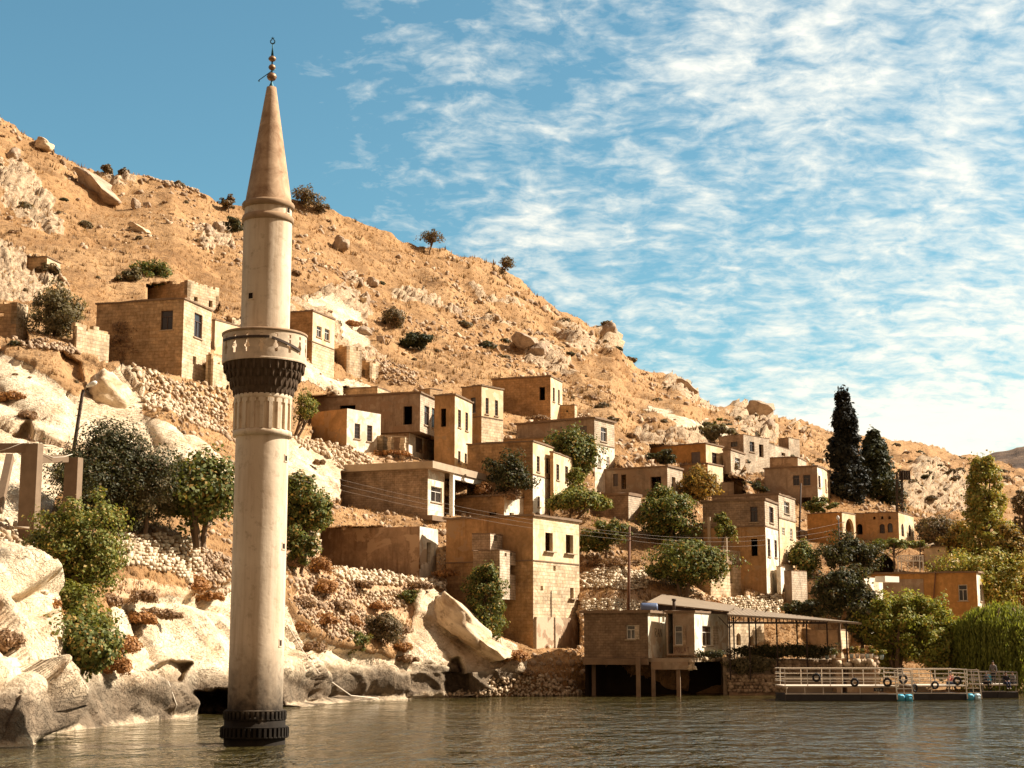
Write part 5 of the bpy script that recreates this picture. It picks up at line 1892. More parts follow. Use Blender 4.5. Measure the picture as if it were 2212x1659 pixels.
def stones(centres, sizes, rng, flat=(1.15, 1.0, 0.8), tilt=1.0):
    """many rough stones: (verts, faces) of deformed icosahedra"""
    k = len(centres)
    t = CUBEV[None] * (1 + rng.uniform(-0.34, 0.22, (k, 8, 3)))
    t = t * (np.array(flat) * rng.uniform(0.75, 1.25, (k, 3)))[:, None, :]
    if tilt >= 1:
        t = np.einsum('kij,kvj->kvi', rotm(rng, k), t)
    else:
        a = rng.uniform(-tilt, tilt, k)
        yaw = rng.uniform(0.05, 0.95, k)
        ca, sa = np.cos(a), np.sin(a)
        x, z = t[..., 0].copy(), t[..., 2].copy()
        t[..., 0] = ca[:, None] * x - sa[:, None] * z
        t[..., 2] = sa[:, None] * x + ca[:, None] * z
        cy, sy = np.cos(yaw), np.sin(yaw)
        x, y = t[..., 0].copy(), t[..., 1].copy()
        t[..., 0] = cy[:, None] * x - sy[:, None] * y
        t[..., 1] = sy[:, None] * x + cy[:, None] * y
    v = centres[:, None, :] + t * np.asarray(sizes)[:, None, None]
    f = CUBEF[None] + (np.arange(k) * 8)[:, None, None]
    return v.reshape(-1, 3), f.reshape(-1, 3)


m_rub = rubblemat("field_stone", (0.42, 0.29, 0.175), (0.74, 0.585, 0.40))
m_rub2 = rubblemat("dark_field_stone", (0.30, 0.20, 0.125), (0.60, 0.44, 0.29))
m_rub3 = rubblemat("pale_sunlit_stone", (0.56, 0.43, 0.28), (0.84, 0.70, 0.50))  # lighter copy of the field stone; paleness stands in for sun on two walls
m_boulder, n = material("grey_limestone")
p = n.add('ShaderNodeTexCoord').outputs['Object']
f1 = n.noise(p, 1.2, 6, 0.7, 0.4)
f2 = n.noise(p, 5.0, 5, 0.7)
c = n.mix(n.ramp(f1, [(0.35, 0.0), (0.62, 1.0)]), (0.22, 0.145, 0.095), (0.52, 0.39, 0.27))
c = n.mix(n.math('MULTIPLY', n.ramp(f2, [(0.32, 1.0), (0.46, 0.0)]), 0.6), c, (0.19, 0.12, 0.075))
n.principled(c, 0.95, n.bump(n.math('ADD', f1, n.math('MULTIPLY', f2, 0.5)), 0.8, 0.25), 0.1)
m_paleb, n = material("pale_boulder_stone")
p = n.add('ShaderNodeTexCoord').outputs['Object']
f1 = n.noise(n.mapping(p, (1.0, 1.0, 2.2)), 1.1, 6, 0.68, 0.5)
f2 = n.noise(p, 4.0, 5, 0.7)
c = n.mix(n.ramp(f1, [(0.34, 0.0), (0.60, 1.0)]), (0.40, 0.265, 0.15), (0.80, 0.63, 0.42))
c = n.mix(n.math('MULTIPLY', n.ramp(f2, [(0.34, 1.0), (0.46, 0.0)]), 0.7), c, (0.24, 0.15, 0.08))
n.principled(c, 0.95, n.bump(n.math('ADD', f1, n.math('MULTIPLY', f2, 0.4)), 0.7, 0.25), 0.1)


def poly_points(poly, z, step_px, rng, jitter=0.5, rows=False):
    pl = [(zx(z, a), zy(z, b)) for a, b in poly]
    xs, ys = [a for a, b in pl], [b for a, b in pl]
    gxx, gyy = np.meshgrid(np.arange(min(xs), max(xs), step_px), np.arange(min(ys), max(ys), step_px * 0.85))
    if rows:
        gxx = gxx + (np.arange(gxx.shape[0]) % 2)[:, None] * step_px * 0.5
    px = gxx.ravel() + rng.uniform(-jitter, jitter, gxx.size) * step_px
    py = gyy.ravel() + rng.uniform(-jitter, jitter, gxx.size) * step_px * (0.45 if rows else 1)
    k = inpoly(px, py, pl)
    return px[k], py[k]


def rubble(name, label, cat, poly, z, size, mat=None, seed=1, rows=False, lift=0.25, dens=1.0, group=None, plane=None):
    """stones laid over the hillside (or on a standing face) inside a picture polygon"""
    rng = np.random.default_rng(seed)
    pm = np.mean([(zx(z, a), zy(z, b)) for a, b in poly], axis=0)
    Ym = float(depth_np([pm[0]], [pm[1]])[0]) if plane is None else plane[0].y
    size *= 0.66
    step = size * 1.42 / mpp(Ym) / math.sqrt(dens)
    px, py = poly_points(poly, z, step, rng, 0.42 if not rows else 0.22, rows)
    if plane is None:
        c, _ = surf_np(px, py)
        c[:, 1] -= lift * 0.6
        c[:, 2] += lift * 0.35
    else:
        c = np.array([ray_plane(a, b, plane[0], plane[1]) for a, b in zip(px, py)])
    sz = size * rng.uniform(0.45, 1.35, len(px))
    v, f = stones(c, sz, rng, (1.2, 1.0, 0.82), 0.22 if rows else 1.0)
    o0 = Vector(c.mean(0))
    me = np_mesh(name, v - np.array(o0), f)
    o = link(name, me, mat or m_rub)
    o.location = o0
    return tag(o, label, cat, group, 'stuff' if cat == 'stone pile' else None)


# dry stone walls and heaps
rubble("dry_stone_wall", "pale dry stone retaining wall under the dark olive tree, left of the minaret", "wall", [(960, 1035), (1120, 1040), (1640, 1090), (1700, 1150), (1680, 1460), (1560, 1470), (1380, 1400), (900, 1330), (850, 1290)], 'N', 0.27, m_rub3, 11, True)
rubble("stone_pile", "loose stones tumbled below the retaining wall beside the minaret", "stone pile", [(1690, 1150), (1760, 1200), (2030, 1330), (2030, 1500), (1900, 1560), (1650, 1480)], 'N', 0.20, m_rub2, 12)
rubble("dry_stone_wall", "bulging heap of pale rubble wall just right of the minaret, below the long brown house", "wall", [(280, 1075), (620, 1150), (880, 1190), (1050, 1290), (1130, 1440), (1250, 1540), (1500, 1590), (1820, 1590), (1840, 1650), (1300, 1655), (800, 1640), (560, 1560), (380, 1380), (300, 1250)], 'C', 0.25, m_rub3, 13)
rubble("stone_pile", "scattered rubble low on the bank right of the minaret", "stone pile", [(120, 120), (420, 60), (900, 160), (900, 300), (640, 420), (420, 420), (250, 300)], 'Q', 0.22, m_rub2, 14, dens=0.5)
rubble("rubble_wall", "long tumbled stone wall under the tan squared-stone house, left of the minaret", "wall", [(1050, 880), (1500, 960), (1960, 1010), (2050, 1150), (2050, 1400), (1800, 1330), (1560, 1270), (1250, 1230), (1240, 1100), (1100, 960)], 'L', 0.27, m_rub, 15)
rubble("rubble_wall", "low tumbled wall along the grassy terrace at the upper left", "wall", [(100, 690), (330, 700), (600, 740), (950, 745), (960, 840), (600, 830), (300, 790), (120, 740)], 'L', 0.24, m_rub2, 16)
rubble("dry_stone_wall", "rough stone footing under the concrete posts at the left edge", "wall", [(-60, 900), (180, 920), (235, 1100), (235, 1390), (60, 1250), (-60, 1230)], 'N', 0.25, m_rub, 17)
rubble("dry_stone_wall", "upper dry stone wall right of the tall waterside house, under the brown grass", "wall", [(1490, 1065), (2212, 1100), (2212, 1300), (1900, 1330), (1520, 1260)], 'D', 0.23, m_rub3, 18, True)  # stones lightened in colour in place of sunlight
rubble("dry_stone_wall", "lower dry stone wall behind the roof of the lake house", "wall", [(1500, 1395), (2230, 1400), (2400, 1450), (2400, 1560), (1520, 1530)], 'D', 0.23, m_rub3, 19, True)  # same lightened stone, sunlight put into its colour
rubble("dry_stone_wall", "stone wall with pale plaster patches behind the tin roof, below the white wing", "wall", [(940, 1400), (1200, 1380), (1500, 1370), (1590, 1420), (1560, 1580), (940, 1510)], 'F', 0.22, m_rub3, 20, True)
rubble("rubble_slope", "fan of loose stones under the white-fronted house, right of the minaret", "stone pile", [(140, 0), (330, 0), (620, 60), (860, 180), (1050, 270), (960, 400), (700, 380), (520, 230), (250, 160)], 'C', 0.28, m_rub, 21)
rubble("rubble_slope", "brown rubble slope above the long grey house", "stone pile", [(1080, 900), (1300, 920), (1500, 1020), (1480, 1180), (1250, 1160), (1080, 1060)], 'A', 0.26, m_rub2, 22, dens=0.7)
rubble("dry_stone_wall", "collapsed wall line on the ridge at the upper left skyline", "wall", [(1250, 672), (1480, 672), (1640, 730), (1780, 800), (1760, 815), (1600, 770), (1450, 712), (1260, 690)], 'M', 0.34, m_rub2, 23)
rubble("rubble_wall", "ruined curved stone wall beside the tiny hut at the upper left", "wall", [(405, 1490), (520, 1500), (620, 1580), (620, 1700), (470, 1640), (400, 1560)], 'M', 0.25, m_rub2, 24)
rubble("shore_stones", "broken stones along the water line left of the lake house", "stone pile", [(420, 1400), (700, 1290), (1330, 1230), (1500, 1330), (1800, 1420), (2020, 1460), (1700, 1490), (1000, 1500), (60, 1480)], 'U', 0.20, m_rub, 25, dens=0.55)
rubble("rubble_wall", "short stone wall at the head of the pale boulder, below the climbing tree", "wall", [(1550, 90), (1760, 60), (2050, 150), (2090, 340), (1950, 250), (1800, 180), (1560, 130)], 'Q', 0.20, m_rub, 26)
rubble("rubble_wall", "white ruined masonry corner at the foot of the uppermost ochre house", "wall", [(1425, 735), (1590, 770), (1600, 800), (1425, 800)], 'B', 0.22, m_rub, 27, True)


rubble("stone_pile", "loose stones and clods on the brown bank right of the minaret", "stone pile", [(100, 300), (500, 280), (900, 420), (1000, 640), (900, 820), (640, 800), (420, 640), (150, 480)], 'Q', 0.17, m_rub2, 28, dens=0.5)
rubble("stone_pile", "scattered stones on the bank under the low end of the long brown house", "stone pile", [(850, 200), (1450, 180), (1480, 330), (1150, 420), (900, 360)], 'Q', 0.19, m_rub, 29, dens=0.6)
rubble("stone_pile", "stones fallen between the balcony house and the tin roof", "stone pile", [(240, 1390), (620, 1360), (940, 1400), (940, 1500), (560, 1480), (250, 1470)], 'F', 0.17, m_rub, 30, dens=0.5)


# boulders: blocks cut by random planes
def boulder_mesh(seed, flat=(1, 1, 0.8), planes=13, rough=0.20):
    rng = np.random.default_rng(seed)
    v = ICO3.copy()
    for _ in range(planes):
        nn = rng.normal(size=3)
        nn /= np.linalg.norm(nn)
        dd = rng.uniform(0.38, 0.72)
        s = v @ nn
        k = s > dd
        v[k] -= np.outer(s[k] - dd, nn)
    v += v * (fbm(v * 1.6 + seed, 4, seed) * rough * 1.6 + fbm(v * 6 + seed, 3, seed + 3) * rough * 0.6)[:, None]
    v *= np.array(flat) / np.abs(v).max(0)
    me = np_mesh("boulder", v, ICOF3, smooth=False)
    return me


BM = [boulder_mesh(s, (1.0, 0.85, 0.75)) for s in range(6)]
BMP = []
for s in range(6):
    BM[s].materials.append(m_boulder)
    q = BM[s].copy()
    q.materials.clear()
    q.materials.append(m_paleb)
    BMP.append(q)


def boulder(label, px, py, wpx, hpx, tilt=0.0, var=0, pale=False, group=None, name="boulder", sink=0.25, yaw=None, thick=None):
    g = surf(px, py)
    m = mpp(g.y, py)
    o = bpy.data.objects.new(name, (BMP if pale else BM)[var % 6])
    C.objects.link(o)
    w, h_ = wpx * m / 2, hpx * m / 2
    o.location = g + Vector((0, -0.15 * h_, h_ * (0.5 - sink)))
    o.scale = (w, thick if thick else (w + h_) / 2, h_ / 0.75)
    o.rotation_euler = (0, R(tilt), R(yaw if yaw is not None else (var * 37) % 25 - 12))
    return tag(o, label, "boulder", group)


boulder("huge dark slanted slab on the upper left skyline", 203, 404, 200, 72, 37, 0, False, sink=0.3, thick=5)
boulder("pale rounded rock at the head of the huge slanted slab", 88, 328, 60, 40, 25, 1, True)
boulder("grey jagged rock at the far upper left edge", 30, 350, 40, 46, 20, 2, False)
boulder("square block standing below the lower tip of the huge slanted slab", 297, 440, 26, 34, 0, 3, False)
boulder("dark pointed block right of the standing square block", 318, 436, 28, 28, 10, 4, False)
boulder("pale split rock lying below the huge slanted slab", 296, 498, 62, 26, 32, 5, True)
boulder("tall fissured rock left of the spire's lower ring", 468, 510, 44, 66, 10, 0, False)
boulder("leaning rock in front of the tall fissured rock", 446, 520, 34, 36, 20, 2, False)
boulder("dark hollow boulder near the ridge, right of the spire", 742, 525, 46, 48, 5, 1, False)
boulder("squared hollow boulder alone in the middle of the slope", 988, 668, 42, 42, 5, 3, False)
boulder("broad rock left of the pair of big round boulders", 1068, 732, 60, 34, 14, 4, False)
boulder("largest round grey boulder on the middle slope", 1128, 742, 66, 52, 28, 5, False)
boulder("grey rock tapering right of the largest round boulder", 1172, 762, 56, 46, 40, 2, False)
boulder("flat-topped rock above the stepped ruin", 790, 722, 52, 30, 6, 2, False)
boulder("small block under the flat-topped rock", 818, 745, 30, 34, 20, 4, False)
boulder("fissured cliff block above the small two-window house", 745, 640, 66, 56, 30, 0, False)
boulder("upright stone fin on the cliff block", 793, 660, 18, 44, 8, 3, False)
boulder("mossy rounded rock above the cliff block", 806, 610, 36, 34, 10, 1, False)
boulder("great tan boulder on the skyline above the topmost grey house", 1632, 905, 70, 62, 20, 5, False)
boulder("dark rock leaning on the great tan boulder", 1660, 935, 44, 52, 30, 2, False)
boulder("rock ledge on the right shoulder of the skyline", 1325, 728, 54, 60, 40, 3, False)
boulder("rock outcrop low on the skyline to the right", 1475, 842, 74, 44, 34, 0, False)
boulder("big pale slanted boulder on the shore below the dry stone heap", 985, 1338, 200, 96, 37, 1, True, sink=0.42, thick=3.2, yaw=-14)
boulder("undercut brown boulder on the pale slope behind the leaning street lamp", 250, 856, 128, 92, 36, 3, True, sink=0.48, thick=2.6, yaw=-18)
boulder("pale blunt boulder leaning over the shore left of the pebbles", 1050, 1415, 110, 62, 30, 5, True, sink=0.42, thick=2.4, yaw=-10)
# many smaller ones
rngb = np.random.default_rng(99)
cnt = 0
tries = 0
while cnt < 170 and tries < 4000:
    tries += 1
    px = rngb.uniform(-40, 1700)
    s, c0 = np.interp(px, _sx, _sy), np.interp(px, _cx, _cy)
    py = rngb.uniform(c0 + 6, 0.55 * s + 0.45 * c0)
    q = surf(px, py)
    if fbm(np.array([[q.x * 0.03, q.y * 0.03, 0]]), 3, 4)[0] < -0.05:
        continue
    wpx = rngb.uniform(7, 16) * (1.5 if rngb.random() < 0.15 else 1)
    boulder("grey limestone rock lying in the dry grass of the open slope", px, py, wpx, wpx * rngb.uniform(0.55, 0.9), rngb.uniform(-10, 40), cnt, rngb.random() < 0.4, "limestone rocks scattered over the slope", "rock", 0.3, yaw=rngb.uniform(-60, 60))
    cnt += 1
# scree
rng = np.random.default_rng(3)
k = 24000
px = rng.uniform(-60, 2260, k)
tt = rng.uniform(0.0, 1, k) ** 0.85
s, c0 = np.interp(px, _sx, _sy), np.interp(px, _cx, _cy)
py = (s - 12) + (c0 - s + 12) * tt
q, rk_ = surf_np(px, py)
cl = fbm(q * 0.05, 3, 12) + 0.5 * fbm(q * 0.2, 2, 13)
keep = (cl > 0.08) & (rk_ < 0.4)
q = q[keep]
sz = (0.07 + 0.24 * rng.uniform(0, 1, len(q)) ** 3) * np.clip(q[:, 1] / 140, 0.6, 2.0)
v, f = stones(q + np.array([0, 0, 0.03]), sz, rng)
scree = link("scree", np_mesh("scree", v, f), m_rub2)
tag(scree, "small loose stones strewn through the grass of the hill", "loose stones", None, "stuff")

# dry grass
m_grass, n = material("dry_grass")
g = n.add('ShaderNodeNewGeometry')
big = n.noise(g.outputs['Position'], 0.08, 3, 0.6)
c = n.mix(g.outputs['Random Per Island'], (0.34, 0.19, 0.075), (0.62, 0.39, 0.17))
c = n.mix(n.math('MULTIPLY', n.ramp(big, [(0.45, 0.0), (0.6, 1.0)]), 0.6), c, (0.40, 0.215, 0.092))
bb = n.principled(c, 0.9, None, 0.1, out=False)
tr = n.add('ShaderNodeBsdfTranslucent')
n.link(c, tr.inputs[0])
mx = n.add('ShaderNodeMixShader')
mx.inputs[0].default_value = 0.3
n.link(bb.outputs[0], mx.inputs[1]); n.link(tr.outputs[0], mx.inputs[2])
oo = n.add('ShaderNodeOutputMaterial')
n.link(mx.outputs[0], oo.inputs[0])


def tufts(name, label, px, py, hmin, hmax, mat, seed, nb=5, mask=True):
    rng = np.random.default_rng(seed)
    q, rk_ = surf_np(px, py)
    if mask:
        kd_ = rk_ < rng.uniform(0.05, 0.5, len(q))
        q = q[kd_]
    k = len(q)
    h_ = rng.uniform(hmin, hmax, k) * np.clip(q[:, 1] / 150, 0.7, 1.9)
    V_, F_ = [], []
    base = np.repeat(q, nb, 0)
    hh_ = np.repeat(h_, nb) * rng.uniform(0.6, 1.1, k * nb)
    a = rng.uniform(0, 2 * np.pi, k * nb)
    lean_ = rng.uniform(0.1, 0.75, k * nb)
    wdt = hh_ * rng.uniform(0.10, 0.2, k * nb)
    d = np.stack([np.cos(a), np.sin(a), 0 * a], -1)
    sd_ = np.stack([-np.sin(a), np.cos(a), 0 * a], -1)
    off = d * (hh_ * 0.25)[:, None]
    p0 = base + off - sd_ * wdt[:, None]
    p1 = base + off + sd_ * wdt[:, None]
    p2 = base + off + d * (hh_ * lean_)[:, None] + np.array([0, 0, 1.0]) * hh_[:, None]
    p0[:, 2] -= 0.1
    p1[:, 2] -= 0.1
    v = np.stack([p0, p1, p2], 1).reshape(-1, 3)
    f = np.arange(len(v)).reshape(-1, 3)
    o = link(name, np_mesh(name, v, f), mat)
    return tag(o, label, "grass", None, "stuff")


rng = np.random.default_rng(5)
k = 70000
px = rng.uniform(-80, 2280, k)
s, c0 = np.interp(px, _sx, _sy), np.interp(px, _cx, _cy)
py = (s - 25) + (c0 - s + 25) * rng.uniform(0, 1, k)
tufts("dry_grass", "straw coloured grass tufts all over the hillside", px, py, 0.10, 0.36, m_grass, 6, 4)

# dark dead stalks and low brown scrub between the straw
m_stalk = leafmat("brown_stalks", (0.10, 0.058, 0.030), (0.24, 0.145, 0.075), None, 0, 0.2)
k = 16000
px = rng.uniform(-80, 2280, k)
s, c0 = np.interp(px, _sx, _sy), np.interp(px, _cx, _cy)
py = (s - 40) + (c0 - s + 40) * rng.uniform(0.12, 1, k)
q, _ = surf_np(px, py)
cl = fbm(q * 0.06, 3, 31) + 0.6 * fbm(q * 0.35, 2, 32)
kk = cl > 0.12
tufts("dead_scrub", "dark brown dead stalks and thistles through the straw grass", px[kk], py[kk], 0.22, 0.55, m_stalk, 9, 6)

# ------------------------------------------------------------------ trees and shrubs
m_bark = simple("bark", (0.16, 0.105, 0.065), 0.95, 0.1, 0, 0.5, 4)
m_fig = leafmat("fig_leaves", (0.045, 0.058, 0.014), (0.165, 0.170, 0.048), (0.36, 0.23, 0.07), 0.16)
m_olive = leafmat("dark_olive_leaves", (0.032, 0.034, 0.014), (0.085, 0.078, 0.034), (0.15, 0.10, 0.05), 0.12)
m_greyol = leafmat("grey_olive_leaves", (0.10, 0.085, 0.042), (0.20, 0.155, 0.082), None, 0)
m_vine = leafmat("vine_leaves", (0.068, 0.082, 0.017), (0.215, 0.212, 0.052), (0.40, 0.28, 0.09), 0.18)
m_yel = leafmat("autumn_leaves", (0.22, 0.14, 0.035), (0.40, 0.25, 0.07), (0.10, 0.10, 0.03), 0.25)
m_cyp = leafmat("cypress_leaves", (0.012, 0.013, 0.009), (0.030, 0.028, 0.018), None, 0, 0.1)
m_pine = leafmat("pine_needles", (0.026, 0.030, 0.013), (0.065, 0.064, 0.026), None, 0, 0.15)
m_pop = leafmat("poplar_leaves", (0.145, 0.155, 0.034), (0.35, 0.315, 0.08), (0.52, 0.34, 0.09), 0.25)
m_wil = leafmat("willow_leaves", (0.10, 0.120, 0.022), (0.26, 0.265, 0.055), None, 0, 0.4)
m_wal = leafmat("walnut_leaves", (0.030, 0.032, 0.013), (0.090, 0.080, 0.034), (0.20, 0.13, 0.06), 0.08)
m_ripe = leafmat("bright_green_leaves", (0.10, 0.118, 0.022), (0.29, 0.275, 0.06), (0.44, 0.30, 0.075), 0.16, 0.4)
m_dry = leafmat("dry_bush_twigs", (0.18, 0.105, 0.055), (0.34, 0.21, 0.115), None, 0, 0.15)
m_rustb = leafmat("rust_brown_bush", (0.22, 0.10, 0.035), (0.40, 0.20, 0.075), None, 0, 0.2)
m_scrub = leafmat("hill_scrub", (0.075, 0.060, 0.030), (0.18, 0.13, 0.068), (0.26, 0.165, 0.09), 0.25, 0.2)


def leaf_cards(ctr, nrm, size, rng, stretch=1.5):
    """four-sided leaves at ctr facing roughly nrm"""
    k = len(ctr)
    nrm = nrm / (np.linalg.norm(nrm, axis=1, keepdims=True) + 1e-9)
    r = rng.normal(size=(k, 3))
    a = np.cross(nrm, r)
    a /= np.linalg.norm(a, axis=1, keepdims=True) + 1e-9
    b = np.cross(nrm, a)
    s = (size * rng.uniform(0.6, 1.25, k))[:, None]
    L, W_ = a * s * stretch * 0.5, b * s * 0.5
    fold = nrm * s * 0.12
    v = np.stack([ctr - L, ctr - W_ + fold, ctr + L, ctr + W_ + fold], 1)
    return v.reshape(-1, 3), np.arange(k * 4).reshape(-1, 4)


def crown_cloud(rx, ry, rz, clumps, per, rng, shape='round', fill=0.45, clump=0.30):
    """positions and facing of leaves in an uneven crown; local, centred on 0"""
    d = rng.normal(size=(clumps, 3))
    d /= np.linalg.norm(d, axis=1, keepdims=True)
    rad = rng.uniform(fill, 1.0, clumps) ** 0.6
    if shape == 'round':
        nl = 9
        lc = rng.normal(size=(nl, 3))
        lc = lc / np.linalg.norm(lc, axis=1, keepdims=True) * rng.uniform(0.30, 0.66, (nl, 1))
        lr = rng.uniform(0.36, 0.58, nl)
        li = rng.integers(0, nl, clumps)
        cc = (lc[li] + d * (rad * lr[li])[:, None]) * np.array([rx, ry, rz])
    elif shape == 'spread':
        cc = d * rad[:, None] * np.array([rx, ry, rz]) * 0.86
        cc[:, 2] = np.abs(cc[:, 2]) * 0.9 - rz * 0.25
    elif shape == 'column':
        h_ = rng.uniform(-1, 1, clumps)
        prof = np.clip(np.sqrt(np.clip(1 - ((h_ + 0.25) / 1.28) ** 2, 0.03, 1)), 0.1, 1)
        a = rng.uniform(0, 2 * np.pi, clumps)
        rr_ = rad * prof * 0.88
        cc = np.stack([np.cos(a) * rr_ * rx, np.sin(a) * rr_ * ry, h_ * rz * 0.97], -1)
    elif shape == 'cone':
        h_ = rng.uniform(-1, 1, clumps) ** 1.0
        h_ = 1 - 2 * rng.uniform(0, 1, clumps) ** 0.75
        h_ = -h_
        prof = np.clip(0.16 + 0.84 * ((1 - h_) / 2) ** 0.85, 0.1, 1) * np.where(h_ < -0.8, 0.85, 1)
        a = rng.uniform(0, 2 * np.pi, clumps)
        rr_ = rad * prof * 0.9
        cc = np.stack([np.cos(a) * rr_ * rx, np.sin(a) * rr_ * ry, h_ * rz * 0.98], -1)
    base_r = min(rx, ry, rz) * clump
    cr = base_r * rng.uniform(0.6, 1.35, clumps)
    if shape in ('column', 'cone'):
        cr = np.minimum(cr, base_r * (0.45 + 0.8 * prof))
    dd = rng.normal(size=(clumps, per, 3))
    dd /= np.linalg.norm(dd, axis=-1, keepdims=True)
    rr_ = rng.uniform(0.35, 1.0, (clumps, per, 1)) ** 0.5
    flat = np.array([1.15, 1.15, 0.8])
    pts = cc[:, None, :] + dd * rr_ * cr[:, None, None] * flat
    nr = dd * 0.9 + (cc / (np.linalg.norm(cc, axis=1, keepdims=True) + 1e-6))[:, None, :] * 0.4 + rng.normal(size=dd.shape) * 0.55
    nr[..., 2] += 0.35
    return pts.reshape(-1, 3), nr.reshape(-1, 3), cc


def tree(name, label, cat, box, mat, leaf=0.30, clumps=60, per=60, shape='round', Y=None, base=None, z='D1', seed=1, trunk=True, dscale=0.9, group=None, fill=0.45,
         clump=0.30, stems=1, stretch=1.5, lean=0.0):
    """box = picture rectangle of the crown; base = picture point where the trunk meets the ground"""
    rng = np.random.default_rng(seed)
    leaf, per = leaf * 0.62, int(per * 2.1)
    clumps = int(clumps * 1.3) if shape in ('round', 'spread') else clumps
    x0, y0, x1, y1 = zx(z, box[0]), zy(z, box[1]), zx(z, box[2]), zy(z, box[3])
    if shape in ('round', 'spread'):
        gw_, gh_ = (x1 - x0) * .11, (y1 - y0) * .08
        x0, x1, y0 = x0 - gw_, x1 + gw_, y0 - gh_
    xc, yc = (x0 + x1) / 2, (y0 + y1) / 2
    bx, by = (zx(z, base[0]), zy(z, base[1])) if base else (xc, y1)
    g = surf(bx, by)
    if Y is None:
        Y = g.y
    else:
        g = P(bx, by, Y)
    m = mpp(Y, yc)
    ctr = P(xc, yc, Y)
    rx, rz = (x1 - x0) / 2 * m, (y1 - y0) / 2 * m
    ry = (rx if shape in ('column', 'cone') else min(rx, rz * 1.3)) * dscale
    pts, nr, cc = crown_cloud(rx, ry, rz, clumps, per, rng, shape, fill, clump)
    root = empty(name, g, label, cat, group)
    off = ctr - g
    # uneven outline: lobes pushed out and bitten in, plus stray leaves
    rel = pts / np.array([rx, ry, rz])
    lob = fbm(pts / max(0.5, 0.55 * min(rx, rz)) + seed * 3.1, 4, seed, 0.6)
    rn_ = np.linalg.norm(rel, axis=1)
    amp = 0.46 if shape in ('round', 'spread') else 0.16
    if shape in ('round', 'spread'):
        pts = pts * (1 + amp * lob * np.clip(rn_, 0, 1))[:, None]
    else:
        pts[:, :2] *= (1 + (0.75 if shape == 'cone' else 0.45) * lob)[:, None]
        pts[:, 2] += lob * 0.05 * rz
    stray = rng.random(len(pts)) < 0.07
    pts[stray] *= rng.uniform(1.0, 1.13, (stray.sum(), 1))
    keepl = (lob > -0.30) | (rng.random(len(pts)) < 0.35)
    pts, nr = pts[keepl], nr[keepl]
    v, f = leaf_cards(pts, nr, leaf, rng, stretch)
    crown = link("crown", np_mesh("crown", v + np.array(off), f), mat, root)
    if trunk:
        mb = MB()
        tr = max(0.07, 0.055 * rz + 0.05)
        for s_ in range(stems):
            a = s_ * 2.4
            fo = Vector((math.cos(a), math.sin(a), 0)) * (0.25 * rx if stems > 1 else 0)
            top = Vector(off) + fo + Vector((0, 0, rz * (0.55 if shape in ('column', 'cone') else 0.1)))
            b0 = Vector((fo.x * 0.25, fo.y * 0.25, -0.4))
            pts_ = [b0, b0.lerp(top, 0.3) + Vector((rng.uniform(-.15, .15), rng.uniform(-.15, .15), 0)), b0.lerp(top, 0.65) + Vector((rng.uniform(-.2, .2), 0, 0)), top]
            mb.tube(pts_, [tr, tr * 0.8, tr * 0.55, tr * 0.25], 7)
            kk = min(len(cc), 12)
            for i in rng.choice(len(cc), kk, replace=False):
                tgt = Vector(off) + Vector(cc[i]) * 0.92
                st = b0.lerp(top, rng.uniform(0.35, 0.85))
                if shape in ('column', 'cone') and tgt.z < st.z:
                    st = b0.lerp(top, max(0.1, (tgt.z - 0.6 - b0.z) / max(0.5, top.z - b0.z) * 0.9))
                mid = st.lerp(tgt, 0.5) + Vector((0, 0, 0.08 * (tgt - st).length))
                mb.tube([st, mid, tgt], [tr * 0.4, tr * 0.26, tr * 0.1], 5, False)
        mb.build("trunk", m_bark, root, False)
    return root


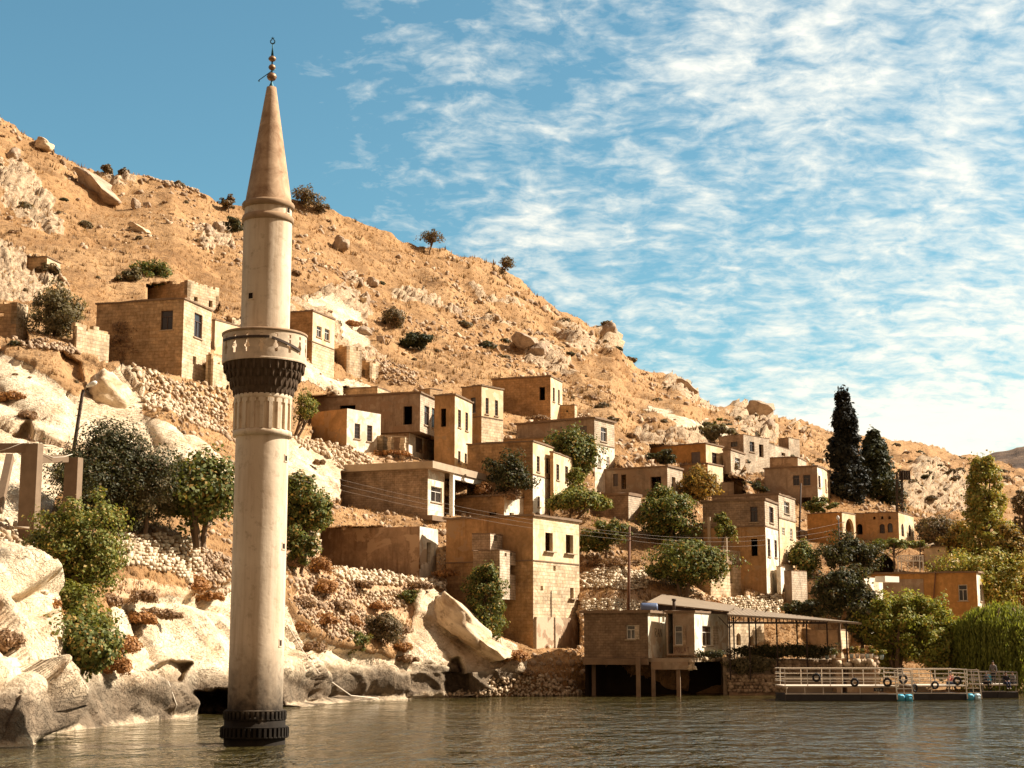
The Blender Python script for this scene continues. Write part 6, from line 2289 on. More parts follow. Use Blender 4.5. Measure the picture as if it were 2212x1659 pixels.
def willow(name, label, box, mat, Y, base, strands=420, seed=3, leaf=0.26):
    rng = np.random.default_rng(seed)
    x0, y0, x1, y1 = box
    m = mpp(Y)
    g = P(base[0], base[1], Y)
    ctr = P((x0 + x1) / 2, (y0 + y1) / 2, Y)
    rx, rz = (x1 - x0) / 2 * m, (y1 - y0) / 2 * m
    off = ctr - g
    P_, N_ = [], []
    for _ in range(strands):
        a = rng.uniform(0, 2 * np.pi)
        r = math.sqrt(rng.uniform(0.02, 1))
        st = np.array([math.cos(a) * r * rx * 0.93, math.sin(a) * r * rx * 0.6, rz * (0.98 * math.sqrt(max(0.0, 1 - r * r * 0.8)) - 0.05) * rng.uniform(0.75, 1)])
        ln = rng.uniform(0.45, 1.15) * (st[2] + rz)
        k = max(6, int(ln / 0.11))
        t = np.linspace(0, 1, k)
        out = np.array([math.cos(a), math.sin(a), 0]) * 0.35
        q = st + out * (np.sin(t * 1.4)[:, None]) + np.array([0, 0, -1.0]) * (t * ln)[:, None] + rng.normal(size=(k, 3)) * 0.075
        P_.append(q)
        nn = rng.normal(size=(k, 3)) * 0.7
        nn[:, 0] += math.cos(a); nn[:, 1] += math.sin(a); nn[:, 2] += 0.25
        N_.append(nn)
    pts = np.concatenate(P_)
    nr = np.concatenate(N_)
    # narrow hanging leaves
    k = len(pts)
    nr /= np.linalg.norm(nr, axis=1, keepdims=True)
    dn = np.array([0, 0, -1.0]) + rng.normal(size=(k, 3)) * 0.28
    W_ = np.cross(nr, dn)
    W_ /= np.linalg.norm(W_, axis=1, keepdims=True) + 1e-9
    s = (leaf * rng.uniform(0.6, 1.3, k))[:, None]
    v = np.stack([pts - dn * s * .7, pts - W_ * s * 0.22, pts + dn * s * .7, pts + W_ * s * 0.22], 1).reshape(-1, 3)
    f = np.arange(k * 4).reshape(-1, 4)
    root = empty(name, g, label, "tree")
    link("crown", np_mesh("crown", v + np.array(off), f), mat, root)
    mb = MB()
    top = Vector(off) + Vector((0, 0, rz * 0.6))
    mb.tube([Vector((0, 0, -.5)), Vector((0.1, 0, top.z * .5)), top], [0.32, 0.25, 0.1], 8)
    for i in range(10):
        a = i * 0.63
        mb.tube([top * 0.7, Vector((math.cos(a) * rx * .45, math.sin(a) * rx * .35, 0)) + Vector(off) + Vector((0, 0, rz * .75)), Vector((math.cos(a) * rx * .8, math.sin(a) * rx * .5, 0)) + Vector(off) + Vector((0, 0, rz * .45))], [0.13, 0.08, 0.03], 5, False)
    mb.build("trunk", m_bark, root, False)
    return root


# left of the minaret
tree("olive_tree", "big round dark olive tree above the pale dry stone wall", "tree", (118, 938, 345, 1170), m_olive, 0.17, 150, 110, 'round', 97, (240, 1168), seed=31, clump=0.30, stems=2, stretch=2.0)
tree("olive_tree", "grey leaved olive branch mass at the right flank of the dark olive tree", "tree", (255, 1000, 372, 1150), m_greyol, 0.13, 70, 110, 'round', 97.5, (310, 1160), seed=32, clump=0.34, stretch=2.2)
tree("fig_tree", "leafy fig tree between the olive and the minaret shaft", "tree", (318, 975, 518, 1172), m_fig, 0.34, 130, 34, 'round', 100, (430, 1168), seed=133, stems=3, clump=0.26, fill=0.2)
tree("vine_shrub", "green climbing shrub wrapped round the right concrete post", "shrub", (82, 1040, 235, 1330), m_vine, 0.22, 110, 60, 'round', 83, (150, 1340), seed=34, clump=0.30, stems=2)
tree("fig_bush", "sprawling leafy fig bush hanging over the rocks at the lower left", "shrub", (50, 1330, 240, 1520), m_fig, 0.26, 110, 55, 'round', 77, (150, 1500), seed=35, clump=0.28, stems=3)
tree("vine_shrub", "yellow green shrub joining the climbing shrub and the low fig bush", "shrub", (70, 1260, 225, 1410), m_vine, 0.22, 60, 55, 'round', 80, (150, 1400), seed=36, trunk=False)
tree("broom_bush", "soft olive-green bush against the broken wall at the upper left", "shrub", (62, 620, 160, 745), m_greyol, 0.20, 60, 60, 'round', None, (118, 742), seed=37, clump=0.34, stretch=2.6, stems=2)
tree("bare_bush", "grey half bare bush leaning on the tan squared-stone house", "shrub", (228, 690, 305, 775), m_dry, 0.12, 40, 60, 'round', None, (262, 775), seed=38, stretch=3.5, stems=3, clump=0.36)
tree("fig_bush", "dark fig bush on the slope above the roofless stone shell", "shrub", (284, 562, 384, 628), m_fig, 0.34, 50, 36, 'round', None, (330, 624), seed=39)
tree("scrub_bush", "low dusty bush at the left foot of the upper fig bush", "shrub", (248, 578, 300, 612), m_greyol, 0.3, 24, 36, 'round', None, (272, 610), seed=40, trunk=False)
# right of the minaret
tree("fig_tree", "dense dark fig tree touching the right side of the minaret shaft", "tree", (606, 1025, 712, 1150), m_fig, 0.30, 90, 50, 'round', 122, (660, 1148), seed=41, stems=2)
tree("fig_bush", "small fig bush hanging below the dense fig tree by the shaft", "shrub", (618, 1140, 684, 1235), m_fig, 0.28, 40, 45, 'round', 116, (650, 1228), seed=42)
tree("pomegranate_bush", "thin twiggy bush beside the whitewashed house and the minaret", "shrub", (630, 850, 695, 925), m_vine, 0.22, 36, 26, 'round', None, (655, 925), seed=43, fill=0.2, stems=3)
tree("round_bush", "dense round dark green bush alone on the open slope", "shrub", (872, 720, 932, 760), m_pine, 0.30, 46, 60, 'round', None, (902, 758), seed=44, trunk=False, clump=0.4)
tree("small_tree", "small sparse tree left of the round bush on the slope", "tree", (822, 660, 880, 710), m_scrub, 0.28, 40, 40, 'round', None, (850, 708), seed=45)
tree("creeper_tree", "column of climbing green leaves beside the tall waterside house", "tree", (1003, 1222, 1092, 1375), m_fig, 0.24, 90, 60, 'column', 129.4, (1050, 1375), seed=46, clump=0.4, stems=2)
tree("fig_tree", "dark fig bush against the ochre stone wall in the middle of the village", "shrub", (1055, 990, 1155, 1072), m_olive, 0.30, 60, 40, 'round', 149, (1110, 1070), seed=47, stems=2)
tree("fig_tree", "spreading fig tree behind the stepped cream houses", "tree", (1172, 940, 1288, 1045), m_fig, 0.34, 90, 40, 'round', 162.5, (1230, 1050), seed=48, stems=2)
tree("poplar_sapling", "yellow green sapling right of the stepped cream wing", "tree", (1222, 1010, 1266, 1100), m_vine, 0.28, 40, 40, 'column', 153, (1245, 1100), seed=49, clump=0.5)
tree("terebinth_tree", "wide tree with yellowing tips below the stepped cream wing", "tree", (1188, 1046, 1316, 1126), m_vine, 0.28, 80, 46, 'spread', 147, (1235, 1130), seed=50, stems=2)
tree("autumn_bush", "rust yellow bush behind the white porch frame", "shrub", (985, 1050, 1030, 1075), m_yel, 0.26, 24, 34, 'round', 153, (1008, 1076), seed=51)
tree("fig_bush", "green bush right of the tall waterside house under the wires", "shrub", (1255, 1130, 1370, 1195), m_fig, 0.30, 50, 40, 'round', 145, (1310, 1195), seed=52)
tree("mulberry_tree", "upper of two broad dark green trees in the middle of the village", "tree", (1372, 1060, 1512, 1168), m_fig, 0.32, 120, 50, 'round', 152, (1440, 1165), seed=53, stems=2)
tree("mulberry_tree", "lower and larger of two broad green trees, leaning over the balcony house", "tree", (1392, 1150, 1562, 1268), m_fig, 0.32, 150, 50, 'round', 143, (1475, 1282), seed=54, stems=2)
tree("autumn_tree", "golden leaved fig between the grey house and the orange house", "tree", (1470, 1012, 1552, 1092), m_yel, 0.32, 70, 40, 'round', 170, (1512, 1090), seed=55, stems=2)
tree("climbing_vine", "vine hanging from the balcony pillars of the low stone house", "vine", (1540, 1106, 1584, 1180), m_vine, 0.26, 34, 40, 'round', 147, (1562, 1200), seed=56)
tree("scrub_bush", "dusty bush on the slope above the bright orange house", "shrub", (1500, 915, 1585, 955), m_greyol, 0.32, 40, 44, 'round', 206, (1545, 955), seed=57)
tree("small_tree", "thin yellow green tree above the bright orange house", "tree", (1535, 905, 1572, 945), m_vine, 0.32, 24, 30, 'column', 208, (1555, 946), seed=58)
tree("fig_bush", "dark bush beside the left end of the bright orange house", "shrub", (1400, 970, 1465, 1005), m_olive, 0.32, 36, 40, 'round', 180, (1432, 1004), seed=59)
tree("fig_bush", "brown and green bush in front of the plain brown house", "shrub", (1605, 1040, 1660, 1068), m_olive, 0.30, 30, 40, 'round', 186, (1632, 1068), seed=60)
tree("fig_bush", "leafy bush on the wall under the grey house by the cypress", "shrub", (1735, 1075, 1800, 1110), m_fig, 0.32, 40, 40, 'round', 176, (1768, 1110), seed=61)
# right end
tree("cypress_tree", "tall black-green cypress rising above the village at the right", "tree", (1788, 846, 1866, 1100), m_cyp, 0.42, 260, 46, 'cone', 196, (1828, 1100), seed=62, clump=0.42, stretch=2.0, fill=0.6)
tree("pine_tree", "broad dark pine standing against the right side of the cypress", "tree", (1836, 932, 1945, 1110), m_pine, 0.42, 150, 46, 'cone', 201, (1885, 1108), seed=63, clump=0.34, stretch=2.0)
tree("pomegranate_tree", "dark feathery shrub behind the thin street light pole", "shrub", (1765, 1160, 1885, 1245), m_olive, 0.28, 90, 50, 'round', 157, (1820, 1240), seed=64)
tree("fig_bush", "green shrubs against the white wing of the brown stone house", "shrub", (1700, 1165, 1768, 1235), m_fig, 0.30, 60, 44, 'round', 157, (1732, 1238), seed=65, stems=2)
tree("walnut_tree", "dark layered walnut tree over the right end of the tin canopy", "tree", (1758, 1215, 1862, 1330), m_wal, 0.36, 90, 46, 'round', 142.5, (1815, 1400), seed=66, clump=0.30)
tree("walnut_tree", "second dark tree right of the tin canopy's tip", "tree", (1830, 1270, 1898, 1400), m_wal, 0.34, 70, 46, 'round', 140, (1862, 1425), seed=67, clump=0.34)
tree("fig_bush", "dark fig hedge behind the tin canopy", "shrub", (1678, 1290, 1790, 1340), m_wal, 0.32, 60, 44, 'round', 145, (1735, 1345), seed=68)
tree("willow_bush", "large bright olive-green bush at the waterside in front of the orange house", "shrub", (1870, 1280, 2000, 1455), m_ripe, 0.26, 170, 64, 'round', 139, (1935, 1450), seed=169, clump=0.24, stems=3, stretch=1.9)
tree("willow_bush", "rounded bright bush between the large waterside bush and the weeping willow", "shrub", (1965, 1296, 2085, 1462), m_ripe, 0.26, 170, 64, 'round', 140, (2025, 1455), seed=174, clump=0.26, stems=3, stretch=1.9)
willow("weeping_willow", "weeping willow trailing to the water at the right edge", (2055, 1292, 2275, 1482), m_wil, 138, (2170, 1480), 900, 70, 0.24)
tree("poplar_tree", "tall pale green poplar at the right side", "tree", (2078, 985, 2182, 1330), m_pop, 0.36, 260, 50, 'column', 166, (2130, 1330), seed=71, clump=0.30)
tree("poplar_tree", "shorter golden poplar at the right edge", "tree", (2145, 1130, 2222, 1310), m_yel, 0.34, 110, 50, 'column', 160, (2185, 1310), seed=72, clump=0.36)
tree("poplar_tree", "half bare brownish tree behind the right edge of the golden poplar", "tree", (2180, 1060, 2240, 1200), m_scrub, 0.34, 60, 40, 'column', 185, (2212, 1200), seed=73, clump=0.4)
tree("almond_tree", "brownish green tree right of the arched house", "tree", (1990, 1108, 2066, 1182), m_scrub, 0.32, 90, 50, 'round', 178, (2015, 1180), seed=74, stems=2)
tree("almond_tree", "rusty tree between the arched house's tree and the tall poplar", "tree", (2040, 1130, 2110, 1210), m_yel, 0.32, 70, 44, 'round', 172, (2075, 1215), seed=75)
tree("oleander_bush", "green bushes under the tall poplar behind the orange house", "shrub", (2050, 1185, 2230, 1310), m_pop, 0.32, 150, 50, 'round', 158, (2140, 1305), seed=76, stems=2)
tree("grape_arbour_vine", "vine spreading over the arbour on the orange house's terrace", "vine", (1868, 1160, 1998, 1196), m_vine, 0.28, 70, 44, 'spread', 161, (1930, 1230), seed=77)
tree("ivy_bank", "pale green creeper over the stone bank beside the lake house", "shrub", (1575, 1418, 1668, 1460), m_greyol, 0.20, 70, 40, 'round', 131.6, (1620, 1462), seed=78, trunk=False, clump=0.4)
# bank bushes
tree("juniper_bush", "round green bush on the pale bank right of the minaret", "shrub", (783, 1326, 853, 1398), m_scrub, 0.16, 60, 70, 'round', None, (820, 1396), seed=79, trunk=False, clump=0.36, stretch=2)
tree("juniper_bush", "darker green bush left of the round green bush on the bank", "shrub", (740, 1356, 792, 1416), m_fig, 0.16, 46, 60, 'round', None, (766, 1414), seed=80, trunk=False, clump=0.36)
tree("juniper_bush", "two small dark bushes high on the bank left of the pale boulder", "shrub", (852, 1268, 900, 1300), m_fig, 0.18, 30, 40, 'round', None, (876, 1300), seed=81, trunk=False)
RB = [(150, 1250, 44, 60), (280, 1290, 130, 50), (110, 1320, 40, 60), (340, 1330, 110, 40), (265, 1400, 70, 60), (20, 1390, 60, 90), (250, 1440, 50, 60), (680, 1400, 40, 40), (700, 1270, 50, 50), (655, 1305, 40, 40),
      (870, 1400, 40, 30), (1078, 1310, 40, 60), (1110, 1420, 60, 40), (1130, 1455, 60, 20), (960, 1240, 60, 24), (1075, 1235, 60, 30), (420, 1270, 60, 60), (450, 1230, 60, 40), (690, 1225, 50, 50), (1330, 1215, 130, 30), (1530, 1305, 60, 22), (780, 1265, 60, 30), (850, 980, 80, 22), (690, 1000, 30, 16),
      (1620, 1235, 50, 26), (60, 900, 40, 30), (25, 860, 50, 34), (430, 790, 60, 20), (760, 700, 30, 20), (1090, 1070, 60, 50), (1045, 1060, 30, 60), (1160, 905, 60, 20), (965, 1305, 40, 34), (640, 1215, 40, 60), (700, 1340, 60, 34), (730, 1310, 50, 30), (760, 1345, 40, 34), (860, 1360, 44, 44), (815, 1310, 50, 24), (905, 1265, 50, 24), (650, 1360, 30, 40), (880, 1425, 50, 24), (1020, 1300, 60, 26), (235, 1300, 60, 40), (300, 1340, 70, 40), (215, 1350, 40, 70), (455, 1290, 60, 30), (45, 1440, 60, 50)]
for i, (a, b, w_, h_) in enumerate(RB):
    tree("dry_bush", "rust brown dried bush clinging to the bank", "dry shrub", (a - w_ / 2, b - h_ / 2, a + w_ / 2, b + h_ / 2), (m_rustb, m_dry)[i % 2], 0.15, 24, 44, 'spread', None, (a, b + h_ / 2), seed=200 + i, trunk=False, clump=0.42, stretch=2.4, group="dried bushes on the banks")
# trees standing on the skyline
tree("almond_tree", "largest sparse tree on the skyline just right of the spire", "tree", (634, 402, 688, 456), m_scrub, 0.40, 44, 16, 'round', None, (652, 454), seed=90, fill=0.3)
tree("almond_tree", "low tree to the right of the largest skyline tree", "tree", (674, 436, 716, 468), m_scrub, 0.40, 26, 16, 'round', None, (695, 466), seed=91)
tree("almond_tree", "lone open-branched tree in the middle of the skyline", "tree", (908, 492, 966, 534), m_scrub, 0.38, 34, 12, 'round', None, (936, 532), seed=92, fill=0.2)
tree("almond_tree", "skyline tree beside a rock, lower to the right", "tree", (1068, 554, 1106, 594), m_scrub, 0.38, 28, 14, 'round', None, (1092, 594), seed=93)
tree("almond_tree", "small dark tree on the skyline behind the huge slanted slab", "tree", (214, 356, 242, 376), m_scrub, 0.36, 22, 26, 'round', None, (226, 380), seed=94)
tree("almond_tree", "small twiggy tree on the skyline right of the huge slab", "tree", (254, 362, 284, 386), m_scrub, 0.36, 26, 26, 'round', None, (270, 388), seed=95)
tree("scrub_bush", "dark bush touching the spire's left ring", "shrub", (490, 472, 530, 504), m_olive, 0.36, 26, 36, 'round', None, (512, 504), seed=96, trunk=False)
tree("scrub_bush", "leafy bush on the skyline left of the spire", "shrub", (478, 424, 512, 452), m_scrub, 0.36, 24, 34, 'round', None, (494, 452), seed=97)


# scrub scattered over the hill: four shapes, many copies
def shrub_mesh(seed):
    rng = np.random.default_rng(seed)
    pts, nr, cc = crown_cloud(1, 1, 0.8, 26, 44, rng, 'spread', 0.3, 0.42)
    v, f = leaf_cards(pts, nr, 0.22, rng, 1.8)
    return np_mesh("shrub", v, f)


SM = []
for s in range(4):
    me_ = shrub_mesh(300 + s)
    me_.materials.append((m_scrub, m_olive, m_scrub, m_dry)[s])
    SM.append(me_)


def shrub(px, py, wpx, var, label, group):
    g = surf(px, py)
    m = mpp(g.y, py)
    o = bpy.data.objects.new("shrub", SM[var % 4])
    C.objects.link(o)
    r = wpx * m / 2
    o.location = g + Vector((0, 0, r * 0.12))
    o.scale = (r, r, r * random.Random(var).uniform(0.7, 1.0))
    o.rotation_euler = (0, 0, var * 1.7)
    return tag(o, label, "shrub", group)


rngs = np.random.default_rng(44)
LH = [(60, 437, 44), (138, 432, 20), (185, 480, 40), (30, 500, 24), (300, 515, 20), (1062, 728, 44), (1095, 760, 40), (1195, 772, 22), (1215, 705, 24), (1330, 758, 26), (1372, 770, 30), (1280, 850, 36), (1303, 880, 34),
      (1230, 770, 20), (1325, 905, 30), (1365, 945, 26), (1420, 870, 22), (1100, 720, 24), (1010, 690, 40), (640, 590, 22), (1435, 915, 18), (1525, 925, 40), (1600, 905, 40), (1625, 895, 30), (730, 700, 26), (860, 700, 20), (385, 400, 26), (440, 420, 18),
      (100, 600, 60), (30, 760, 30), (1525, 860, 18), (930, 700, 16), (1150, 860, 40), (830, 600, 22), (1310, 700, 24)]
for i, (a, b, w_) in enumerate(LH):
    shrub(a, b, w_, i, "dusty low shrub growing in the dry grass of the near slope", "low shrubs on the near slope")
i = 0
while i < 150:
    px = rngs.uniform(-20, 1620)
    s, c0 = np.interp(px, _sx, _sy), np.interp(px, _cx, _cy)
    py = rngs.uniform(c0 + 8, c0 + (0.42 if px < 1100 else 0.25) * (s - c0))
    q = surf(px, py)
    if fbm(np.array([[q.x * 0.05, q.y * 0.05, 3.0]]), 3, 19)[0] < 0.0:
        continue
    shrub(px, py, rngs.uniform(6, 15), (0, 3, 2, 3)[i % 4], "dusty low shrub growing in the dry grass of the near slope", "low shrubs on the near slope")
    i += 1
i = 0
while i < 210:
    px = rngs.uniform(1560, 2230)
    s, c0 = np.interp(px, _sx, _sy), np.interp(px, _cx, _cy)
    py = rngs.uniform(c0 + 2, c0 + 130)
    if py > 1090:
        continue
    shrub(px, py, rngs.uniform(8, 24) * (1.3 if py > 1000 else 1), i, "small dark shrub dotted on the far right slope", "shrubs dotted on the far right slope")
    i += 1

# ------------------------------------------------------------------ waterside
def cz3(x, y):
    """picture point from the close-up of the pontoons"""
    return x * .11905 + 1689.7, y * .11905 + 1393.4


m_hull = simple("dark_hull_steel", (0.035, 0.030, 0.028), 0.6, 0.4, 0.2, 0.4, 2)
m_deck = simple("pontoon_deck", (0.55, 0.45, 0.34), 0.8, 0.2, 0, 0.3, 2)
m_rail = simple("white_rail_paint", (0.80, 0.72, 0.60), 0.5, 0.4, 0, 0.15, 3)
m_rail2 = simple("grey_rail_paint", (0.34, 0.29, 0.25), 0.6, 0.4, 0, 0.3, 3)
m_tyre = simple("tyre_rubber", (0.018, 0.015, 0.014), 0.75, 0.3, 0, 0.3, 6)
m_blue = simple("blue_plastic", (0.05, 0.30, 0.42), 0.45, 0.4, 0, 0.2, 3)
m_paleblue = simple("pale_blue_plastic", (0.42, 0.53, 0.55), 0.45, 0.4, 0, 0.2, 3)
m_tin = simple("tin_roof_sheet", (0.28, 0.205, 0.135), 0.6, 0.35, 0.1, 0.25, 1.2)
m_darkwood = simple("dark_timber", (0.045, 0.028, 0.02), 0.85, 0.2, 0, 0.4, 4)
m_pot = simple("white_pot", (0.66, 0.60, 0.52), 0.7, 0.3, 0, 0.2, 4)
m_hose = simple("pale_hose", (0.60, 0.50, 0.38), 0.6, 0.3, 0, 0.15, 3)
m_wire = simple("grey_wire", (0.20, 0.14, 0.09), 0.6, 0.3, 0, 0.1, 1)
m_tank = simple("blue_grey_tank", (0.10, 0.13, 0.22), 0.5, 0.4, 0, 0.2, 3)


def pontoon(name, label, x0, x1, Y, ybot, ydeck, ytop, mat, deep=4.5, writing=None, posts=1.55, gap=None):
    p0, p1 = P(x0, ybot, Y), P(x1, ybot, Y)
    zd, zt = P(x0, ydeck, Y).z, P(x0, ytop, Y).z
    L = p1.x - p0.x
    root = empty(name, ((p0.x + p1.x) / 2, Y, 0.0), label, "pontoon")
    og = root.location.copy()
    mb = MB(og)
    zh = zd * 0.42
    mb.box(((p0.x + p1.x) / 2, Y + deep / 2, (zh - .35) / 2), L, deep, zh + .35)
    for k in range(int(L / 2.2)):
        mb.box((p0.x + 1.2 + k * 2.2, Y - .02, zh * .5), 0.06, 0.05, zh * .8)
    mb.build("hull", m_hull, root)
    mb = MB(og)
    mb.box(((p0.x + p1.x) / 2, Y + deep / 2, zd - 0.05), L, deep + .1, 0.10)
    mb.build("deck", m_deck, root)
    mb = MB(og)
    k = int(L / 1.25)
    for i in range(k + 1):
        mb.box((p0.x + 0.1 + (L - .2) * i / k, Y + .12, (zd - .1 + zh) / 2), 0.05, 0.05, zd - .1 - zh)
    mb.bar((p0.x, Y + .1, zh + .05), (p1.x, Y + .1, zh + .05), 0.06)
    mb.build("deck_strut", mat, root)
    H_ = zt - zd
    for (yy, xa, xb, nr, jit) in ((Y + 0.06, p0.x, p1.x, 4, 0), (Y + deep - 0.06, p0.x, p1.x, 3, .4)):
        mb = MB(og)
        for j in range(nr):
            zz = zd + H_ * (j + 1) / nr
            mb.bar((xa, yy, zz), (xb, yy, zz), 0.075 if j == nr - 1 else 0.05)
        n_ = max(2, int((xb - xa) / posts))
        for i in range(n_ + 1):
            xx = xa + jit + (xb - xa - jit) * i / n_
            mb.bar((xx, yy, zd - .1), (xx, yy, zt), 0.055)
        mb.build("railing", mat, root)
    for xx in (p0.x + .04, p1.x - .04):
        mb = MB(og)
        for j in range(4):
            zz = zd + H_ * (j + 1) / 4
            mb.bar((xx, Y + .1, zz), (xx, Y + deep - .1, zz), 0.05)
        mb.build("end_rail", mat, root)
    if writing:
        mb = MB(og)
        wx0, wy0, wx1, wy1, letters = writing
        a_, b_ = P(wx0, wy1, Y - .05), P(wx1, wy0, Y - .05)
        pw = MB(og)
        pw.box(((a_.x + b_.x) / 2, Y - .03, (a_.z + b_.z) / 2), (b_.x - a_.x) * 1.5, 0.03, (b_.z - a_.z) * 1.5)
        pw.build("name_board", m_hull, root)
        gw = (b_.x - a_.x) / len(letters)
        for i, Lr in enumerate(letters):
            for s_ in Lr:
                for p, q in zip(s_[:-1], s_[1:]):
                    mb.bar((a_.x + gw * (i + .08 + p[0] * .75), Y - .055, a_.z + (b_.z - a_.z) * p[1]), (a_.x + gw * (i + .08 + q[0] * .75), Y - .055, a_.z + (b_.z - a_.z) * q[1]), 0.012, 0.055, (0, 1, 0))
        mb.build("lettering", m_rail, root)
    return root, zd, zt, zh


c_let = [[(.9, .62), (.6, .72), (.2, .6), (.05, .3), (.3, 0), (.9, .1)]]
PA = pontoon("floating_pontoon", "longest white railed floating pontoon in front of the stone terrace", 1697, 1942, 117.5, 1510, 1481.5, 1444.5, m_rail,
             writing=(1891, 1487, 1905, 1492.5, [Lt['V'], c_let, Lt['e']]))
PB = pontoon("floating_pontoon", "shorter white railed floating pontoon right of the longest one", 1973, 2092, 119, 1510, 1480.5, 1446, m_rail, posts=1.3)
PC = pontoon("floating_pontoon", "dim grey jetty with open rails under the weeping willow", 2122, 2200, 124, 1503, 1478, 1452, m_rail2, deep=3.5, posts=1.0)


def gate(label, x0, x1, Y, ytop, ybot, barrels):
    """boarding gate: upright white frame on a pair of floats"""
    p0, p1 = P(x0, ybot, Y), P(x1, ybot, Y)
    zt = P(x0, ytop, Y).z
    root = empty("boarding_gate", ((p0.x + p1.x) / 2, Y, 0), label, "gate")
    og = root.location.copy()
    mb = MB(og)
    for xx, dx in ((p0.x, -.15), (p1.x, -.15)):
        mb.bar((xx, Y, 0.1), (xx + dx, Y, zt), 0.07)
    for j in range(6):
        zz = 0.55 + (zt - .55) * j / 5
        sh = -.15 * zz / zt
        mb.bar((p0.x + sh, Y, zz), (p1.x + sh, Y, zz), 0.07 if j in (0, 5) else 0.05)
    mb.bar(((p0.x * .55 + p1.x * .45), Y, .55), ((p0.x * .55 + p1.x * .45) - .12, Y, zt), 0.04)
    mb.build("gate_frame", m_rail, root)
    w = (p1.x - p0.x) / 2
    for i, m_ in enumerate(barrels):
        mb = MB(og)
        xa = p0.x + w * i + .04
        r = 0.33
        prof = [(0.02, 0), (r * .8, 0.0), (r, .08), (r, w * .32), (r * 1.03, w * .35), (r, w * .38), (r, w - .16), (r * .8, w - .08), (0.02, w - .08)]
        ring_ = [[Vector((xa + z_, Y + .25 + rr_ * math.cos(2 * math.pi * k / 18), 0.16 + rr_ * math.sin(2 * math.pi * k / 18))) for k in range(18)] for rr_, z_ in prof]
        for a in range(len(ring_) - 1):
            for k in range(18):
                mb.face([ring_[a][k], ring_[a + 1][k], ring_[a + 1][(k + 1) % 18], ring_[a][(k + 1) % 18]], None, True)
        mb.build("float_barrel", m_, root)


gate("white boarding gate on two sky blue barrels between the two white pontoons", 1938.5, 1973, 117.3, 1448.5, 1509, (m_blue, m_blue))
gate("white boarding gate on a blue and a pale barrel, right of the shorter pontoon", 2090, 2120.5, 118.6, 1447, 1504, (m_blue, m_paleblue))


def tyre(px, py, Y, rp, label, tilt=0.0):
    c = P(px, py, Y)
    r = rp * mpp(Y, py)
    mb = MB((c.x, c.y, c.z))
    R1, R2 = r * .76, r * .25
    for i in range(28):
        for j in range(10):
            q = []
            for (ii, jj) in ((i, j), (i + 1, j), (i + 1, j + 1), (i, j + 1)):
                a, b_ = 2 * math.pi * ii / 28, 2 * math.pi * jj / 10
                rr_ = R1 + R2 * math.cos(b_)
                q.append(Vector((c.x + rr_ * math.cos(a), c.y + R2 * .9 * math.sin(b_), c.z + rr_ * math.sin(a))))
            mb.face(q, None, True)
    mb.bar((c.x, c.y, c.z + r * .8), (c.x + .02, c.y + .15, c.z + r * 1.9), 0.03)
    o = mb.build("tyre", m_tyre)
    o.location = c
    o.rotation_euler = (0, 0, R(tilt))
    tag(o, label, "tyre", "tyre fenders hung on the pontoons")


tyre(1763.5, 1463.6, 117.2, 9.4, "old tyre hung high on the left rail of the longest pontoon")
tyre(1846, 1474, 117.2, 9.6, "old tyre in the middle of the longest pontoon's rail", 8)
tyre(1917, 1474, 117.2, 9.6, "old tyre right of the lettering on the longest pontoon", -10)
tyre(1951, 1466.6, 119.5, 11, "old tyre behind the boarding gate on sky blue barrels", 20)
tyre(1976, 1486, 118.7, 9, "old tyre at the left corner of the shorter pontoon", 35)
tyre(2020, 1480, 118.7, 9, "old tyre low in the middle of the shorter pontoon", 12)
tyre(2068, 1471, 118.6, 9.4, "old tyre near the right end of the shorter pontoon", -6)

# --- stone terrace of the lakeside restaurant
TY = 133.0
ta, tb = P(1572, 1425, TY), P(1900, 1425, TY)
zt_ = 2.85
terr = empty("stone_terrace", ((ta.x + tb.x) / 2, TY, 0), "long stone terrace wall at the waterside under the tin canopy", "terrace")
og = terr.location.copy()
mb = MB(og)
mb.box(((ta.x + tb.x) / 2, TY + 10.3, zt_ / 2 - 1), tb.x - ta.x, 20, zt_ + 2 - .02)
mb.build("terrace_floor", m_slab2, terr)
rng = np.random.default_rng(77)
fl_n = Vector((0, -1, 0))
for (poly, pl, sz, sd_, mt) in (([(345, 1040), (700, 1050), (1010, 1040), (1010, 1262), (345, 1270)], Vector((0, TY - 1.6, 0)), 0.22, 1, m_rub2),
                            ([(860, 870), (1600, 870), (2100, 860), (2100, 1060), (860, 1060)], Vector((0, TY, 0)), 0.24, 2, m_rub2),
                            ([(1600, 870), (1668, 870), (1668, 985), (1600, 985)], Vector((0, TY - 2.0, 0)), 0.23, 3, m_rub),
                            ([(1725, 870), (2030, 855), (2030, 985), (1725, 985)], Vector((0, TY - 2.0, 0)), 0.23, 4, m_rub)):
    rng = np.random.default_rng(sd_)
    step = sz * 1.5 / mpp(pl.y)
    px, py = poly_points(poly, 'J', step, rng, 0.2, True)
    c = np.array([ray_plane(a, b, pl, fl_n) for a, b in zip(px, py)])
    c[:, 1] += 0.1
    v, f = stones(c, sz * rng.uniform(.7, 1.2, len(px)), rng, (1.2, .9, .85), .2)
    link("facing_stones", np_mesh("facing_stones", v - np.array(og), f), mt, terr)
mb = MB(og)
q0, q1 = P(1574, 1460, TY - 1.5), P(1697, 1460, TY - 1.5)
zlow = P(1574, zy('J', 1045), TY - 1.5).z
mb.box(((q0.x + q1.x) / 2, TY - .7, zlow / 2 - .5), q1.x - q0.x, 1.5, zlow + 1 - .06)
mb.build("terrace_core", m_brown, terr)
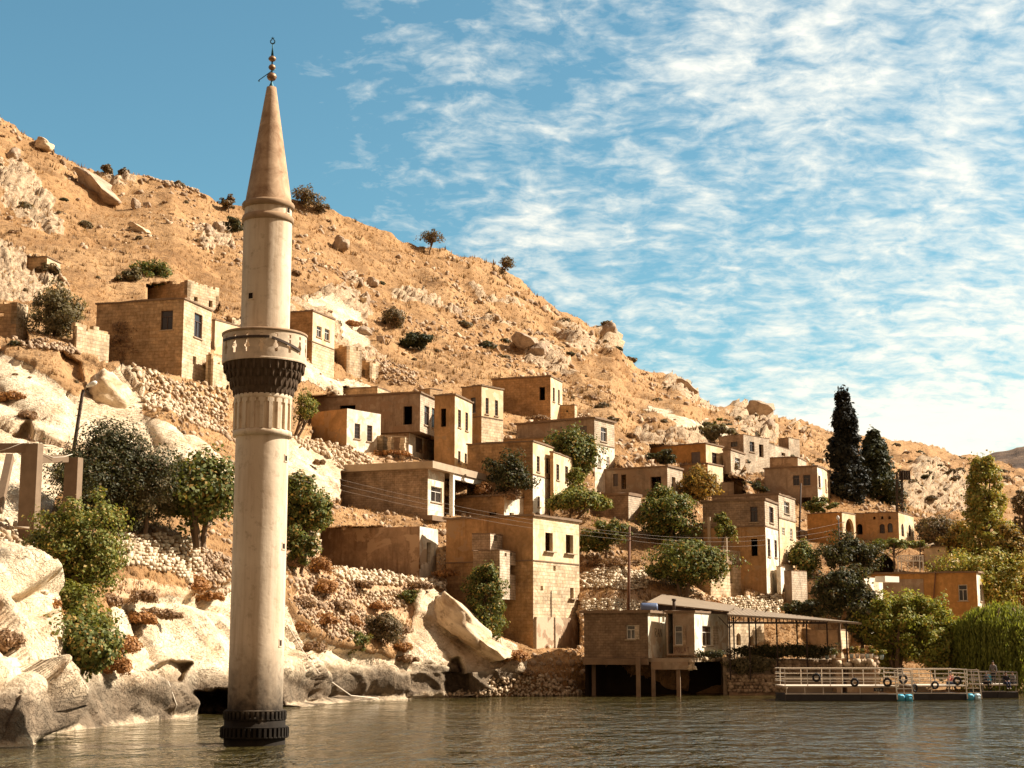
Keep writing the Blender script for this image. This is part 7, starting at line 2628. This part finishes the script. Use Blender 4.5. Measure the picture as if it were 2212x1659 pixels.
for (a, b) in ((1600, 1668), (1725, 2030)):
    q0, q1 = P(zx('J', a), 1430, TY - 1.9), P(zx('J', b), 1430, TY - 1.9)
    z1_ = P(zx('J', a), zy('J', 862), TY - 1.9).z
    mb = MB(og)
    mb.box(((q0.x + q1.x) / 2, TY - .9, z1_ / 2 - .5), q1.x - q0.x, 1.7, z1_ + 1)
    mb.build("stair_wall", m_brown, terr)

# --- tin canopy
cl_f, cr_f = P(zx('J', 345), zy('J', 352), 130.5), P(zx('J', 1895), zy('J', 449), 131.5)
cl_b, cr_b = Vector((cl_f.x + .3, 139.5, cl_f.z + 0.95)), Vector((cr_f.x + .1, 139.0, cr_f.z + 0.25))
can = empty("tin_canopy", (cl_f.x, 133, zt_), "long slanting tin canopy on thin dark posts beside the lake house", "canopy")
og = can.location.copy()
mb = MB(og)
nrib = 60
for i in range(nrib):
    a, b = i / nrib, (i + 1) / nrib
    dz = 0.03 * (i % 2)
    dz2 = 0.03 * ((i + 1) % 2)
    p = [cl_f.lerp(cr_f, a) + UPV * dz, cl_f.lerp(cr_f, b) + UPV * dz2, cl_b.lerp(cr_b, b) + UPV * dz2, cl_b.lerp(cr_b, a) + UPV * dz]
    mb.face(p)
    mb.face([q - UPV * .05 for q in p[::-1]])
mb.bar(cl_f - UPV * .06, cr_f - UPV * .06, 0.06, 0.16)
mb.bar(cl_b - UPV * .06, cr_b - UPV * .06, 0.06, 0.16)
mb.build("tin_sheet", m_tin, can)
zb_ = P(zx('J', 345), zy('J', 450), 130.7).z
mb = MB(og)
xe = P(zx('J', 1500), 1340, 130.7).x
mb.bar((cl_f.x, 130.7, zb_), (xe, 130.9, zb_), 0.1, 0.16)
for i in range(26):
    t_ = i / 25
    x_ = cl_f.x + (xe - cl_f.x) * t_
    zz = cl_f.lerp(cr_f, (x_ - cl_f.x) / (cr_f.x - cl_f.x)).z - .08
    if zz > zb_ + .08:
        mb.bar((x_, 130.75, zb_), (x_, 130.75, zz), 0.06)
mb.build("eaves_lattice", m_darkwood, can)
for i, (pxj, yy) in enumerate(((365, 130.8), (415, 136.5), (595, 130.8), (672, 137), (915, 130.8), (1150, 137), (1262, 130.8), (1500, 137), (1725, 131.0))):
    x_ = P(zx('J', pxj), 1400, yy).x
    t_ = (x_ - cl_f.x) / (cr_f.x - cl_f.x)
    zz = (cl_f.lerp(cr_f, t_).z if yy < 133 else cl_b.lerp(cr_b, t_).z) - .1
    mb = MB(og)
    mb.bar((x_, yy, zt_ - .05 if yy >= TY else 1.2), (x_, yy, zz), 0.11)
    if i in (1, 0, 3):
        mb.bar((x_, yy, zz - 1.0), (x_ + .9, yy, zz - .05), 0.06)
        mb.bar((x_, yy, zz - 1.0), (x_ - .9, yy, zz - .05), 0.06)
    mb.build("post", m_darkwood, can)
# --- wall with arched windows behind the terrace
h = house("terrace_house", "stone back wall with small arched windows under the tin canopy", 'J', (345, 430, 880), (300, 430), (760, 440), m_stone, m_stone2, [], [(440, 570, 492, 710, 'archopen'), (600, 600, 640, 715, 'archopen')],
          roof=0.1, over=0.05, Y=141, yaw=42, cat="house")
h = house("terrace_house", "dim rendered back wall with a doorway deep under the tin canopy", 'J', (1650, 520, 880), (770, 520), (1960, 560), m_brown, m_stone2, [(1150, 640, 1240, 860, 'open')], [], roof=0.1, over=0.05, Y=147, yaw=24, cat="house")
# dark parapet hedge along the terrace edge
tree("terrace_hedge", "dark clipped planting along the edge of the restaurant terrace", "hedge", (1574, 1394, 1790, 1424), m_wal, 0.2, 150, 40, 'round', 132.6, (1680, 1426), seed=130, trunk=False, clump=0.9, dscale=0.5)
for i, pxj in enumerate((1440, 1520, 1590, 1700, 1765, 1830, 1890, 1945, 1990, 2090, 2160)):
    g = P(zx('J', pxj), 1426, TY - .5)
    zb2 = zt_ if pxj < 1600 or pxj > 2040 else P(1800, zy('J', 862), TY - 1.9).z
    root = empty("potted_plant", (g.x, TY - 1.0 if 1600 < pxj < 2040 else TY + .4, zb2), "small plant in a pale pot on the terrace edge above the pontoons", "potted plant", "potted plants along the terrace edge")
    mb = MB()
    mb.lathe([(0.13, 0), (0.19, .34), (0.20, .36), (0.16, .36), (0.15, .30)], 14, (0, 0), True)
    mb.build("pot", (m_pot, m_paleblue, m_pot)[i % 3], root)
    rngp = np.random.default_rng(500 + i)
    pts, nr, cc = crown_cloud(.3, .3, .32, 9, 22, rngp, 'round', .3, .45)
    v, f = leaf_cards(pts, nr, .13, rngp, 1.8)
    v[:, 2] += .62
    link("foliage", np_mesh("foliage", v, f), (m_fig, m_yel, m_vine, m_rustb)[i % 4], root)
for i, (pxj, yy) in enumerate(((1000, 136), (1180, 137.5), (1360, 136))):
    g = P(zx('J', pxj), 1420, yy)
    root = empty("garden_table", (g.x, yy, zt_), ("table with a pale cloth, leftmost of three under the tin canopy", "table with a pale cloth in the middle under the tin canopy", "table with a pale cloth nearest the terrace steps under the canopy")[i], "table", "tables on the restaurant terrace")
    mb = MB()
    mb.box((0, 0, .74), 1.3, .8, .04)
    mb.build("tabletop", m_pot, root)
    for sx in (-.55, .55):
        for sy in (-.32, .32):
            mb = MB()
            mb.bar((sx, sy, 0), (sx, sy, .72), 0.05)
            mb.build("leg", m_darkwood, root)

# --- sloping roof piece, tank and chimney on the lake house
hr = empty("lean_to_roof", P(zx('I', 820), zy('I', 270), 133.0), "dark gabled end of a sloping tin roof above the lake house", "roof")
og = hr.location.copy()
a, b = P(zx('I', 820), zy('I', 197), 133.2), P(zx('I', 1715), zy('I', 292), 131.0)
a2, b2 = a + Vector((2.0, 7, 0.9)), b + Vector((1.6, 7, 0.6))
zlo = P(zx('I', 1000), zy('I', 285), 132).z - .25
mb = MB(og)
mb.face([a, b, b2, a2]); mb.face([a - UPV * .08, a2 - UPV * .08, b2 - UPV * .08, b - UPV * .08])
mb.face([a - UPV * .08, b - UPV * .08, b, a]); mb.face([a - UPV * .08, a, a2, a2 - UPV * .08])
mb.build("tin_sheet", m_tin, hr)
mb = MB(og)
mb.face([Vector((a.x, a.y + .15, zlo)), Vector((b.x, b.y + .15, zlo)), b + Vector((0, .15, -.09)), a + Vector((0, .15, -.09))])
mb.face([Vector((a.x, a.y + .15, zlo)), a + Vector((0, .15, -.09)), a2 + Vector((0, 0, -.09)), Vector((a2.x, a2.y, zlo))])
mb.build("gable_wall", m_darkwood, hr)
c = P(zx('I', 845), zy('I', 258), 130.5)
mb = MB((c.x, c.y, c.z))
prof = [(.02, -.55), (.36, -.55), (.40, -.45), (.40, .45), (.36, .55), (.02, .55)]
rg_ = [[Vector((c.x + z_ * 1.25, c.y + r_ * math.cos(2 * math.pi * k / 20), c.z + r_ * math.sin(2 * math.pi * k / 20))) for k in range(20)] for r_, z_ in prof]
for i in range(len(rg_) - 1):
    for k in range(20):
        mb.face([rg_[i][k], rg_[i + 1][k], rg_[i + 1][(k + 1) % 20], rg_[i][(k + 1) % 20]], None, True)
mb.box((c.x, c.y, c.z - .42), 1.2, .5, .12)
o = mb.build("water_tank", m_tank)
o.location = c
tag(o, "blue water tank lying on the flat roof of the lake house", "water tank")
c0_, c1_ = P(zx('I', 1116), zy('I', 285), 130.6), P(zx('I', 1116), zy('I', 175), 130.6)
mb = MB((c0_.x, c0_.y, c0_.z))
mb.tube([c0_, c1_], 0.13, 10)
mb.tube([c1_ - UPV * .05, c1_ + UPV * .12], 0.19, 10)
o = mb.build("chimney_pipe", m_iron)
o.location = c0_
tag(o, "short dark chimney pipe on the roof of the lake house", "chimney")
tree("hanging_plants", "straggling dark plants along the broken edge of the lake house floor", "plant", (1500, 1404, 1560, 1420), m_wal, 0.16, 26, 30, 'round', 127.0, (1530, 1420), seed=131, trunk=False, clump=.8)
rng = np.random.default_rng(8)
k = 40
q = np.array([hw['C'].lerp(hw['R'], min(1, t_)) - hw['dR'] * .0 for t_ in rng.uniform(0, .93, k)])
q = q + np.array(hw['wr'].n) * rng.uniform(.1, .35, k)[:, None]
q[:, 2] = hw['zb'] - .02 - rng.uniform(0, .35, k)
v, f = stones(q, .16 * rng.uniform(.7, 1.4, k), rng, (1.2, 1, .8), .4)
link("broken_edge_stones", np_mesh("broken_edge_stones", v - np.array(hbt['og']), f), m_rub, hbt['root'])
q = np.array([P(zx('I', a_), zy('I', b_), 127.2) for a_, b_ in ((1305, 845), (1310, 880), (1325, 905), (1290, 915), (1318, 860), (1335, 915), (1300, 900))])
v, f = stones(q, .2 * np.ones(len(q)), rng, (1.2, 1, .8), .4)
link("broken_edge_stones", np_mesh("broken_edge_stones", v - np.array(hbt['og']), f), m_rub, hbt['root'])

# --- balcony of the low stone house
H = hbal
og = H['og']
zt2 = H['zt']
for nm, (pa, pb, pt) in (("pillar", (800, 828, 515)), ("pillar", (984, 1000, 595)), ("pillar", (1150, 1172, 668))):
    q = ray_plane(zx('F', (pa + pb) / 2), zy('F', 960), H['wr'].A + H['wr'].n * -0.15, H['wr'].n)
    tq = ray_plane(zx('F', (pa + pb) / 2), zy('F', pt), H['wr'].A + H['wr'].n * -0.15, H['wr'].n)
    mb = MB(og)
    mb.box(Vector((q.x, q.y, (zt2 + tq.z) / 2)), .26, .26, tq.z - zt2, R(-20))
    mb.build(nm, m_slab2, H['root'])
w = H['wr']
u0_, u1_ = (ray_plane(zx('F', 895), zy('F', 940), w.A, w.n) - w.A).dot(w.u), (ray_plane(zx('F', 1185), zy('F', 940), w.A, w.n) - w.A).dot(w.u)
mb = MB(og)
zr_ = ray_plane(zx('F', 1040), zy('F', 885), w.A, w.n).z
mb.bar(w.pt(u0_, zr_, -.1), w.pt(u1_, zr_, -.1), .18, .16)
mb.bar(w.pt(u0_, zt2 + .1, -.1), w.pt(u1_, zt2 + .1, -.1), .18, .2)
for i in range(10):
    uu = u0_ + (u1_ - u0_) * (i + .5) / 10
    mb.bar(w.pt(uu, zt2 + .15, -.1), w.pt(uu, zr_ - .05, -.1), .16 if i % 2 else .24)
mb.build("balustrade", m_slab2, H['root'])

# --- concrete posts at the left edge
fr_ = empty("unfinished_building", P(60, 1180, 86), "unfinished concrete posts and beams at the left edge of the picture", "ruin")
og = fr_.location.copy()


def cbox(name, x0, x1, yt, yb, Y, dy, mat=m_slab2, rot=-16):
    a_, b_ = P(x0, yt, Y), P(x1, yb, Y)
    mb = MB(og)
    mb.box(((a_.x + b_.x) / 2, Y + dy / 2, (a_.z + b_.z) / 2), b_.x - a_.x, dy, a_.z - b_.z, R(rot))
    return mb.build(name, mat, fr_)


m_conc = simple("raw_concrete", (0.22, 0.15, 0.095), 0.92, 0.15, 0, 0.4, 1.5)
cbox("post", 47, 74, 958, 1230, 86, .55, m_conc)
cbox("post", 141, 166, 988, 1150, 89, .55, m_conc)
mb = MB(og)
mb.bar(P(-80, 968, 85.6), P(62, 968, 86.3), .4, .5)
mb.build("beam", m_slab, fr_)
mb = MB(og)
mb.bar(P(72, 992, 86.9), P(143, 991, 89), .4, .42)
mb.build("beam", m_conc, fr_)
mb = MB(og)
mb.bar(P(22, 985, 90), P(-4, 1105, 88), .4, .45)
mb.build("leaning_post", m_conc, fr_)
for dx in (0, 3, 6, -3):
    mb = MB(og)
    mb.tube([P(62 + dx, 960, 86.2), P(62.5 + dx * 1.1, 938 + abs(dx) * 2, 86.2)], 0.014, 5)
    mb.build("rebar", m_rust, fr_)
for yy in (952, 957, 962):
    mb = MB(og)
    mb.tube([P(70, yy, 86.4), P(150, yy + 6, 88)], 0.013, 5)
    mb.build("rebar", m_rust, fr_)
mb = MB(og)
mb.tube([P(30, 1139, 85.4), P(64, 1141, 85.6)], .07, 8)
mb.build("pipe", m_slab2, fr_)
mb = MB(og)
mb.tube([P(-5, 975, 85), P(20, 968, 85.1), P(45, 958, 85.4), P(58, 955, 85.6)], .022, 6)
mb.tube([P(90, 979, 86.5), P(115, 988, 87), P(138, 987, 88), P(156, 981, 88.6)], .022, 6)
mb.build("loose_cable", m_hose, fr_)
cbox("platform_slab", 74, 120, 1142, 1165, 87, 3.0, m_slab)

# --- lamps, poles and wires
lp = empty("street_lamp", P(158, 985, 103), "leaning dark street lamp with a pale head in front of the bare rock, upper left", "street lamp")
og = lp.location.copy()
mb = MB(og)
mb.tube([P(155, 1000, 103), P(165, 935, 103), P(178, 850, 103), P(180, 842, 103)], [.14, .13, .11, .10], 8)
for yy in (868, 884, 898):
    q = P(176.5 - (yy - 850) * .16, yy, 102.9)
    mb.bar(q + Vector((-.14, 0, 0)), q + Vector((.16, 0, .03)), .05)
mb.build("pole", m_iron, lp)
mb = MB(og)
mb.tube([P(180, 844, 103), P(184, 838, 103), P(191, 833, 102.9)], .05, 7)
mb.build("arm", m_slab2, lp)
hd = P(198, 830, 102.9)
mb = MB(og)
v_, f_ = ICO3 * np.array([.36, .16, .15]), ICOF3
for t_ in f_[::1]:
    pass
ax = Vector((.86, 0, .42)).normalized()
rg_ = []
for (t_, r_) in ((-.40, .04), (-.34, .10), (-.1, .17), (.15, .20), (.32, .15), (.38, .05)):
    cc_ = hd + ax * t_
    up_ = ax.cross(Vector((0, 1, 0)))
    rg_.append([cc_ + Vector((0, 1, 0)) * r_ * math.cos(2 * math.pi * k / 12) + up_ * r_ * .8 * math.sin(2 * math.pi * k / 12) for k in range(12)])
for i in range(len(rg_) - 1):
    for k in range(12):
        mb.face([rg_[i][k], rg_[i][(k + 1) % 12], rg_[i + 1][(k + 1) % 12], rg_[i + 1][k]], None, True)
mb.face(rg_[0]); mb.face(rg_[-1])
mb.build("lamp_head", m_white_paint, lp)

up = empty("utility_pole", P(1358, 1318, 137), "straight brown utility pole behind the lake house roof", "pole")
og = up.location.copy()
mb = MB(og)
mb.tube([P(1357, 1340, 137), P(1360, 1137, 137)], [.15, .10], 8)
mb.build("pole", m_rust, up)
mb = MB(og)
for yy in (1152, 1158, 1167):
    q = P(1360, yy, 136.9)
    mb.bar(q + Vector((-.2, 0, 0)), q + Vector((.2, 0, 0)), .05)
mb.build("insulator_bracket", m_iron, up)
sl = empty("street_lamp", P(1815, 1240, 159), "thin pole with a small lamp head and wire brackets before the arched gate house", "street lamp")
og = sl.location.copy()
mb = MB(og)
mb.tube([P(1815.5, 1245, 159), P(1811, 1122, 159)], [.11, .07], 8)
mb.build("pole", m_iron, sl)
mb = MB(og)
for yy in (1128, 1140, 1152):
    mb.bar(P(1810, yy, 158.9), P(1825, yy, 158.9), .05)
mb.bar(P(1821, 1127, 158.9), P(1821, 1157, 158.9), .05)
mb.tube([P(1821, 1157, 158.9), P(1817, 1170, 158.9)], .04, 6)
mb.build("wire_bracket", m_iron, sl)
mb = MB(og)
q = P(1810, 1119, 158.9)
mb.lathe([(.03, q.z - .22), (.14, q.z - .12), (.17, q.z + .05), (.10, q.z + .2), (.02, q.z + .26)], 12, (q.x, q.y), True)
mb.build("lamp_head", m_pot, sl)
tp = empty("utility_pole", P(1727, 1162, 172), "thin leaning iron pole in front of the two-window grey house", "pole")
mb = MB(tp.location)
mb.tube([P(1726, 1170, 172), P(1730, 1044, 172)], [.12, .09], 7)
mb.build("pole", m_iron, tp)
lm = empty("lattice_mast", P(1945, 1108, 176), "dark lattice mast with a slatted box at its top behind the arched house", "mast")
og = lm.location.copy()
mb = MB(og)
A4 = []
for (dx, dy) in ((0, 0), (.62, 0), (.62, .62), (0, .62)):
    b0_, t0_ = P(1939, 1112, 176) + Vector((dx, dy, 0)), P(1938.5, 1018, 176) + Vector((dx * .9, dy * .9, 0))
    A4.append((b0_, t0_))
    mb.bar(b0_, t0_, .09)
for i in range(4):
    p_, q_ = A4[i], A4[(i + 1) % 4]
    for k in range(7):
        mb.bar(p_[0].lerp(p_[1], k / 7), q_[0].lerp(q_[1], (k + 1) / 7), .05)
        mb.bar(p_[0].lerp(p_[1], k / 7), q_[0].lerp(q_[1], k / 7), .05)
mb.build("mast_frame", m_iron, lm)
mb = MB(og)
t0_ = P(1944, 1034, 176)
for k in range(5):
    mb.box(t0_ + Vector((.1 + k * .26, .3, .45)), .13, .5, .95)
mb.box(t0_ + Vector((.6, .3, -.05)), 1.3, .55, .08)
mb.build("slatted_box", m_iron, lm)


def wire(name, label, pts, r=0.022, sag=0.4, mat=None):
    mb = MB(pts[0])
    for a_, b_ in zip(pts[:-1], pts[1:]):
        q = [a_.lerp(b_, t_ / 14) - UPV * (sag * 4 * (t_ / 14) * (1 - t_ / 14)) for t_ in range(15)]
        mb.tube(q, r, 5, False)
    o = mb.build(name, mat or m_wire, None, False)
    o.location = pts[0]
    return tag(o, label, "wire", "overhead wires of the village")


for i, (ya, yb, yc, yd) in enumerate(((868, 1055, 1152, 1128), (884, 1070, 1158, 1140), (898, 1090, 1167, 1152))):
    wire("overhead_wire", ("topmost overhead wire from the leaning lamp past the half finished house to the pole", "middle overhead wire from the leaning lamp past the half finished house to the pole", "lowest overhead wire from the leaning lamp past the half finished house to the pole")[i],
         [P(176, ya, 103), P(1360, yc, 136.9)], .009, 1.2)
    wire("overhead_wire", ("topmost overhead wire between the brown pole and the thin lamp pole", "middle overhead wire between the brown pole and the thin lamp pole", "lowest overhead wire between the brown pole and the thin lamp pole")[i],
         [P(1360, yc, 136.9), P(1822, yd, 158.9)], .009, .9)
hs = [("pale hose running down the bank right of the minaret into the water", [(613, 1361), (655, 1405), (700, 1453), (745, 1482), (775, 1505), (818, 1520)]),
      ("thin hose looping beside the minaret foot", [(609, 1480), (622, 1508), (640, 1531)]),
      ("white pipe curving over the pebbles left of the lake house", [(998, 1508), (1012, 1500), (1025, 1486), (1045, 1477)]),
      ("thin cable lying over the whaleback rock left of the minaret", [(310, 1455), (340, 1490), (370, 1533), (377, 1548)])]
for lb, pts in hs:
    mb = MB(surf(*pts[0]))
    mb.tube([surf(a_, b_) + Vector((0, -.25, .14)) for a_, b_ in pts], .045, 6)
    o = mb.build("hose", m_hose)
    o.location = surf(*pts[0])
    tag(o, lb, "hose")
st = empty("stone_steps", surf(1128, 1425), "short flight of pale stone steps at the foot of the tall waterside house", "steps")
og = st.location.copy()
for i in range(5):
    a_ = P(1120 + i * 6, 1404 + i * 6.5, 131.5 - i * .35)
    mb = MB(og)
    mb.box(a_ + Vector((.3, .3, -.25)), 1.5, .8, .5, R(10))
    mb.build("step", m_slab2, st)
# white metal stand and vine arbour on the terrace of the orange house
ms = empty("metal_stand", P(zx('H', 1045), zy('H', 795), 158), "white metal balcony frame on the roof of the long orange house", "stand")
og = ms.location.copy()
mb = MB(og)
qa, qb = P(zx('H', 932), zy('H', 795), 157), P(zx('H', 1160), zy('H', 795), 157)
zt3, zm3 = P(zx('H', 932), zy('H', 632), 157).z, P(zx('H', 932), zy('H', 688), 157).z
for q in (qa, qb):
    for dy in (0, 1.4):
        mb.bar(q + Vector((0, dy, 0)), Vector((q.x, q.y + dy, zt3)), .09)
for zz in (zt3, zm3):
    mb.bar(Vector((qa.x, qa.y, zz)), Vector((qb.x, qb.y, zz)), .08)
    mb.bar(Vector((qb.x, qb.y, zz)), Vector((qb.x, qb.y + 1.4, zz)), .08)
    mb.bar(Vector((qa.x, qa.y, zz)), Vector((qa.x, qa.y + 1.4, zz)), .08)
for k in range(1, 12):
    xx = qa.x + (qb.x - qa.x) * k / 12
    mb.bar((xx, qa.y, zm3), (xx, qa.y, zt3), .05)
for k in (.3, .55):
    xx = qa.x + (qb.x - qa.x) * k
    mb.bar((xx, qa.y, qa.z), (xx, qa.y, zm3), .05)
mb.build("frame", m_rail, ms)
ab = empty("arbour", P(zx('H', 870), zy('H', 795), 160), "dark pole arbour with a gabled tent under the vine on the orange house's terrace", "arbour")
og = ab.location.copy()
for xh in (600, 850, 1125):
    mb = MB(og)
    mb.bar(P(zx('H', xh), zy('H', 800), 160), P(zx('H', xh), zy('H', 500), 160), .1)
    mb.build("post", m_iron, ab)
mb = MB(og)
mb.tube([P(zx('H', 600), zy('H', 560), 160), P(zx('H', 720), zy('H', 600), 160), P(zx('H', 890), zy('H', 660), 160)], .06, 6)
mb.tube([P(zx('H', 1125), zy('H', 560), 160), P(zx('H', 1265), zy('H', 505), 160)], .08, 6)
mb.build("pole", m_slab2, ab)
mb = MB(og)
prof_ = [(645, 795), (655, 690), (700, 640), (745, 608), (800, 640), (842, 690), (852, 795)]
for p_, q_ in zip(prof_[:-1], prof_[1:]):
    a_, b_ = P(zx('H', p_[0]), zy('H', p_[1]), 161), P(zx('H', q_[0]), zy('H', q_[1]), 161)
    mb.face([a_, b_, b_ + Vector((.8, 4, 0)), a_ + Vector((.8, 4, 0))])
mb.face([P(zx('H', p_[0]), zy('H', p_[1]), 161) + Vector((.4, 2, 0)) for p_ in prof_])
mb.build("tent", m_darkwood, ab)


# ------------------------------------------------------------------ people on the jetties
m_skin = simple("skin", (0.36, 0.20, 0.125), 0.6, 0.35, 0, 0.08, 5)
m_hair = simple("dark_hair", (0.02, 0.014, 0.011), 0.7, 0.3, 0, 0.2, 8)
CL = {k: simple("cloth_" + k, v, 0.85, 0.15, 0, 0.15, 6) for k, v in
      dict(dark=(0.03, 0.026, 0.03), navy=(0.035, 0.04, 0.075), grey=(0.16, 0.14, 0.13), red=(0.42, 0.12, 0.09), pink=(0.55, 0.30, 0.25), jeans=(0.06, 0.08, 0.13), pale=(0.55, 0.5, 0.44)).items()}


def skinned(name, mat, parent, verts, edges, radii, root=0, sub=1):
    me = bpy.data.meshes.new(name)
    me.from_pydata([tuple(v) for v in verts], edges, [])
    o = link(name, me, mat, parent)
    sk = o.modifiers.new("skin", 'SKIN')
    for i, r_ in enumerate(radii):
        d_ = me.skin_vertices[0].data[i]
        d_.radius = (r_, r_) if not hasattr(r_, '__len__') else r_
        d_.use_root = (i == root)
    sk.use_smooth_shade = True
    ss = o.modifiers.new("subsurf", 'SUBSURF')
    ss.levels = sub
    ss.render_levels = sub
    return o


def person(label, loc, rz, pose, shirt, trousers, shoes='dark', longhair=False, turn=0.0):
    """1.7 m figure; pose 'stand' or 'sit' (thighs forward, shanks hanging); facing -Y before the turn"""
    root = empty("person", loc, label, "person")
    root.rotation_euler = (0, 0, R(rz))
    if pose == 'stand':
        hip = .92
        J = {s: [Vector((s * .09, 0, hip - .04)), Vector((s * .10, -.02, .50)), Vector((s * .10, .02, .08)), Vector((s * .11, -.14, .03))] for s in (-1, 1)}
    else:
        hip = .12
        J = {s: [Vector((s * .09, 0, hip)), Vector((s * .11, -.44, hip + .03)), Vector((s * .11, -.46, hip - .40)), Vector((s * .12, -.60, hip - .45))] for s in (-1, 1)}
    lean_ = -.06 if pose == 'sit' else 0.0
    pel, wst, cst, nk, hb, ht = Vector((0, 0, hip)), Vector((0, lean_ * .5, hip + .20)), Vector((0, lean_, hip + .42)), Vector((0, lean_ * 1.2, hip + .57)), Vector((0, lean_ * 1.5 - .02, hip + .66)), Vector((0, lean_ * 1.6 - .03, hip + .78))
    vs, es, rs = [pel, wst, cst, nk, hb, ht], [(0, 1), (1, 2), (2, 3), (3, 4), (4, 5)], [.125, .11, .135, .052, .082, .078]
    arms = {}
    for s in (-1, 1):
        sh = Vector((s * .18, lean_, hip + .48))
        if pose == 'stand':
            el, wr_ = Vector((s * .24, .02, hip + .20)), Vector((s * .25, -.06, hip - .03))
        else:
            el, wr_ = Vector((s * .25, -.06 + lean_, hip + .22)), Vector((s * .14, -.28, hip + .12))
        arms[s] = (sh, el, wr_)
        b = len(vs)
        vs += [sh, el, wr_]
        es += [(2, b), (b, b + 1), (b + 1, b + 2)]
        rs += [.058, .042, .030]
        d_ = (wr_ - el).normalized()
        palm = wr_ + d_ * .07
        vs.append(palm); es.append((b + 2, b + 3)); rs.append(.032)
        side = Vector((0, 1, 0)).cross(d_).normalized()
        for q, ln in ((-1.5, .055), (-.5, .075), (.5, .08), (1.5, .07)):
            k = len(vs)
            vs += [palm + d_ * .03 + side * q * .017, palm + d_ * (.03 + ln) + side * q * .02 + Vector((0, 0, -.012))]
            es += [(b + 3, k), (k, k + 1)]
            rs += [.0095, .008]
        k = len(vs)
        vs += [palm - d_ * .02 + side * s * .035, palm + d_ * .03 + side * s * .055]
        es += [(b + 3, k), (k, k + 1)]
        rs += [.011, .009]
        k = len(vs)
        vs += J[s]
        es += [(0, k), (k, k + 1), (k + 1, k + 2), (k + 2, k + 3)]
        rs += [.085, .055, .04, .035]
    skinned("body", m_skin, root, vs, es, rs)
    v2, e2, r2 = [pel + Vector((0, 0, .02)), wst, cst, nk - Vector((0, 0, .05))], [(0, 1), (1, 2), (2, 3)], [.15, .135, .155, .075]
    for s in (-1, 1):
        b = len(v2)
        sh, el, wr_ = arms[s]
        v2 += [sh, el, el.lerp(wr_, .85)]
        e2 += [(2, b), (b, b + 1), (b + 1, b + 2)]
        r2 += [.075, .056, .044]
    skinned("shirt", CL[shirt], root, v2, e2, r2)
    v3, e3, r3 = [pel], [], [.15]
    for s in (-1, 1):
        b = len(v3)
        v3 += J[s][:3]
        e3 += [(0, b), (b, b + 1), (b + 1, b + 2)]
        r3 += [.105, .072, .056]
    skinned("trousers", CL[trousers], root, v3, e3, r3)
    for s in (-1, 1):
        skinned("shoe", CL[shoes], root, [J[s][2] + Vector((0, .03, -.03)), J[s][3] + Vector((0, -.02, 0))], [(0, 1)], [.048, .045])
    hv = [ht + Vector((0, .035, -.03)), ht + Vector((0, .0, .045)), ht + Vector((0, -.035, .05))]
    hr_ = [.082, .075, .055]
    he = [(0, 1), (1, 2)]
    if longhair:
        hv += [ht + Vector((0, .07, -.14)), ht + Vector((0, .08, -.26))]
        he += [(0, 3), (3, 4)]
        hr_ += [.075, .05]
    skinned("hair", m_hair, root, hv, he, hr_)
    # face: nose and ears
    mb = MB()
    f0 = (hb + ht) / 2
    mb.box(f0 + Vector((0, -.088, .0)), .022, .03, .035)
    for s in (-1, 1):
        mb.box(f0 + Vector((s * .082, .01, .0)), .012, .03, .045)
    mb.build("face_features", m_skin, root)
    mb = MB()
    for s in (-1, 1):
        mb.box(f0 + Vector((s * .03, -.079, .022)), .022, .01, .010)
    mb.box(f0 + Vector((0, -.077, -.043)), .04, .01, .009)
    mb.build("eyes_and_mouth", m_hair, root)
    return root


def at_px(px, py, Y):
    return P(px, py, Y)


zdC, zdB = PC[1], PB[1]
g = P(2128, 1478, 124.6); person("person in dark clothes with a light collar sitting on the jetty under the willow", (g.x, 124.4, zdC), 20, 'sit', 'dark', 'dark')
g = P(2152, 1478, 124.4); person("person in dark clothes standing by the grey rail under the willow", (g.x, 125.0, zdC), -30, 'stand', 'grey', 'dark')
g = P(2174, 1478, 123.9); person("person sitting on the jetty edge with white shoes hanging over the water", (g.x, 124.05, zdC), 8, 'sit', 'dark', 'navy', 'pale')
g = P(2200, 1478, 124.6); person("person in grey at the far right end of the jetty", (g.x - .3, 124.8, zdC), -60, 'sit', 'grey', 'dark')
g = P(2052, 1480, 121); person("person in a red top sitting on the shorter white pontoon", (g.x, 121.3, zdB), 60, 'sit', 'red', 'jeans', longhair=True)
g = P(2061, 1480, 121); person("person with dark hair and a pink top sitting beside the one in red", (g.x, 121.6, zdB), -50, 'sit', 'pink', 'dark', longhair=True)
c = P(2137, 1478, 124.9)
mb = MB((c.x, c.y, zdC))
mb.lathe([(.02, zdC), (.24, zdC), (.27, zdC + .08), (.28, zdC + .3), (.27, zdC + .6), (.24, zdC + .72), (.02, zdC + .72)], 16, (c.x, c.y + .3), True)
o = mb.build("blue_barrel", m_blue)
o.location = (c.x, c.y, zdC)
tag(o, "blue plastic barrel standing on the grey jetty among the sitting people", "barrel")
